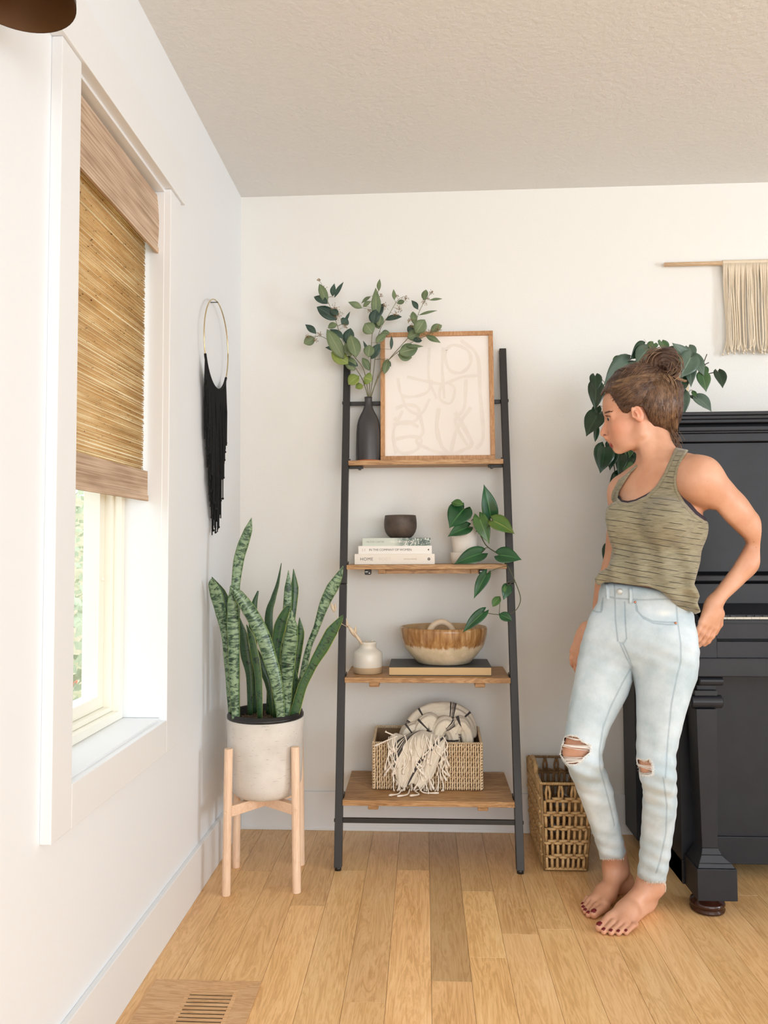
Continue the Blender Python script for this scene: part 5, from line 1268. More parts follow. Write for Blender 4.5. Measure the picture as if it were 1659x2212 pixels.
PHL = [ # base, tip, width, Y, mat
 ((1286, 812), (1288, 845), 26, 2.58, 'ph_d'), ((1287, 830), (1286, 886), 36, 2.57, 'ph_d'), ((1292, 893), (1266, 942), 42, 2.56, 'ph_d'), ((1290, 880), (1283, 908), 20, 2.60, 'ph_d'), ((1290, 915), (1286, 954), 12, 2.58, 'ph_d'),
 ((1307, 966), (1297, 1022), 44, 2.55, 'ph_d'), ((1326, 972), (1317, 1016), 26, 2.56, 'ph_d'), ((1320, 955), (1326, 985), 26, 2.58, 'ph_d'), ((1313, 925), (1326, 965), 22, 2.60, 'ph_m'),
 ((1338, 772), (1325, 794), 20, 2.60, 'ph_m'), ((1362, 768), (1340, 778), 15, 2.60, 'ph_d'), ((1392, 748), (1362, 776), 34, 2.58, 'ph_d'), ((1400, 752), (1374, 786), 38, 2.56, 'ph_s'), ((1358, 782), (1304, 832), 50, 2.58, 'ph_s'),
 ((1430, 738), (1438, 762), 26, 2.62, 'ph_m'), ((1412, 742), (1400, 760), 22, 2.6, 'ph_m'), ((1445, 756), (1470, 768), 22, 2.6, 'ph_d'), ((1482, 776), (1453, 740), 32, 2.58, 'ph_s'), ((1494, 770), (1466, 818), 46, 2.55, 'ph_s'), ((1490, 785), (1493, 836), 26, 2.57, 'ph_s'), ((1488, 750), (1500, 776), 24, 2.6, 'ph_s'),
 ((1498, 770), (1522, 812), 28, 2.57, 'ph_s'), ((1517, 808), (1526, 846), 28, 2.56, 'ph_m'), ((1552, 803), (1562, 838), 28, 2.60, 'ph_d'), ((1506, 858), (1538, 888), 34, 2.57, 'ph_s'), ((1496, 843), (1503, 858), 10, 2.58, 'ph_m'), ((1504, 862), (1488, 855), 9, 2.58, 'ph_d'),
 ((1476, 850), (1477, 898), 26, 2.56, 'ph_s'), ((1463, 860), (1465, 916), 20, 2.54, 'ph_s'), ((1472, 812), (1472, 852), 30, 2.57, 'ph_d'), ((1455, 800), (1462, 848), 34, 2.56, 'ph_d'), ((1448, 830), (1466, 880), 30, 2.57, 'ph_s'), ((1524, 790), (1528, 808), 9, 2.58, 'ph_m'),
 ((1345, 980), (1336, 1026), 26, 2.57, 'ph_d'), ((1372, 985), (1358, 1016), 30, 2.57, 'ph_d'), ((1352, 1005), (1376, 1026), 26, 2.56, 'ph_m'), ((1340, 1022), (1316, 1046), 22, 2.57, 'ph_d'), ((1355, 960), (1360, 990), 30, 2.58, 'ph_m'), ((1378, 965), (1370, 992), 26, 2.58, 'ph_d'),
 ((1316, 1178), (1303, 1212), 22, 2.52, 'ph_d'), ((1335, 1060), (1330, 1100), 28, 2.55, 'ph_d'), ((1330, 1110), (1322, 1150), 26, 2.54, 'ph_d'), ((1420, 775), (1400, 800), 40, 2.6, 'ph_d'), ((1375, 790), (1350, 815), 36, 2.6, 'ph_d'), ((1335, 810), (1312, 850), 36, 2.6, 'ph_d'), ((1470, 780), (1450, 800), 36, 2.6, 'ph_d')]
rg = random.Random(12)
paths = [[cen, at(1400, 765, Y=2.62), at(1350, 785, Y=2.60), at(1310, 830, Y=2.60), at(1305, 900, Y=2.60), at(1318, 960, Y=2.60), at(1330, 1040, Y=2.60), at(1325, 1120, Y=2.58), at(1318, 1190, Y=2.55)],
         [cen, at(1400, 760, Y=2.62), at(1365, 775, Y=2.60), at(1330, 770, Y=2.60)], [cen, at(1470, 780, Y=2.61), at(1500, 790, Y=2.60), at(1517, 808, Y=2.60), at(1550, 803, Y=2.60)],
         [cen, at(1450, 770, Y=2.62), at(1480, 840, Y=2.57), at(1500, 862, Y=2.57), at(1520, 880, Y=2.57)], [cen, at(1375, 800, Y=2.62), at(1345, 880, Y=2.61), at(1350, 960, Y=2.6), at(1365, 1010, Y=2.59)],
         [at(1516, 808, Y=2.60), at(1518, 790, Y=2.6), at(1527, 765, Y=2.6)], [at(1517, 808, Y=2.60), at(1521, 790, Y=2.59), at(1531, 783, Y=2.59)], [at(1285, 900, Y=2.58), at(1305, 890, Y=2.60)], [cen, at(1440, 800, Y=2.6), at(1455, 850, Y=2.56)]]
m = MB(); allp = []
for p in paths:
    sp = smooth_path(p, 7); allp += sp; m.tube(sp, .0016, 5)
for b, t_, w_, Y, mt in PHL:
    B, T = at(*b, Y=Y), at(*t_, Y=Y - .015); near = min(allp, key=lambda q: (q - B).length)
    m.tube([near, near.lerp(B, .5) + Vector((0, 0, .006)), B], .0010, 4)
    leaf(phl, B, T, w_ * Y / FPX * 1.05, MAT[mt], normal=(rg.uniform(-.35, .35), -1, rg.uniform(0, .45)), shape='heart' if w_ > 18 else 'oval', cup=.2, bend=.07, nv=12, nu=7)
m.build('vine', MAT['p_vine_d'], phl, smooth=True)
# ================================================================== THE PERSON
class Field:
    """signed distance grid with smooth union of limbs, meshed by surface nets"""
    def __init__(s, lo, hi, h):
        s.lo = np.array(lo, float); s.h = h; s.n = np.ceil((np.array(hi) - s.lo) / h).astype(int) + 1
        s.d = np.full(s.n, 0.05, np.float32)
    def reg(s, lo, hi):
        a = np.clip(np.floor((np.array(lo) - s.lo) / s.h).astype(int), 0, s.n); b = np.clip(np.ceil((np.array(hi) - s.lo) / s.h).astype(int) + 1, 0, s.n)
        if (b <= a).any(): return None, None
        ax = [(s.lo[i] + s.h * np.arange(a[i], b[i])).astype(np.float32) for i in range(3)]
        return tuple(slice(a[i], b[i]) for i in range(3)), (ax[0][:, None, None], ax[1][None, :, None], ax[2][None, None, :])
    def _mix(s, sl, v, k, mode):
        d = s.d[sl]
        if mode == 'sub': v = -v
        if mode == 'add':
            h = np.clip(.5 + .5 * (d - v) / k, 0, 1); s.d[sl] = d * (1 - h) + v * h - k * h * (1 - h)
        else:
            h = np.clip(.5 - .5 * (d - v) / k, 0, 1); s.d[sl] = d * (1 - h) + v * h + k * h * (1 - h)
    def cone(s, a, b, ra, rb, k=.02, mode='add', flat=None):
        a, b = np.array(a, float), np.array(b, float); pad = k + .03
        sl, P = s.reg(np.minimum(a - ra, b - rb) - pad, np.maximum(a + ra, b + rb) + pad)
        if sl is None: return
        x, y, z = P[0] - a[0], P[1] - a[1], P[2] - a[2]; ba = b - a; sc = 1.0
        if flat is not None:
            n, f = np.array(flat[0], float), flat[1]; n = n / np.linalg.norm(n); q = (x * n[0] + y * n[1] + z * n[2]) * (1 / f - 1)
            x, y, z = x + n[0] * q, y + n[1] * q, z + n[2] * q; ba = ba + n * ba.dot(n) * (1 / f - 1); sc = min(1, f) ** .5
        L2 = ba.dot(ba); t = np.clip((x * ba[0] + y * ba[1] + z * ba[2]) / L2, 0, 1)
        r = ra + (rb - ra) * t
        v = np.sqrt((x - t * ba[0]) ** 2 + (y - t * ba[1]) ** 2 + (z - t * ba[2]) ** 2) - r
        s._mix(sl, (v * sc).astype(np.float32), k, mode)
    def ell(s, c, r, R=None, k=.02, mode='add'):
        c = np.array(c, float); r = np.array(r, float); m = r.max() + k + .03
        sl, P = s.reg(c - m, c + m)
        if sl is None: return
        x, y, z = P[0] - c[0], P[1] - c[1], P[2] - c[2]
        if R is not None:      # rows of R are the local axes
            X = x * R[0][0] + y * R[0][1] + z * R[0][2]; Y = x * R[1][0] + y * R[1][1] + z * R[1][2]; Z = x * R[2][0] + y * R[2][1] + z * R[2][2]
        else: X, Y, Z = x, y, z
        k0 = np.sqrt((X / r[0]) ** 2 + (Y / r[1]) ** 2 + (Z / r[2]) ** 2); k1 = np.sqrt((X / r[0] ** 2) ** 2 + (Y / r[1] ** 2) ** 2 + (Z / r[2] ** 2) ** 2) + 1e-6
        s._mix(sl, (k0 * (k0 - 1) / k1).astype(np.float32), k, mode)
    def apply(s, fn, lo=None, hi=None):
        sl, P = s.reg(s.lo if lo is None else lo, s.lo + s.h * s.n if hi is None else hi); s.d[sl] = fn(s.d[sl], *P)
    def mesh(s):
        d = s.d; s0 = d < 0; n = np.array(d.shape) - 1
        c = np.zeros(n, np.int8)
        for i in (0, 1):
            for j in (0, 1):
                for k in (0, 1): c += s0[i:n[0] + i, j:n[1] + j, k:n[2] + k]
        idx = np.flatnonzero(((c > 0) & (c < 8)).ravel()); I = np.array(np.unravel_index(idx, n)).T
        corner = [(i, j, k) for i in (0, 1) for j in (0, 1) for k in (0, 1)]
        V = {q: d[I[:, 0] + q[0], I[:, 1] + q[1], I[:, 2] + q[2]].astype(np.float64) for q in corner}
        acc = np.zeros((len(I), 3)); cnt = np.zeros(len(I))
        for q in corner:
            for ax in range(3):
                if q[ax]: continue
                r = list(q); r[ax] = 1; a, b = V[q], V[tuple(r)]; m = (a < 0) != (b < 0)
                t = np.where(m, a / np.where(m, a - b, 1), 0); p = np.tile(np.array(q, float), (len(I), 1)); p[:, ax] = t
                acc += p * m[:, None]; cnt += m
        P = s.lo + (I + acc / cnt[:, None]) * s.h
        quads = []
        for ax in range(3):
            u, w = (ax + 1) % 3, (ax + 2) % 3
            sa = [slice(None)] * 3; sb = [slice(None)] * 3; sa[ax] = slice(0, -1); sb[ax] = slice(1, None)
            a, b = s0[tuple(sa)], s0[tuple(sb)]; E = np.array(np.nonzero(a != b)).T
            E = E[(E[:, u] > 0) & (E[:, w] > 0) & (E[:, u] < n[u]) & (E[:, w] < n[w])]
            flip = a[E[:, 0], E[:, 1], E[:, 2]]; q = []
            for du, dw in ((1, 1), (0, 1), (0, 0), (1, 0)):
                C = E.copy(); C[:, u] -= du; C[:, w] -= dw; q.append(np.searchsorted(idx, np.ravel_multi_index(C.T, n)))
            q = np.array(q).T; q[~flip] = q[~flip][:, ::-1]; quads.append(q)
        return P, np.concatenate(quads)

def mesh_np(name, P, Q, mat, parent, tint=None):
    me = bpy.data.meshes.new(name); p = np.array(wloc(parent)); P = P - p
    me.vertices.add(len(P)); me.vertices.foreach_set('co', P.astype(np.float32).ravel())
    me.loops.add(Q.size); me.loops.foreach_set('vertex_index', Q.astype(np.int32).ravel())
    me.polygons.add(len(Q)); me.polygons.foreach_set('loop_start', np.arange(0, Q.size, 4, dtype=np.int32)); me.polygons.foreach_set('loop_total', np.full(len(Q), 4, np.int32))
    me.update(calc_edges=True); me.validate(); me.polygons.foreach_set('use_smooth', [True] * len(me.polygons))
    if tint is not None:
        for nm, arr in tint.items():
            at_ = me.attributes.new(nm, 'FLOAT', 'POINT'); at_.data.foreach_set('value', arr.astype(np.float32))
    me.materials.append(mat); o = bpy.data.objects.new(name, me); link(o, parent); return o

def to_px(x, y, z):
    X, Y, Z = x, y, z - H_CAM
    q = X * FW.x + Y * FW.y + Z * FW.z
    return IW / 2 + FPX * (X * RT.x + Y * RT.y + Z * RT.z) / q, IH / 2 - FPX * (X * UP.x + Y * UP.y + Z * UP.z) / q
def poly_field(pts, lo, hi, scale=1.0):
    """signed distance (in photograph pixels) to an outline, sampled on a 1 px grid"""
    xs = np.arange(lo[0], hi[0] + 1, scale); ys = np.arange(lo[1], hi[1] + 1, scale); X, Y = np.meshgrid(xs, ys, indexing='ij')
    d = np.full(X.shape, 1e9); ins = np.zeros(X.shape, bool); n = len(pts)
    for i in range(n):
        (x0, y0), (x1, y1) = pts[i], pts[(i + 1) % n]; ex, ey = x1 - x0, y1 - y0
        t = np.clip(((X - x0) * ex + (Y - y0) * ey) / (ex * ex + ey * ey + 1e-9), 0, 1); d = np.minimum(d, (X - x0 - t * ex) ** 2 + (Y - y0 - t * ey) ** 2)
        cnd = ((y0 > Y) != (y1 > Y)) & (X < (x1 - x0) * (Y - y0) / (y1 - y0 + 1e-12) + x0); ins ^= cnd
    d = np.sqrt(d); d[ins] *= -1
    def f(px, py):
        i = np.clip((px - lo[0]) / scale, 0, len(xs) - 1.01); j = np.clip((py - lo[1]) / scale, 0, len(ys) - 1.01)
        i0 = i.astype(np.int32); j0 = j.astype(np.int32); a = i - i0; b = j - j0
        return d[i0, j0] * (1 - a) * (1 - b) + d[i0 + 1, j0] * a * (1 - b) + d[i0, j0 + 1] * (1 - a) * b + d[i0 + 1, j0 + 1] * a * b
    return f
def outline_cut(field, pts, k, lo=None, hi=None, mode='int', ylim=None, inset=0.0):
    arr = np.array(pts); l = arr.min(0) - 60; u = arr.max(0) + 60; pf = poly_field(pts, l, u)
    def fn(d, x, y, z):
        px, py = to_px(x, y, z); v = ((pf(px, py) + inset) * (y / FPX)).astype(np.float32)
        if mode == 'sub':
            v = -v
            if ylim is not None: v = np.minimum(v, (ylim - y)) if False else np.where(y > ylim, np.float32(-.05), v)
        h = np.clip(.5 - .5 * (d - v) / k, 0, 1); return (d * (1 - h) + v * h + k * h * (1 - h)).astype(np.float32)
    field.apply(fn, lo, hi)

def vnoise(P, sc, seed=0):
    """cheap smooth vector noise on arrays"""
    r = np.random.RandomState(seed); out = 0
    for k in range(6):
        w = r.normal(size=3); w = w / np.linalg.norm(w) * r.uniform(.7, 1.6); ph = r.uniform(0, 6.28); out = out + np.sin((P[..., 0] * w[0] + P[..., 1] * w[1] + P[..., 2] * w[2]) * sc + ph)
    return out / 6

A = lambda px, py, Y: np.array(at(px, py, Y=Y - .030))
per = empty('person', (.60, 2.32, 0), 'barefoot woman in olive striped tank top and ripped jeans, hand on hip, looking left', 'person')
F_H = np.array([-.5, -.866, 0]); L_H = np.array([.866, -.5, 0])             # pelvis front and her left
F_S = np.array([-.70, -.714, 0]); L_S = np.array([.714, -.70, 0])           # shoulders
Zu = np.array([0, 0, 1.0])
PC = A(1388, 1380, 2.258)
WA = A(1403, 1245, 2.262)          # waist
RB = A(1420, 1140, 2.262)          # ribs
SCn = A(1432, 1040, 2.265)         # between the shoulders
SL, SR = A(1513, 1034, 2.155), A(1352, 1066, 2.375)
EL, ER = A(1641, 1168, 2.255), A(1330, 1222, 2.45)
WL, WR = A(1543, 1304, 2.215), A(1266, 1358, 2.40)
HL, HR = PC + L_H * .085 + Zu * -.01, PC - L_H * .085 + Zu * -.01
KL, KR = A(1421, 1655, 2.20), A(1252, 1628, 2.265)
ANL, ANR = np.array([at(1406, 1890, Y=2.322).x, 2.322, .080]), np.array([at(1330, 1868, Y=2.425).x, 2.425, .082])
NB, NT_ = A(1424, 1000, 2.275), A(1402, 925, 2.31)

def body_torso(f, infl=0.0, k=.03):
    RS = [L_S, F_S, Zu]; RH = [L_H, F_H, Zu]
    f.ell(PC + Zu * .01 - F_H * .012, (.168 + infl, .112 + infl, .11 + infl), RH, k)
    f.ell(WA + Zu * -.02, (.125 + infl, .090 + infl, .11 + infl), RH, k * 1.5)
    f.ell(RB, (.135 + infl, .098 + infl, .13 + infl), RS, k * 1.5)
    f.ell(SCn - Zu * .01 - F_S * .005, (.145 + infl, .085 + infl, .075 + infl), RS, k)
    for s_ in (1, -1): f.ell(RB + L_S * .066 * s_ + F_S * .078 + Zu * .012, (.050 + infl, .042 + infl, .050 + infl), RS, .03)

# ---------------- skin
JE = [(1299, 1254), (1297, 1266), (1284, 1295), (1275, 1326), (1265, 1358), (1256, 1386), (1248, 1423), (1238.5, 1476), (1229, 1521), (1223, 1565), (1219, 1590), (1211.6, 1612.6), (1210, 1628), (1216, 1644), (1227, 1660), (1243, 1698), (1262, 1745), (1278, 1793), (1291, 1831), (1297, 1856), (1316, 1861), (1344.5, 1857), (1356, 1838), (1347.7, 1802), (1338, 1755), (1328.7, 1714), (1313, 1673), (1302, 1644), (1303.4, 1619), (1316, 1578), (1338, 1537), (1357, 1502), (1366, 1473), (1364, 1445), (1369, 1473), (1371, 1508), (1372.5, 1556), (1371.5, 1619), (1376, 1650), (1382.5, 1679), (1389, 1707), (1387, 1755), (1384, 1809), (1381, 1856), (1374.6, 1888), (1382.5, 1901), (1408, 1912), (1433, 1910), (1439.5, 1904), (1449, 1856), (1456, 1809), (1463, 1761), (1464, 1723), (1461.6, 1682), (1460, 1635), (1468, 1597), (1480.6, 1546), (1496, 1492), (1506, 1467), (1510.6, 1429), (1510.6, 1407), (1506, 1369), (1500, 1343), (1500, 1330), (1492, 1300), (1478, 1286), (1440, 1276), (1350, 1262)]
class Sub(Field):
    def __init__(s, par, lo, hi):
        a = np.clip(np.floor((np.array(lo) - par.lo) / par.h).astype(int), 0, par.n); b = np.clip(np.ceil((np.array(hi) - par.lo) / par.h).astype(int), 0, par.n)
        s.sl = tuple(slice(a[i], b[i]) for i in range(3)); s.lo = par.lo + a * par.h; s.h = par.h; s.n = b - a; s.d = np.full(s.n, 0.05, np.float32); s.par = par
    def merge(s, k): s.par._mix(s.sl, s.d, k, 'add')
ARM = [(1452, 955), (1475, 966), (1494, 973), (1510, 979), (1523, 984), (1540, 988), (1552, 996), (1570, 1016), (1585, 1032), (1604, 1060), (1623, 1086), (1639, 1105), (1659, 1134), (1672, 1160), (1672, 1185), (1659, 1207), (1635, 1238), (1607, 1266), (1575, 1292), (1556, 1314), (1550, 1333), (1541, 1358), (1528, 1381), (1522, 1400), (1500, 1410), (1490, 1400), (1490, 1320), (1518, 1301), (1534, 1285), (1560, 1254), (1582, 1225), (1601, 1193), (1611, 1174), (1607, 1164), (1594, 1151), (1569, 1127), (1547, 1102), (1530, 1100), (1500, 1120), (1440, 1100), (1420, 1000)]
HEAD = [(1290, 850), (1302, 850), (1301.5, 865), (1301, 878), (1301.4, 889), (1303.3, 896), (1305.8, 902), (1305.6, 910), (1303.3, 918), (1299.3, 926), (1296.2, 933), (1296.2, 938), (1298.6, 942), (1303.5, 944), (1306, 947), (1307.6, 951), (1310.5, 953), (1312.4, 955.4), (1315.2, 957.4), (1316.2, 960), (1315.8, 962.6), (1318.2, 965), (1321.6, 968), (1324, 973), (1328, 978), (1334.6, 980.8), (1342, 980.6), (1352, 977), (1363, 972), (1371, 977), (1376.5, 986), (1378, 1004), (1378, 1060), (1520, 1060), (1520, 740), (1290, 740)]
hb = .0023
bf = Field((.34, 1.99, 0 - .004), (.93, 2.62, 1.66), hb)
body_torso(bf, -.004)
outline_cut(bf, [(1230, 1000), (1306, 1112), (1307, 1124), (1311, 1149), (1316, 1175), (1318, 1206), (1316, 1240), (1292, 1275), (1250, 1340), (1230, 1700), (1560, 1700), (1530, 1345), (1500, 1290), (1501, 1262), (1512, 1222), (1520, 1194), (1531, 1174), (1541, 1130), (1620, 1000)], .016, (.34, 1.9, .80), (.93, 2.7, 1.20), inset=7)
bf.cone(SCn + Zu * .02, SL + Zu * -.002, .050, .048, .03); bf.cone(SCn + Zu * .01, SR, .048, .048, .03)
bf.cone(NB + np.array([.02, .01, .0]), SL + Zu * .022, .042, .034, .035)       # trapezius
bf.cone(NB + np.array([0, .01, .0]), SR + Zu * .02, .036, .026, .035)
bf.ell(SR, (.048, .048, .052), None, .02)
# collar bones and neck
bf.cone(NB + F_S * .052 - Zu * .012 + L_S * .012, SL + F_S * .022 + Zu * .026, .010, .010, .022); bf.cone(NB + F_S * .052 - Zu * .012 - L_S * .012, SR + F_S * .022 + Zu * .02, .010, .010, .022)
bf.cone(NB - Zu * .01, NT_, .053, .050, .025)
bf.cone(NB + F_S * .045 - Zu * .008, A(1396, 912, 2.262), .009, .014, .014)      # neck cord to behind the ear
bf.cone(NB + F_S * .045 - Zu * .012, A(1384, 955, 2.262), .009, .012, .018)
# right arm
bf.cone(SR, ER, .046, .036, .02); bf.cone(ER, ER * .65 + WR * .35, .034, .036, .02); bf.cone(ER * .65 + WR * .35, WR, .036, .023, .02)
# legs
for HJ, KN, AN in ((HL, KL, ANL), (HR, KR, ANR)):
    bf.cone(HJ + Zu * -.02, KN, .080, .050, .03); bf.ell(KN, (.050, .050, .055), None, .02)
    C = KN * .72 + AN * .28 - F_H * .014; bf.cone(KN, C, .048, .050, .02); bf.cone(C, AN, .046, .030, .02)
outline_cut(bf, [(x, y if y < 1840 else y + 90) if y > 1300 else (x, y - 60 if y < 1300 else y) for x, y in JE], .010, (.34, 1.9, .13), (.93, 2.7, .97), inset=3.5)
# feet
nails = []
def foot(AN, heel, dirv, side, toe_spread):
    """side=+1: big toe lies on the right-hand side of the walking direction"""
    d = np.array([dirv[0], dirv[1], 0.]); d /= np.linalg.norm(d); r = np.array([d[1], -d[0], 0.]) * side
    h0 = np.array([heel[0], heel[1], 0.])
    bf.ell(h0 + Zu * .028, (.025, .028, .030), [r, d, Zu], .02)
    bf.cone(h0 + Zu * .03 + d * .008, AN + Zu * .02 - d * .010, .022, .024, .02); bf.cone(AN, AN + Zu * .06, .0295, .031, .02)
    for s_ in (-1, 1): bf.ell(AN + r * .027 * s_ - Zu * .004, (.011, .012, .013), None, .012)
    mid = h0 + d * .120 + Zu * .030
    bf.cone(AN + d * .004 - Zu * .008, mid + r * .008, .030, .023, .03); bf.cone(h0 + d * .03 + Zu * .018 - r * .008, h0 + d * .160 - r * .020 + Zu * .015, .018, .0150, .025)
    bf.cone(mid, h0 + d * .168 + r * .018 + Zu * .0185, .023, .0185, .02); bf.cone(mid + r * -.01, h0 + d * .163 - r * .012 + Zu * .015, .021, .0145, .02)
    tx = [(.024, .186, .228, .0128, .0118), (.004, .186, .233, .0088, .0080), (-.0125, .180, .223, .0083, .0076), (-.0275, .172, .210, .0080, .0072), (-.040, .160, .192, .0076, .0070)]
    for i, (off, a, b, ra, rb) in enumerate(tx):
        off *= toe_spread; p0 = h0 + d * (a - .02) + r * off * .92 + Zu * (ra + .006); p1 = h0 + d * a + r * off + Zu * (ra + .009 if i else ra + .003); p2 = h0 + d * b + r * (off + (-.004 if i == 0 else .001 * i)) + Zu * (rb + .0005)
        bf.cone(p0, p1, ra, ra * .95, .006); bf.cone(p1, p2, ra * .90, rb, .003)
        nails.append((p2 + Zu * rb * .92 + d * rb * .10, d, r, rb))
foot(ANL, (.650, 2.338), (-.69, -.70), 1, 1.05)
foot(ANR, (.612, 2.450), (-.66, -.75), -1, 1.0)
bf.apply(lambda d, x, y, z: np.maximum(d, -z).astype(np.float32), (.3, 1.9, -.01), (1, 2.7, .02))
# left arm, trimmed to its outline
armf = Sub(bf, (.60, 1.99, .72), (.93, 2.40, 1.46))
armf.ell(SL + Zu * -.004, (.060, .052, .062), None, .02)
M1 = SL * .5 + EL * .5
armf.cone(SL, M1, .055, .051, .02); armf.cone(M1, EL, .050, .043, .02); armf.ell(EL + np.array([.008, .004, -.004]), (.040, .040, .040), None, .02)
FA = EL * .62 + WL * .38
armf.cone(EL, FA, .041, .040, .02); armf.cone(FA, WL, .039, .027, .02, flat=((.5, .8, .3), .90))
outline_cut(armf, ARM, .016); armf.merge(.018); del armf
# hands
def hand(W, tipdir, backn, thumb_side, fingers, plen=.085, pw=.036, k=.008):
    t = np.array(tipdir, float); t /= np.linalg.norm(t); b = np.array(backn, float); b = b - t * b.dot(t); b /= np.linalg.norm(b); a = np.cross(t, b) * thumb_side
    bf.cone(W, W + t * .03, .023, .026, .015, flat=(b, .75)); 
    for o_ in (-.026, -.009, .009, .026): bf.cone(W + t * .018 + a * o_ * .5, W + t * plen + a * o_, .014, .0112, .012, flat=(b, .85))
    for i, (o_, L, curl, spread) in enumerate(fingers):
        p = W + t * plen + a * o_; dirn = t + a * spread; dirn /= np.linalg.norm(dirn); r0 = .0092 - .0006 * abs(i - 1.2)
        for s_, frac in enumerate((.45, .32, .23)):
            ang = curl * (s_ + .6); dd = dirn * math.cos(ang) - b * math.sin(ang); q = p + dd * L * frac
            bf.cone(p, q, r0 * (1 - .08 * s_), r0 * (.92 - .08 * s_), .004); p = q
    th0 = W + t * .022 + a * .026; th1 = th0 + (t * .7 + a * .6 - b * .35) * .036; th2 = th1 + (t * .9 + a * .15 - b * .4) * .030
    bf.cone(W + t * .02 + a * .012, th0, .016, .013, .012); bf.cone(th0, th1, .0125, .0105, .006); bf.cone(th1, th2, .0100, .0085, .004)
tL = A(1521, 1392, 2.205) - WL
hand(WL, tL, (.45, -.85, .1), -1, [(.026, .060, .28, -.05), (.009, .068, .25, -.08), (-.009, .063, .22, -.10), (-.026, .050, .2, -.12)], .060)
tR = A(1240, 1452, 2.385) - WR
hand(WR, tR, (-.75, -.55, .1), -1, [(.026, .066, .30, .02), (.009, .072, .30, 0), (-.009, .068, .32, -.02), (-.026, .052, .35, -.04)], .075)

# head : local axes f (face), u (up), s (towards the camera side)
fa = math.radians(188); FD = np.array([-1.0, .20, 0.]); FD /= np.linalg.norm(FD)
pit = math.radians(9); f_ = FD * math.cos(pit) - Zu * math.sin(pit); u_ = Zu * math.cos(pit) + FD * math.sin(pit); s_ax = np.cross(u_, f_)
if s_ax[1] > 0: s_ax = -s_ax
HC = A(1371, 874, 2.305)
def hp_(f, u, s=0.0): return HC + f_ * f + u_ * u + s_ax * s
RHd = [f_, u_, s_ax]
hdf = Sub(bf, HC - np.array([.15, .13, .19]), HC + np.array([.14, .13, .14]))
def hell(f, u, s, r, k=.015, mode='add'): hdf.ell(hp_(f, u, s), r, RHd, k, mode)
def hcone(a, b, ra, rb, k=.012, mode='add', flat=None): hdf.cone(hp_(*a), hp_(*b), ra, rb, k, mode, flat)
hell(-.008, .012, 0, (.092, .086, .072), .02)
hell(.048, -.002, 0, (.045, .052, .054), .02)
hell(.036, -.060, 0, (.050, .058, .052), .02)
hell(.058, -.078, 0, (.040, .040, .036), .02)
hell(.060, -.098, 0, (.024, .030, .030), .02)
for q in (1, -1):
    hcone((.082, -.024, .010 * q), (.070, -.020, .042 * q), .0085, .008, .012)
    hell(.050, -.060, .040 * q, (.028, .024, .018), .02); hell(.040, -.095, .034 * q, (.034, .032, .020), .02)
    hcone((-.004, -.070, .056 * q), (.002, -.094, .050 * q), .015, .015, .02); hcone((.002, -.094, .050 * q), (.070, -.132, .012 * q), .016, .013, .02)
    hell(.090, -.032, .029 * q, (.012, .008, .014), .008, 'sub')
    hcone((.0815, -.0250, .016 * q), (.073, -.0255, .045 * q), .0058, .0055, .005); hcone((.0800, -.0370, .017 * q), (.071, -.0365, .043 * q), .0068, .0058, .006)
hell(.074, -.133, 0, (.017, .015, .019), .014)
hell(.030, -.108, 0, (.050, .022, .038), .02)
hcone((.086, -.030, 0), (.110, -.077, 0), .0078, .0100, .012)
hell(.111, -.079, 0, (.0095, .0095, .0105), .006)
for q in (1, -1):
    hell(.094, -.081, .0130 * q, (.0115, .0095, .0065), .005); hell(.0815, -.079, .019 * q, (.004, .010, .004), .006, 'sub'); hell(.1005, -.0885, .0085 * q, (.0055, .0035, .0035), .002, 'sub')
hcone((.0910, -.104, .0), (.076, -.107, .021), .0072, .0030, .008); hcone((.0910, -.104, .0), (.076, -.107, -.021), .0072, .0030, .008)
hcone((.0900, -.1145, .0), (.078, -.112, .019), .0075, .0035, .006); hcone((.0900, -.1145, .0), (.078, -.112, -.019), .0075, .0035, .006)
for q in (1, -1): hcone((.0985, -.1088, 0), (.082, -.1095, .023 * q), .0012, .0012, .002, 'sub')
hell(.090, -.122, 0, (.008, .004, .016), .008, 'sub')
# ear
for q in (1, -1):
    ec = (.006, -.037, .0690 * q)
    RE = [f_ * .96 + u_ * -.26, u_ * .96 + f_ * .26, s_ax * q]
    c = hp_(*ec); out = s_ax * q
    hdf.ell(c + out * .004 - f_ * .002, (.0150, .0270, .0075), RE, .006)
    hdf.ell(c + out * .0125 + f_ * .000 + u_ * .003, (.0105, .0195, .0070), RE, .003, 'sub')
    hdf.ell(c + out * .009 + f_ * .001 - u_ * .002, (.0045, .011, .004), RE, .003); hdf.ell(c + out * .008 + f_ * .006 - u_ * .004, (.0048, .0068, .0055), RE, .002, 'sub')
    hdf.cone(c + f_ * .010 - u_ * .008 + out * .004, c + f_ * .012 - u_ * .001 + out * .003, .0045, .003, .003)
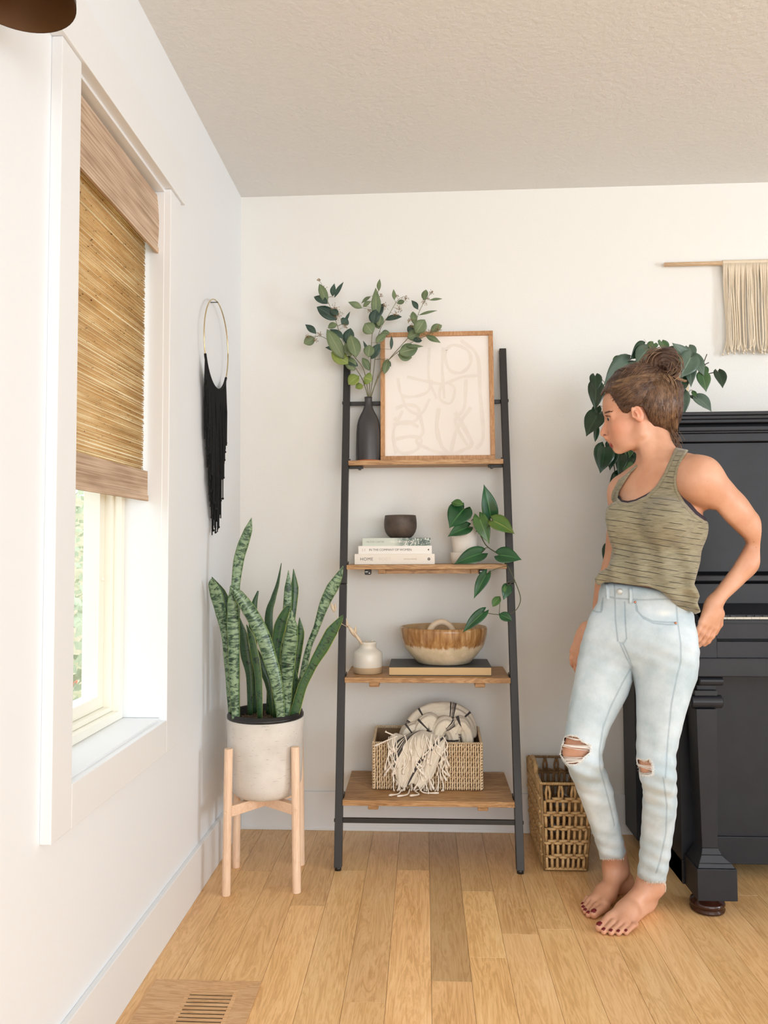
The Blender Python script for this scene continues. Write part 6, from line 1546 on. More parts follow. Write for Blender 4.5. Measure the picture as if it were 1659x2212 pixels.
# neck to skull
hdf.cone(NT_ - Zu * .02, hp_(-.03, -.04), .052, .050, .03)
outline_cut(hdf, HEAD, .003); hdf.merge(.010); del hdf
P, Q = bf.mesh(); del bf.d
rel = P - HC; lf, lu, ls = rel @ f_, rel @ u_, rel @ s_ax
lip = np.exp(-((lu + .1085) / .0085) ** 4) * np.clip((lf - .076) / .006, 0, 1) * (np.abs(ls) < .024) * (np.abs(lu + .1085) < .0125)
qx, qy = to_px(P[:, 0], P[:, 1], P[:, 2])
nost_shade = np.exp(-(((qx - 1306.5) / 4.2) ** 2 + ((qy - 939.5 - (qx - 1306) * .15) / 1.7) ** 2)) * .8 + np.exp(-(((qx - 1313.5) / 1.5) ** 2 + ((qy - 936) / 5) ** 2)) * .3  # dark shade of nostril and wing crease, painted into the skin colour
earr = np.exp(-(((lf + .006) / .02) ** 2 + ((lu + .042) / .032) ** 2)) * (np.abs(ls) > .066)
ruddy = np.exp(-(((lf - .07) / .05) ** 2 + ((lu + .065) / .04) ** 2)) * .6 * (lu > -.2) * (np.abs(lf) < .15)
hold = np.clip((1.36 - P[:, 2]) * 0, 0, 1)
t = NT('skin'); v = t.coords('Object')
def attr(nm):
    a = t.new('ShaderNodeAttribute'); a.attribute_name = nm; return a.outputs['Fac']
col = t.ramp(t.noise(v, 9, 4, .6), [(.35, srgb(196, 142, 112)), (.65, srgb(210, 161, 133))])
vo = t.new('ShaderNodeTexVoronoi'); t.link(v, vo.inputs['Vector']); vo.inputs['Scale'].default_value = 34
frk = t.ramp(vo.outputs['Distance'], [(.045, (1, 1, 1, 1)), (.07, (0, 0, 0, 1))])
sel = t.ramp(t.noise(v, 13, 2), [(.55, (0, 0, 0, 1)), (.6, (1, 1, 1, 1))])
col = t.mix(t.math('MULTIPLY', t.math('MULTIPLY', frk, sel), .75), col, srgb(140, 84, 58))
col = t.mix(t.math('MULTIPLY', attr('ruddy'), .7), col, srgb(216, 138, 108))
col = t.mix(attr('ear_r'), col, srgb(226, 150, 124))
col = t.mix(attr('lip'), col, srgb(156, 70, 66)); col = t.mix(attr('nostril_shade'), col, srgb(90, 40, 30))
t.base(col); t.rough(.48); t.b.inputs['Subsurface Weight'].default_value = .12; t.b.inputs['Subsurface Radius'].default_value = (.012, .004, .002); t.b.inputs['Subsurface Scale'].default_value = .6
t.bump(t.noise(v, 260, 3), .10, .0006); MAT['skin'] = t.m
mesh_np('body', P, Q, MAT['skin'], per, {'lip': np.clip(lip, 0, 1), 'nostril_shade': np.clip(nost_shade * 1.4, 0, 1), 'ear_r': np.clip(earr * .6, 0, 1), 'ruddy': np.clip(ruddy, 0, 1)})
MAT['nail_red'] = plain('red_nail_polish', srgb(104, 14, 22), .2)
for (c, d, r, rb) in nails:
    m = MB(); c = Vector(c); D = Vector(d); R_ = Vector(r); U_ = (Vector((0, 0, 1)) * .92 + D * .38).normalized(); Dd = R_.cross(U_).normalized(); 
    if Dd.dot(D) < 0: Dd = -Dd
    vs = []; n = 8
    for i in range(5):
        for j in range(7):
            a = (i / 4 - .5) * 2; b = (j / 6 - .5) * 2; k_ = math.sqrt(max(0, 1 - .45 * a * a)); vs.append(c + Dd * a * rb * .62 + R_ * b * rb * .62 * k_ + U_ * (rb * .16 - rb * .22 * b * b - rb * .12 * a * a))
    obj('toenail', vs, [(i * 7 + j, i * 7 + j + 1, (i + 1) * 7 + j + 1, (i + 1) * 7 + j) for i in range(4) for j in range(6)], MAT['nail_red'], per, smooth=True, solid=.0012)
# eyes and brows
MAT['eye_w'] = plain('eye_white', srgb(226, 218, 210), .2); MAT['iris'] = plain('iris', srgb(52, 44, 36), .1); MAT['brow'] = plain('brow_hair', srgb(92, 62, 42), .7)
for q in (1, -1):
    m = MB(); m.ball(tuple(hp_(.0730, -.0305, .029 * q)), .0112, 18, 12); e_ = m.build('eye', MAT['eye_w'], per, smooth=True)
    m = MB(); m.ball(tuple(hp_(.0772, -.0312, .0290 * q)), .0084, 14, 10); m.build('iris', MAT['iris'], e_, smooth=True)
SKP = P; SPx, SPy = to_px(P[:, 0], P[:, 1], P[:, 2])
def on_skin(X, Y, lift=.0005):
    d2 = (SPx - X) ** 2 + (SPy - Y) ** 2; c = np.flatnonzero(d2 < 9); c = c if len(c) else np.array([np.argmin(d2)])
    p_ = SKP[c[np.argmin(SKP[c][:, 1])]]; v_ = np.array(CAM) - p_; return Vector(p_ + v_ / np.linalg.norm(v_) * lift)
m = MB(); rg = random.Random(3)
for k in range(150):
    s_ = rg.random() ** 1.3; X = 1302.5 + 17 * s_; Y = 893 - 4.4 * math.sin(s_ * 2.0) + rg.uniform(-1.3, 1.3) * (1.2 - s_)
    a = on_skin(X, Y); b = on_skin(X + 3.0, Y - .9); m.tube([a, b], .00042, 3)
for k in range(40):
    s_ = k / 39; X = 1306 + 11 * s_; Y = 899.5 - 1.0 * math.sin(s_ * 3.1) + 1.4 * s_; a = on_skin(X, Y, .001); m.tube([a, a + Vector((-.0012, -.002, -.0012)), a + Vector((-.003, -.003, -.0004))], .00040, 3)
o = m.build('brow_and_lashes', MAT['brow'], per); o['kind'] = 'stuff'

# ---------------- jeans
jf = Field((.36, 2.0, .02), (.84, 2.54, 1.02), .0023)
RH = [L_H, F_H, Zu]
jf.ell(PC + Zu * .01 - F_H * .008, (.178, .122, .115), RH, .03); jf.ell(WA - Zu * .04, (.150, .106, .10), RH, .03)
for HJ, KN, AN, wd in ((HL, KL, ANL, 0), (HR, KR, ANR, .004)):
    jf.cone(HJ - Zu * .01, KN, .104, .066 + wd, .025); jf.ell(KN, (.066 + wd, .064, .07), None, .02)
    C = KN * .7 + AN * .3 - F_H * .012; jf.cone(KN, C, .063, .062, .02); jf.cone(C, AN - Zu * .03, .061, .050, .02)
outline_cut(jf, JE, .020)
cutL, cutR = None, None
# waistband, hems and open ends: hollow the ends so that the legs and waist are openings
def jeans_shape(d, x, y, z):
    P3 = np.stack(np.broadcast_arrays(x, y, z), -1)
    f1 = vnoise(P3 * np.array([1, 1, 1.0]), 38, 1) * .0018
    dl = np.abs(z - KL[2]); w = np.exp(-((z - KL[2] + .03) / .10) ** 2) + .8 * np.exp(-((z - .17) / .07) ** 2) + .5 * np.exp(-((z - HL[2] + .02) / .05) ** 2)
    f2 = np.sin(z * 150 + x * 60 + 2.5 * vnoise(P3, 14, 3)) * .0018 * w
    return (d + f1 + f2).astype(np.float32)
jf.apply(jeans_shape)
inner = jf.d + .0040
jf.d = np.maximum(jf.d, -np.where(True, inner, inner)).astype(np.float32) if False else jf.d
# shell: solid minus a copy shrunk by the cloth thickness
sh_in = jf.d + .0046
jf.d = np.maximum(jf.d, -sh_in).astype(np.float32)
zt = at(1340, 1262, Y=2.19).z
def cuts(d, x, y, z):
    plane = (z - (zt + .004 - (x - .60) * .10 + (y - 2.2) * .12)); d = np.maximum(d, plane)       # waist
    px, py = to_px(x, y, z)
    hem = np.where(px < 1362, (1858 - py) - 3 * np.sin(px * .9) * .5 - 2.5 * np.sin((px - 1295) / 60 * 3.1), (1908 - py) - 2 * np.sin(px * 1.1) * .5 - 14 * np.clip((1405 - px) / 30, 0, 1)) * (y / FPX)
    low = z < .20
    return np.where(low, np.maximum(d, -hem), d).astype(np.float32)
jf.apply(cuts)
RIPR = [(1219, 1594), (1232, 1590), (1248, 1594), (1256, 1603), (1262, 1606), (1275, 1612), (1273, 1625), (1262, 1634), (1254, 1643), (1244, 1650), (1228, 1650), (1219, 1640), (1212, 1630), (1213, 1615), (1218, 1606)]
RIPL = [(1377, 1640), (1386, 1643), (1394, 1645), (1402, 1642), (1407, 1650), (1408, 1662), (1408, 1672), (1398, 1674), (1386, 1672), (1379, 1664)]
outline_cut(jf, RIPR, .002, (.36, 2.0, .3), (.6, 2.262, .6), 'sub'); outline_cut(jf, RIPL, .002, (.55, 2.0, .3), (.8, 2.20, .6), 'sub')
P, Q = jf.mesh(); 
px, py = to_px(P[:, 0], P[:, 1], P[:, 2])
# sewn seams, drawn as relief and tone on the cloth: distance in the cloth surface to each seam line
front = (P - PC) @ F_H > -.02
def seam(pts, w=1.6):
    d = np.full(len(P), 1e9)
    for (x0, y0), (x1, y1) in zip(pts[:-1], pts[1:]):
        ex, ey = x1 - x0, y1 - y0; tt = np.clip(((px - x0) * ex + (py - y0) * ey) / (ex * ex + ey * ey), 0, 1); d = np.minimum(d, np.hypot(px - x0 - tt * ex, py - y0 - tt * ey))
    return np.exp(-(d / w) ** 2)
seams = np.zeros(len(P))
for pts in ([(1326, 1292), (1380, 1296), (1444, 1294)], [(1310, 1288), (1326, 1291)], [(1327, 1262), (1328, 1300), (1329, 1340), (1334, 1385)], [(1349, 1300), (1350, 1340), (1353, 1380), (1345, 1392), (1338, 1388)],
            [(1340, 1392), (1352, 1420), (1363, 1440)], [(1344, 1388), (1356, 1415), (1366, 1442)], [(1372, 1300), (1374, 1318), (1388, 1332), (1410, 1342), (1440, 1344), (1462, 1344)], [(1373, 1304), (1378, 1322), (1390, 1336), (1412, 1346), (1440, 1349), (1462, 1349)],
            [(1461, 1310), (1463, 1340), (1470, 1390), (1470, 1430), (1462, 1460), (1450, 1520), (1442, 1600), (1437, 1680)], [(1300, 1300), (1298, 1322), (1290, 1322), (1278, 1318)], [(1302, 1292), (1300, 1318)],
            [(1362, 1445), (1345, 1475), (1320, 1525), (1303, 1570), (1295, 1620), (1296, 1660), (1310, 1710), (1325, 1770), (1335, 1830)], [(1432, 1680), (1440, 1740), (1438, 1800), (1425, 1860), (1412, 1900)]):
    seams = np.maximum(seams, seam(pts))
seams = seams * front
edge = np.zeros(len(P))
for rp in (RIPR, RIPL):
    edge = np.maximum(edge, seam(rp + [rp[0]], 3.0))
edge = np.maximum(edge, np.exp(-(np.abs(py - np.where(px < 1362, 1859, 1908)) / 3.2) ** 2) * .8)
dw = np.exp(-(((px - 1435) / 14) ** 2 + ((py - 1325) / 6) ** 2)) * front
edge = np.maximum(edge, dw * .9 * (np.sin(px * 1.9) * .3 + .8)) * front
t = NT('light_denim'); v = t.coords('Object')
tw = t.noise(t.coords('Object', (420, 420, 120)), 1.0, 2); blot = t.noise(v, 11, 4, .6)
col = t.ramp(blot, [(.35, srgb(166, 186, 197)), (.65, srgb(200, 214, 223))]); col = t.mix(t.math('MULTIPLY', tw, .22), col, srgb(228, 236, 238))
col = t.mix(t.math('MULTIPLY', attr('seam'), .5), col, srgb(104, 128, 144)); col = t.mix(attr('fray'), col, srgb(238, 238, 234))
t.base(col); t.rough(.85); t.b.inputs['Sheen Weight'].default_value = .15
t.bump(t.math('SUBTRACT', t.math('MULTIPLY', tw, .3), t.math('MULTIPLY', attr('seam'), .9)), .5, .0016); MAT['denim'] = t.m
je = mesh_np('jeans', P, Q, MAT['denim'], per, {'seam': np.clip(seams, 0, 1), 'fray': np.clip(edge, 0, 1)})
del jf.d
# surface lookup on a cloth mesh: nearest vertex seen at a pixel
def on_cloth(P, px_, py_, X, Y, lift=.001):
    d2 = (px_ - X) ** 2 + (py_ - Y) ** 2; c = np.flatnonzero(d2 < 9)
    if len(c) == 0: c = np.array([np.argmin(d2)])
    i = c[np.argmin(P[c][:, 1])]; p = P[i]; return Vector(p + (np.array(CAM) - p) / np.linalg.norm(np.array(CAM) - p) * lift)
JP, Jx, Jy = P, px, py
MAT['thread'] = plain('white_thread', srgb(240, 236, 230), .9); MAT['copper'] = plain('copper_rivet', srgb(184, 122, 96), .3, .8); MAT['silver'] = plain('pewter_button', srgb(196, 198, 196), .4, .3)
m = MB(); rg = random.Random(5)
def thread(x0, y0, x1, y1, n=1, r=.0006, sag=2):
    for k in range(n):
        a = on_cloth(JP, Jx, Jy, x0 + rg.uniform(-2, 2), y0 + rg.uniform(-1.5, 1.5)); b = on_cloth(JP, Jx, Jy, x1 + rg.uniform(-2, 2), y1 + rg.uniform(-1.5, 1.5)); c = (a + b) / 2 + (CAM - (a + b) / 2).normalized() * .004 - Vector((0, 0, sag * .001 * rg.uniform(.2, 1.4)))
        m.tube(smooth_path([a, c, b], 5), r, 4)
thread(1216, 1612, 1274, 1614, 12, .0007); thread(1216, 1614, 1272, 1620, 4, .0005, 3); thread(1222, 1594, 1252, 1600, 8, .0006); thread(1216, 1640, 1258, 1640, 12, .0006, 1); thread(1220, 1647, 1252, 1646, 12, .0007, 1); thread(1214, 1634, 1262, 1634, 3)
for yy in (1652, 1656, 1659, 1662, 1665, 1669, 1672): thread(1378, yy - 2, 1408, yy + 3, 3, .0006, 1)
for rp in (RIPR, RIPL):
    for k in range(150):
        i = rg.randrange(len(rp)); x0, y0 = rp[i]; x1, y1 = rp[(i + 1) % len(rp)]; s_ = rg.random(); X, Y = x0 + (x1 - x0) * s_, y0 + (y1 - y0) * s_
        a = on_cloth(JP, Jx, Jy, X, Y, .0005); cxp = sum(q[0] for q in rp) / len(rp); cyp = sum(q[1] for q in rp) / len(rp); sg = rg.choice((-1, 1, 1)); dx, dy = (X - cxp), (Y - cyp); L = math.hypot(dx, dy)
        dd = Vector((dx / L * sg, -.6, -dy / L * sg)) * rg.uniform(.002, .006); m.tube([a, a + dd * .5 + Vector((0, 0, rg.uniform(-.001, .001))), a + dd], .0004, 3)
for k in range(110):
    X = rg.uniform(1298, 1356) if k < 55 else rg.uniform(1380, 1440); Y = 1856 if k < 55 else 1906
    a = on_cloth(JP, Jx, Jy, X, Y, .0005); m.tube([a, a + Vector((rg.uniform(-.001, .001), -.001, -rg.uniform(.003, .009)))], .0004, 3)
a = on_cloth(JP, Jx, Jy, 1436, 1903); m.tube(smooth_path([a, a + Vector((.004, 0, -.006)), a + Vector((.006, 0, -.02)), a + Vector((.004, 0, -.034))], 5), .0005, 4); m.tube(smooth_path([a, a + Vector((.001, 0, -.01)), a + Vector((.006, 0, -.016))], 5), .0005, 4)
o = m.build('loose_threads', MAT['thread'], je, smooth=True); o['kind'] = 'stuff'
b_ = on_cloth(JP, Jx, Jy, 1337, 1276, .003); d_ = (CAM - b_).normalized(); m = MB(); m.tube([b_ - d_ * .003, b_, b_ + d_ * .0014, b_ + d_ * .0016], [.0078, .0085, .0080, .002], 24); m.build('button', MAT['silver'], je, smooth=True)
for X, Y in ((1369, 1301), (1460, 1343)):
    b_ = on_cloth(JP, Jx, Jy, X, Y, .001); m = MB(); m.tube([b_, b_ + d_ * .0016, b_ + d_ * .002], [.0034, .003, .001], 14); m.build('rivet', MAT['copper'], je, smooth=True)
for X, Y0, Y1 in ((1361, 1267, 1305), (1309, 1258, 1295)):
    m = MB(); pts = [on_cloth(JP, Jx, Jy, X + (.5 * (Y - Y0) / 8 if X < 1320 else 0), Y, .0035) for Y in np.linspace(Y0, Y1, 6)]; m.tube(pts, .0048, 8, flat=.35, ref=(1, 0, 0)); m.build('belt_loop', MAT['denim'], je, smooth=True)

# ---------------- tank top
TK = [(1376, 1002), (1354, 1022), (1336, 1036), (1322, 1062), (1313, 1089), (1308, 1102), (1306.5, 1124), (1311, 1149), (1316, 1175), (1318, 1206), (1312, 1225), (1294, 1235), (1283, 1250), (1286, 1260), (1294, 1265), (1306, 1258), (1332, 1259), (1370, 1264), (1401, 1267), (1427, 1277), (1443, 1292), (1465, 1311), (1484, 1321), (1503, 1327), (1515, 1322), (1508, 1302), (1513, 1288), (1509, 1276), (1501, 1262), (1512, 1222), (1520, 1194), (1531, 1174), (1541, 1130), (1522, 1124), (1503, 1111), (1480, 1086), (1465, 1060), (1462, 1046), (1462, 1032), (1466, 1012), (1475, 992), (1484, 977), (1494, 968), (1480, 955), (1462, 960), (1455.6, 973), (1445, 996), (1433, 1024), (1417, 1050), (1395, 1071), (1372, 1082), (1356, 1086), (1342, 1084), (1335, 1075), (1337, 1062), (1350, 1040), (1362, 1022), (1379, 1006)]
def torso_field(infl, h=.0023):
    f = Field((.42, 1.99, .84), (.90, 2.50, 1.42), h)
    body_torso(f, infl); 
    f.cone(SCn + Zu * .02, SL + Zu * -.002, .052 + infl, .052 + infl, .03); f.cone(SCn + Zu * .01, SR, .050 + infl, .048 + infl, .03)
    f.cone(NB + np.array([.02, .01, .0]), SL + Zu * .028, .042 + infl, .030 + infl, .035); f.cone(NB + np.array([0, .01, .0]), SR + Zu * .02, .038 + infl, .028 + infl, .035)
    for s_ in (1, -1): f.ell(RB + L_S * .066 * s_ + F_S * .078 + Zu * .012, (.050 + infl, .044 + infl, .052 + infl), [L_S, F_S, Zu], .03)
    return f
tf = torso_field(.0055)
# the loose lower half and the gathered hem
tf.ell(WA - Zu * .01 + F_H * .006, (.150, .116, .085), RH, .05); tf.ell(A(1400, 1272, 2.21), (.130, .080, .035), RH, .03)
tf.cone(A(1290, 1248, 2.25), A(1330, 1235, 2.22), .016, .024, .02); tf.cone(A(1500, 1310, 2.14), A(1490, 1270, 2.15), .022, .03, .02); tf.ell(A(1508, 1322, 2.145), (.012, .014, .010), None, .01)
def tank_shape(d, x, y, z):
    P3 = np.stack(np.broadcast_arrays(x, y, z), -1); w = np.clip((1.13 - z) / .12, 0, 1); w2 = np.clip((.99 - z) / .05, 0, 1)
    a = x * L_H[0] + y * L_H[1]
    f1 = np.sin(a * 95 + (z - .95) * 22 + 1.8 * vnoise(P3, 12, 5)) * .0042 * w + vnoise(P3, 26, 7) * .0024 * (w * .7 + .3)
    f2 = np.sin(z * 170 + a * 70 + 3 * vnoise(P3, 16, 9)) * .0030 * w2
    return (d + f1 + f2).astype(np.float32)
tf.apply(tank_shape)
outline_cut(tf, [(1180, 900), (1300, 1090), (1306.5, 1108), (1306.5, 1124), (1311, 1149), (1316, 1175), (1318, 1206), (1312, 1225), (1294, 1235), (1283, 1250), (1280, 1290), (1200, 1400), (1600, 1400), (1522, 1330), (1515, 1318), (1508, 1302), (1513, 1288), (1509, 1276), (1501, 1262), (1512, 1222), (1520, 1194), (1531, 1174), (1541, 1130), (1548, 1105), (1640, 900)], .012, (.42, 1.9, .84), (.93, 2.7, 1.26))
sh_in = tf.d + .0068
outline_cut(tf, TK, .006)
tf.d = np.maximum(tf.d, -sh_in).astype(np.float32)
P, Q = tf.mesh(); del tf.d
px, py = to_px(P[:, 0], P[:, 1], P[:, 2])
d = np.full(len(P), 1e9)
hole = TK[-13:] + [TK[0]]; hem1 = TK[33:43]; hem2 = TK[0:5]
for pts in (hole, hem1, hem2):
    for (x0, y0), (x1, y1) in zip(pts[:-1], pts[1:]):
        ex, ey = x1 - x0, y1 - y0; tt = np.clip(((px - x0) * ex + (py - y0) * ey) / (ex * ex + ey * ey), 0, 1); d = np.minimum(d, np.hypot(px - x0 - tt * ex, py - y0 - tt * ey))
bind = (d < 7).astype(float); bl = np.exp(-((d - 7.2) / .9) ** 2)
t = NT('olive_slub_jersey'); v = t.coords('Object'); tc = t.new('ShaderNodeTexCoord'); s = t.sep(tc.outputs['Object'])
wob = t.math('MULTIPLY', t.math('SUBTRACT', t.noise(t.coords('Object', (6, 6, 3)), 1.0, 2), .5), .012)
slope = t.math('ADD', t.math('MULTIPLY', s[0], .16), t.math('MULTIPLY', s[1], -.06))
ph = t.math('FRACT', t.math('MULTIPLY', t.math('ADD', t.math('ADD', s[2], wob), slope), 1 / .0158))
ln = t.math('LESS_THAN', t.math('ABSOLUTE', t.math('SUBTRACT', ph, .5)), .055)
brk = t.ramp(t.noise(t.coords('Object', (14, 14, 70)), 1.0, 2), [(.42, (0, 0, 0, 1)), (.50, (1, 1, 1, 1))])
ln = t.math('MULTIPLY', t.math('MULTIPLY', ln, brk), t.math('SUBTRACT', 1.0, attr('binding')))
col = t.ramp(t.noise(t.coords('Object', (40, 40, 260)), 1.0, 3), [(.35, srgb(126, 120, 97)), (.65, srgb(148, 141, 117))])
col = t.mix(t.math('MULTIPLY', ln, .95), col, srgb(38, 32, 30)); col = t.mix(t.math('MULTIPLY', attr('bline'), .5), col, srgb(84, 78, 56))
t.base(col); t.rough(.9); t.b.inputs['Sheen Weight'].default_value = .25
t.bump(t.math('ADD', t.noise(t.coords('Object', (500, 500, 900)), 1, 2), t.math('MULTIPLY', attr('binding'), .8)), .35, .001); MAT['tank'] = t.m
mesh_np('tank_top', P, Q, MAT['tank'], per, {'binding': bind, 'bline': bl})
# dark bralette edge under the tank
bx_f = torso_field(.0018, .0022)
outline_cut(bx_f, [(1230, 1000), (1306, 1112), (1316, 1175), (1318, 1240), (1230, 1700), (1560, 1700), (1501, 1262), (1520, 1194), (1536, 1160), (1543, 1132), (1620, 1000)], .010, (.34, 1.9, .80), (.93, 2.7, 1.20), inset=3)
BR = [(1334, 1072), (1338, 1080), (1345, 1088), (1365, 1089), (1395, 1077), (1440, 1110), (1500, 1140), (1543, 1140), (1543, 1124), (1524, 1118), (1506, 1104), (1485, 1078), (1470, 1050), (1462, 1040), (1448, 1060), (1420, 1052), (1395, 1068), (1372, 1079), (1356, 1082), (1343, 1080), (1337, 1070)]
sh_in = bx_f.d + .012; outline_cut(bx_f, BR, .003); bx_f.d = np.maximum(bx_f.d, -sh_in).astype(np.float32)
P, Q = bx_f.mesh(); MAT['bra'] = plain('dark_bralette', srgb(48, 40, 50), .8); mesh_np('bralette', P, Q, MAT['bra'], per)

# ---------------- hair
HAIR = [(1300, 856), (1306, 846), (1316, 848), (1328, 866), (1336, 880), (1346, 892), (1356, 893), (1366, 884), (1374, 878), (1388, 879), (1396, 896), (1404, 914), (1416, 930), (1436, 948), (1452, 962), (1475, 968), (1490, 900), (1490, 770), (1400, 760), (1290, 790), (1290, 850)]
hf = Field((.46, 2.16, 1.30), (.78, 2.46, 1.66), .002)
bun = A(1428, 792, 2.31); hbk = hp_(-.038, .010)
hf.ell(hp_(-.010, .016), (.104, .097, .083), RHd, .02); hf.ell(hp_(-.045, -.012), (.078, .085, .074), RHd, .03)
hf.cone(A(1440, 850, 2.31), A(1440, 935, 2.315), .046, .030, .03)
hf.cone(A(1370, 820, 2.305), bun, .035, .030, .04)
def hair_shape(d, x, y, z):
    P3 = np.stack(np.broadcast_arrays(x - bun[0], y - bun[1], z - bun[2]), -1); th = np.arctan2(P3[..., 2], P3[..., 0]); ph = np.arctan2(P3[..., 1], -P3[..., 2] + 1e-6)
    r = np.linalg.norm(P3, axis=-1)
    return (d + (np.sin(th * 46 + np.sin(r * 60)) * .0009 + np.sin(ph * 38 + th * 9) * .0009 + np.sin(th * 17) * .0013)).astype(np.float32)
hf.apply(hair_shape); outline_cut(hf, HAIR, .006)
P, Q = hf.mesh(); del hf.d
def hair_mat(name, a, b, c):
    t = NT(name); tc = t.new('ShaderNodeTexCoord'); oi = tc.outputs['Object']
    mp = t.coords('Object', (1, 1, 1)); vm = t.new('ShaderNodeVectorMath', operation='SUBTRACT'); t.link(mp, vm.inputs[0]); vm.inputs[1].default_value = tuple(bun - np.array(per.location))
    nm = t.new('ShaderNodeVectorMath', operation='NORMALIZE'); t.link(vm.outputs[0], nm.inputs[0])
    n = t.noise(nm.outputs[0], 26, 5, .7); n2 = t.noise(mp, 16, 3)
    col = t.ramp(t.math('ADD', t.math('MULTIPLY', n, .6), t.math('MULTIPLY', n2, .4)), [(.34, a), (.52, b), (.66, c)])
    t.base(col); t.rough(.42); t.bump(n, .6, .003); t.b.inputs['Specular IOR Level'].default_value = .4; return t.m
MAT['hair'] = hair_mat('brown_hair', srgb(44, 28, 20), srgb(78, 54, 40), srgb(124, 94, 70))
hair = mesh_np('hair', P, Q, MAT['hair'], per)
MAT['hair2'] = plain('hair_strand', srgb(72, 48, 35), .42, var=(55, srgb(128, 96, 70)))
MAT['hair3'] = plain('hair_strand_light', srgb(110, 82, 58), .42, var=(55, srgb(152, 120, 88)))
Ph, Hx, Hy = P, *to_px(P[:, 0], P[:, 1], P[:, 2])
m = MB(); m2 = MB(); rg = random.Random(14)
def on_cloth2(X, Y, lift):
    if X > 1362 or np.min((Hx - X) ** 2 + (Hy - Y) ** 2) < 5: return on_cloth(Ph, Hx, Hy, X, Y, lift)
    return on_skin(X, Y, lift * .6)
edge_pts = [(1304, 850), (1312, 848), (1322, 860), (1330, 870), (1338, 884), (1348, 890), (1358, 890), (1368, 882), (1384, 880), (1394, 892), (1402, 910), (1412, 926), (1430, 943), (1446, 952), (1458, 930), (1462, 900), (1318, 825), (1306, 842)]
for k in range(1500):
    i = rg.randrange(len(edge_pts) - 3) if k % 5 else rg.randrange(len(edge_pts) - 3, len(edge_pts)); x0, y0 = edge_pts[i]; x1, y1 = edge_pts[(i + 1) % len(edge_pts)] if i < len(edge_pts) - 3 else edge_pts[i]
    s_ = rg.random(); X, Y = x0 + (x1 - x0) * s_, y0 + (y1 - y0) * s_; tx, ty = 1422 + rg.uniform(-14, 16), 812 + rg.uniform(-8, 10)
    f0 = rg.uniform(-.045, .5); f1 = rg.uniform(.75, 1.0); pts = []; lf_ = rg.uniform(.0002, .0016)
    for q in np.linspace(f0, f1, 6):
        bow = math.sin(q * math.pi) * (10 if X < 1390 else -6); px_, py_ = X + (tx - X) * q, Y + (ty - Y) * q - bow * (.5 if X < 1350 else .2)
        pts.append(on_cloth2(px_ + math.sin(q * 5 + k) * .8, py_, lf_ * (.4 + q)))
    (m if k % 5 else m2).tube(smooth_path(pts, 2), [.0003] + [.00075] * 9 + [.0004], 3)
for k in range(420):       # long locks swept from the nape up to the bun
    X = rg.uniform(1436, 1467); Y = rg.uniform(850, 940 + (X - 1436) * .5); tx, ty = 1430 + (X - 1436) * .9 + rg.uniform(-5, 5), 818 + rg.uniform(-6, 8); f1 = rg.uniform(.5, 1.0); lf_ = rg.uniform(.0003, .0022); pts = []
    for q in np.linspace(0, f1, 5): pts.append(on_cloth2(X + (tx - X) * q + 3 * math.sin(q * 3.1), Y + (ty - Y) * q, lf_))
    (m if k % 3 else m2).tube(smooth_path(pts, 2), [.0004] + [.0009] * 7 + [.0004], 3)
# loose wisps at the nape, forehead and temple
for k in range(70):
    X, Y = rg.uniform(1436, 1464), rg.uniform(925, 955); a = on_cloth(Ph, Hx, Hy, X, Y, .001); c = rg.uniform(-1, 1)
    m.tube(smooth_path([a, a + Vector((.006 * c + .004, -.004, -.012)), a + Vector((.010 * c + .008, -.006, -.026)), a + Vector((.018 * c + .006, -.006, -.030 - .012 * rg.random()))], 4), .0006, 3)
for k in range(26):
    X, Y = rg.uniform(1325, 1375), rg.uniform(805, 880); a = on_cloth(Ph, Hx, Hy, X, Y, .001); m2.tube(smooth_path([a, a + Vector((.01, -.004, .014)), a + Vector((.022, -.004, .020 + .01 * rg.random()))], 4), .0004, 3)
# the bun: looped locks
def lock(ctr, R0, ax, ph, span, r, wob=.15, tgt=m):
    ax = Vector(ax).normalized(); u1 = ax.orthogonal().normalized(); u2 = ax.cross(u1); pts = []
    for q in np.linspace(0, span, 14):
        rr = R0 * (1 + wob * math.sin(q * 1.7 + ph)); pts.append(Vector(ctr) + (u1 * math.cos(q + ph) + u2 * math.sin(q + ph)) * rr + ax * math.sin(q * .9 + ph) * R0 * .25)
    tgt.tube(pts, [r * .5] + [r] * 12 + [r * .4], 5)
bm_, bm2 = MB(), MB()
BC = A(1424, 796, 2.30)
bs = Field(BC - .08, BC + .08, .002); bs.ell(BC + np.array([0.002, 0, .002]), (.050, .044, .046), None, .01); bs.ell(A(1437, 772, 2.30), (.034, .030, .030), None, .02); bs.ell(A(1408, 800, 2.30), (.026, .03, .024), None, .02)
bs.ell(A(1428, 800, 2.255), (.014, .022, .010), None, .012, 'sub')
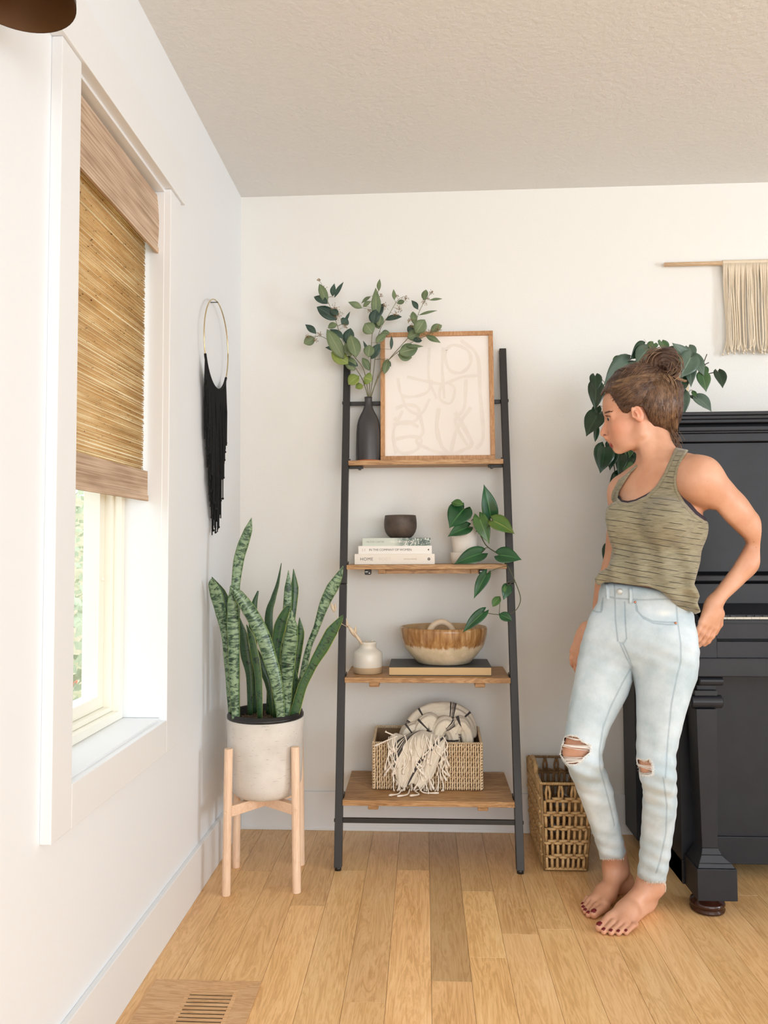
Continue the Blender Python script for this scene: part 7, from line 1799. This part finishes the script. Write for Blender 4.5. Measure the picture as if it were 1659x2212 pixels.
def bun_shape(d, x, y, z):
    X, Y, Z = x - BC[0], y - BC[1], z - BC[2]; th = np.arctan2(Z + .3 * X, X + 0 * Z); rr = np.sqrt(X * X + Z * Z)
    return (d + np.sin(rr * 520 + th * 2 + Y * 60) * .0012 + np.sin(rr * 1000 + th * 5) * .0006 + np.sin(th * 5 + rr * 90) * .002).astype(np.float32)
bs.apply(bun_shape); P, Q = bs.mesh(); mesh_np('bun', P, Q, MAT['hair'], hair)
for k in range(420):
    R0 = rg.uniform(.012, .052); ax = (rg.uniform(-.5, .5), -1 + rg.uniform(-.3, .3), rg.uniform(-.6, .6))
    c = BC + np.array([rg.uniform(-.010, .012), rg.uniform(-.030, .012), rg.uniform(-.008, .020)]); lock(c, R0, ax, rg.uniform(0, 6.28), rg.uniform(1.2, 3.2), rg.uniform(.0006, .0013), .18, bm_ if k % 3 else bm2)
for k in range(46):       # short ends sticking out below the bun
    a = Vector(A(rg.uniform(1405, 1448), rg.uniform(806, 822), 2.245)); c = rg.uniform(-.6, 1.6)
    bm2.tube(smooth_path([a, a + Vector((.008 * c, -.010, -.016)), a + Vector((.020 * c, -.004, -.036 - rg.uniform(0, .018)))], 4), [.0014] * 7 + [.0009, .0005], 4)
for k in range(16):
    a = Vector(A(rg.uniform(1400, 1425), rg.uniform(760, 775), 2.29)); bm2.tube(smooth_path([a, a + Vector((-.010, 0, .014)), a + Vector((-.026 * rg.random() - .004, 0, .030 * rg.random() + .014))], 4), .0004, 3)
for k in range(16):
    a = Vector(A(1452, 812, 2.26)); bm2.tube(smooth_path([a, a + Vector((.018, -.004, -.006 - .008 * rg.random())), a + Vector((.032 + .01 * rg.random(), -.002, -.013 - .006 * rg.random()))], 4), .0009, 4)
for mm_, mt, nm in ((m, 'hair2', 'hair_strands'), (m2, 'hair3', 'hair_strands'), (bm_, 'hair2', 'bun_locks'), (bm2, 'hair3', 'bun_locks')):
    o = mm_.build(nm, MAT[mt], hair, smooth=True); o['kind'] = 'stuff'
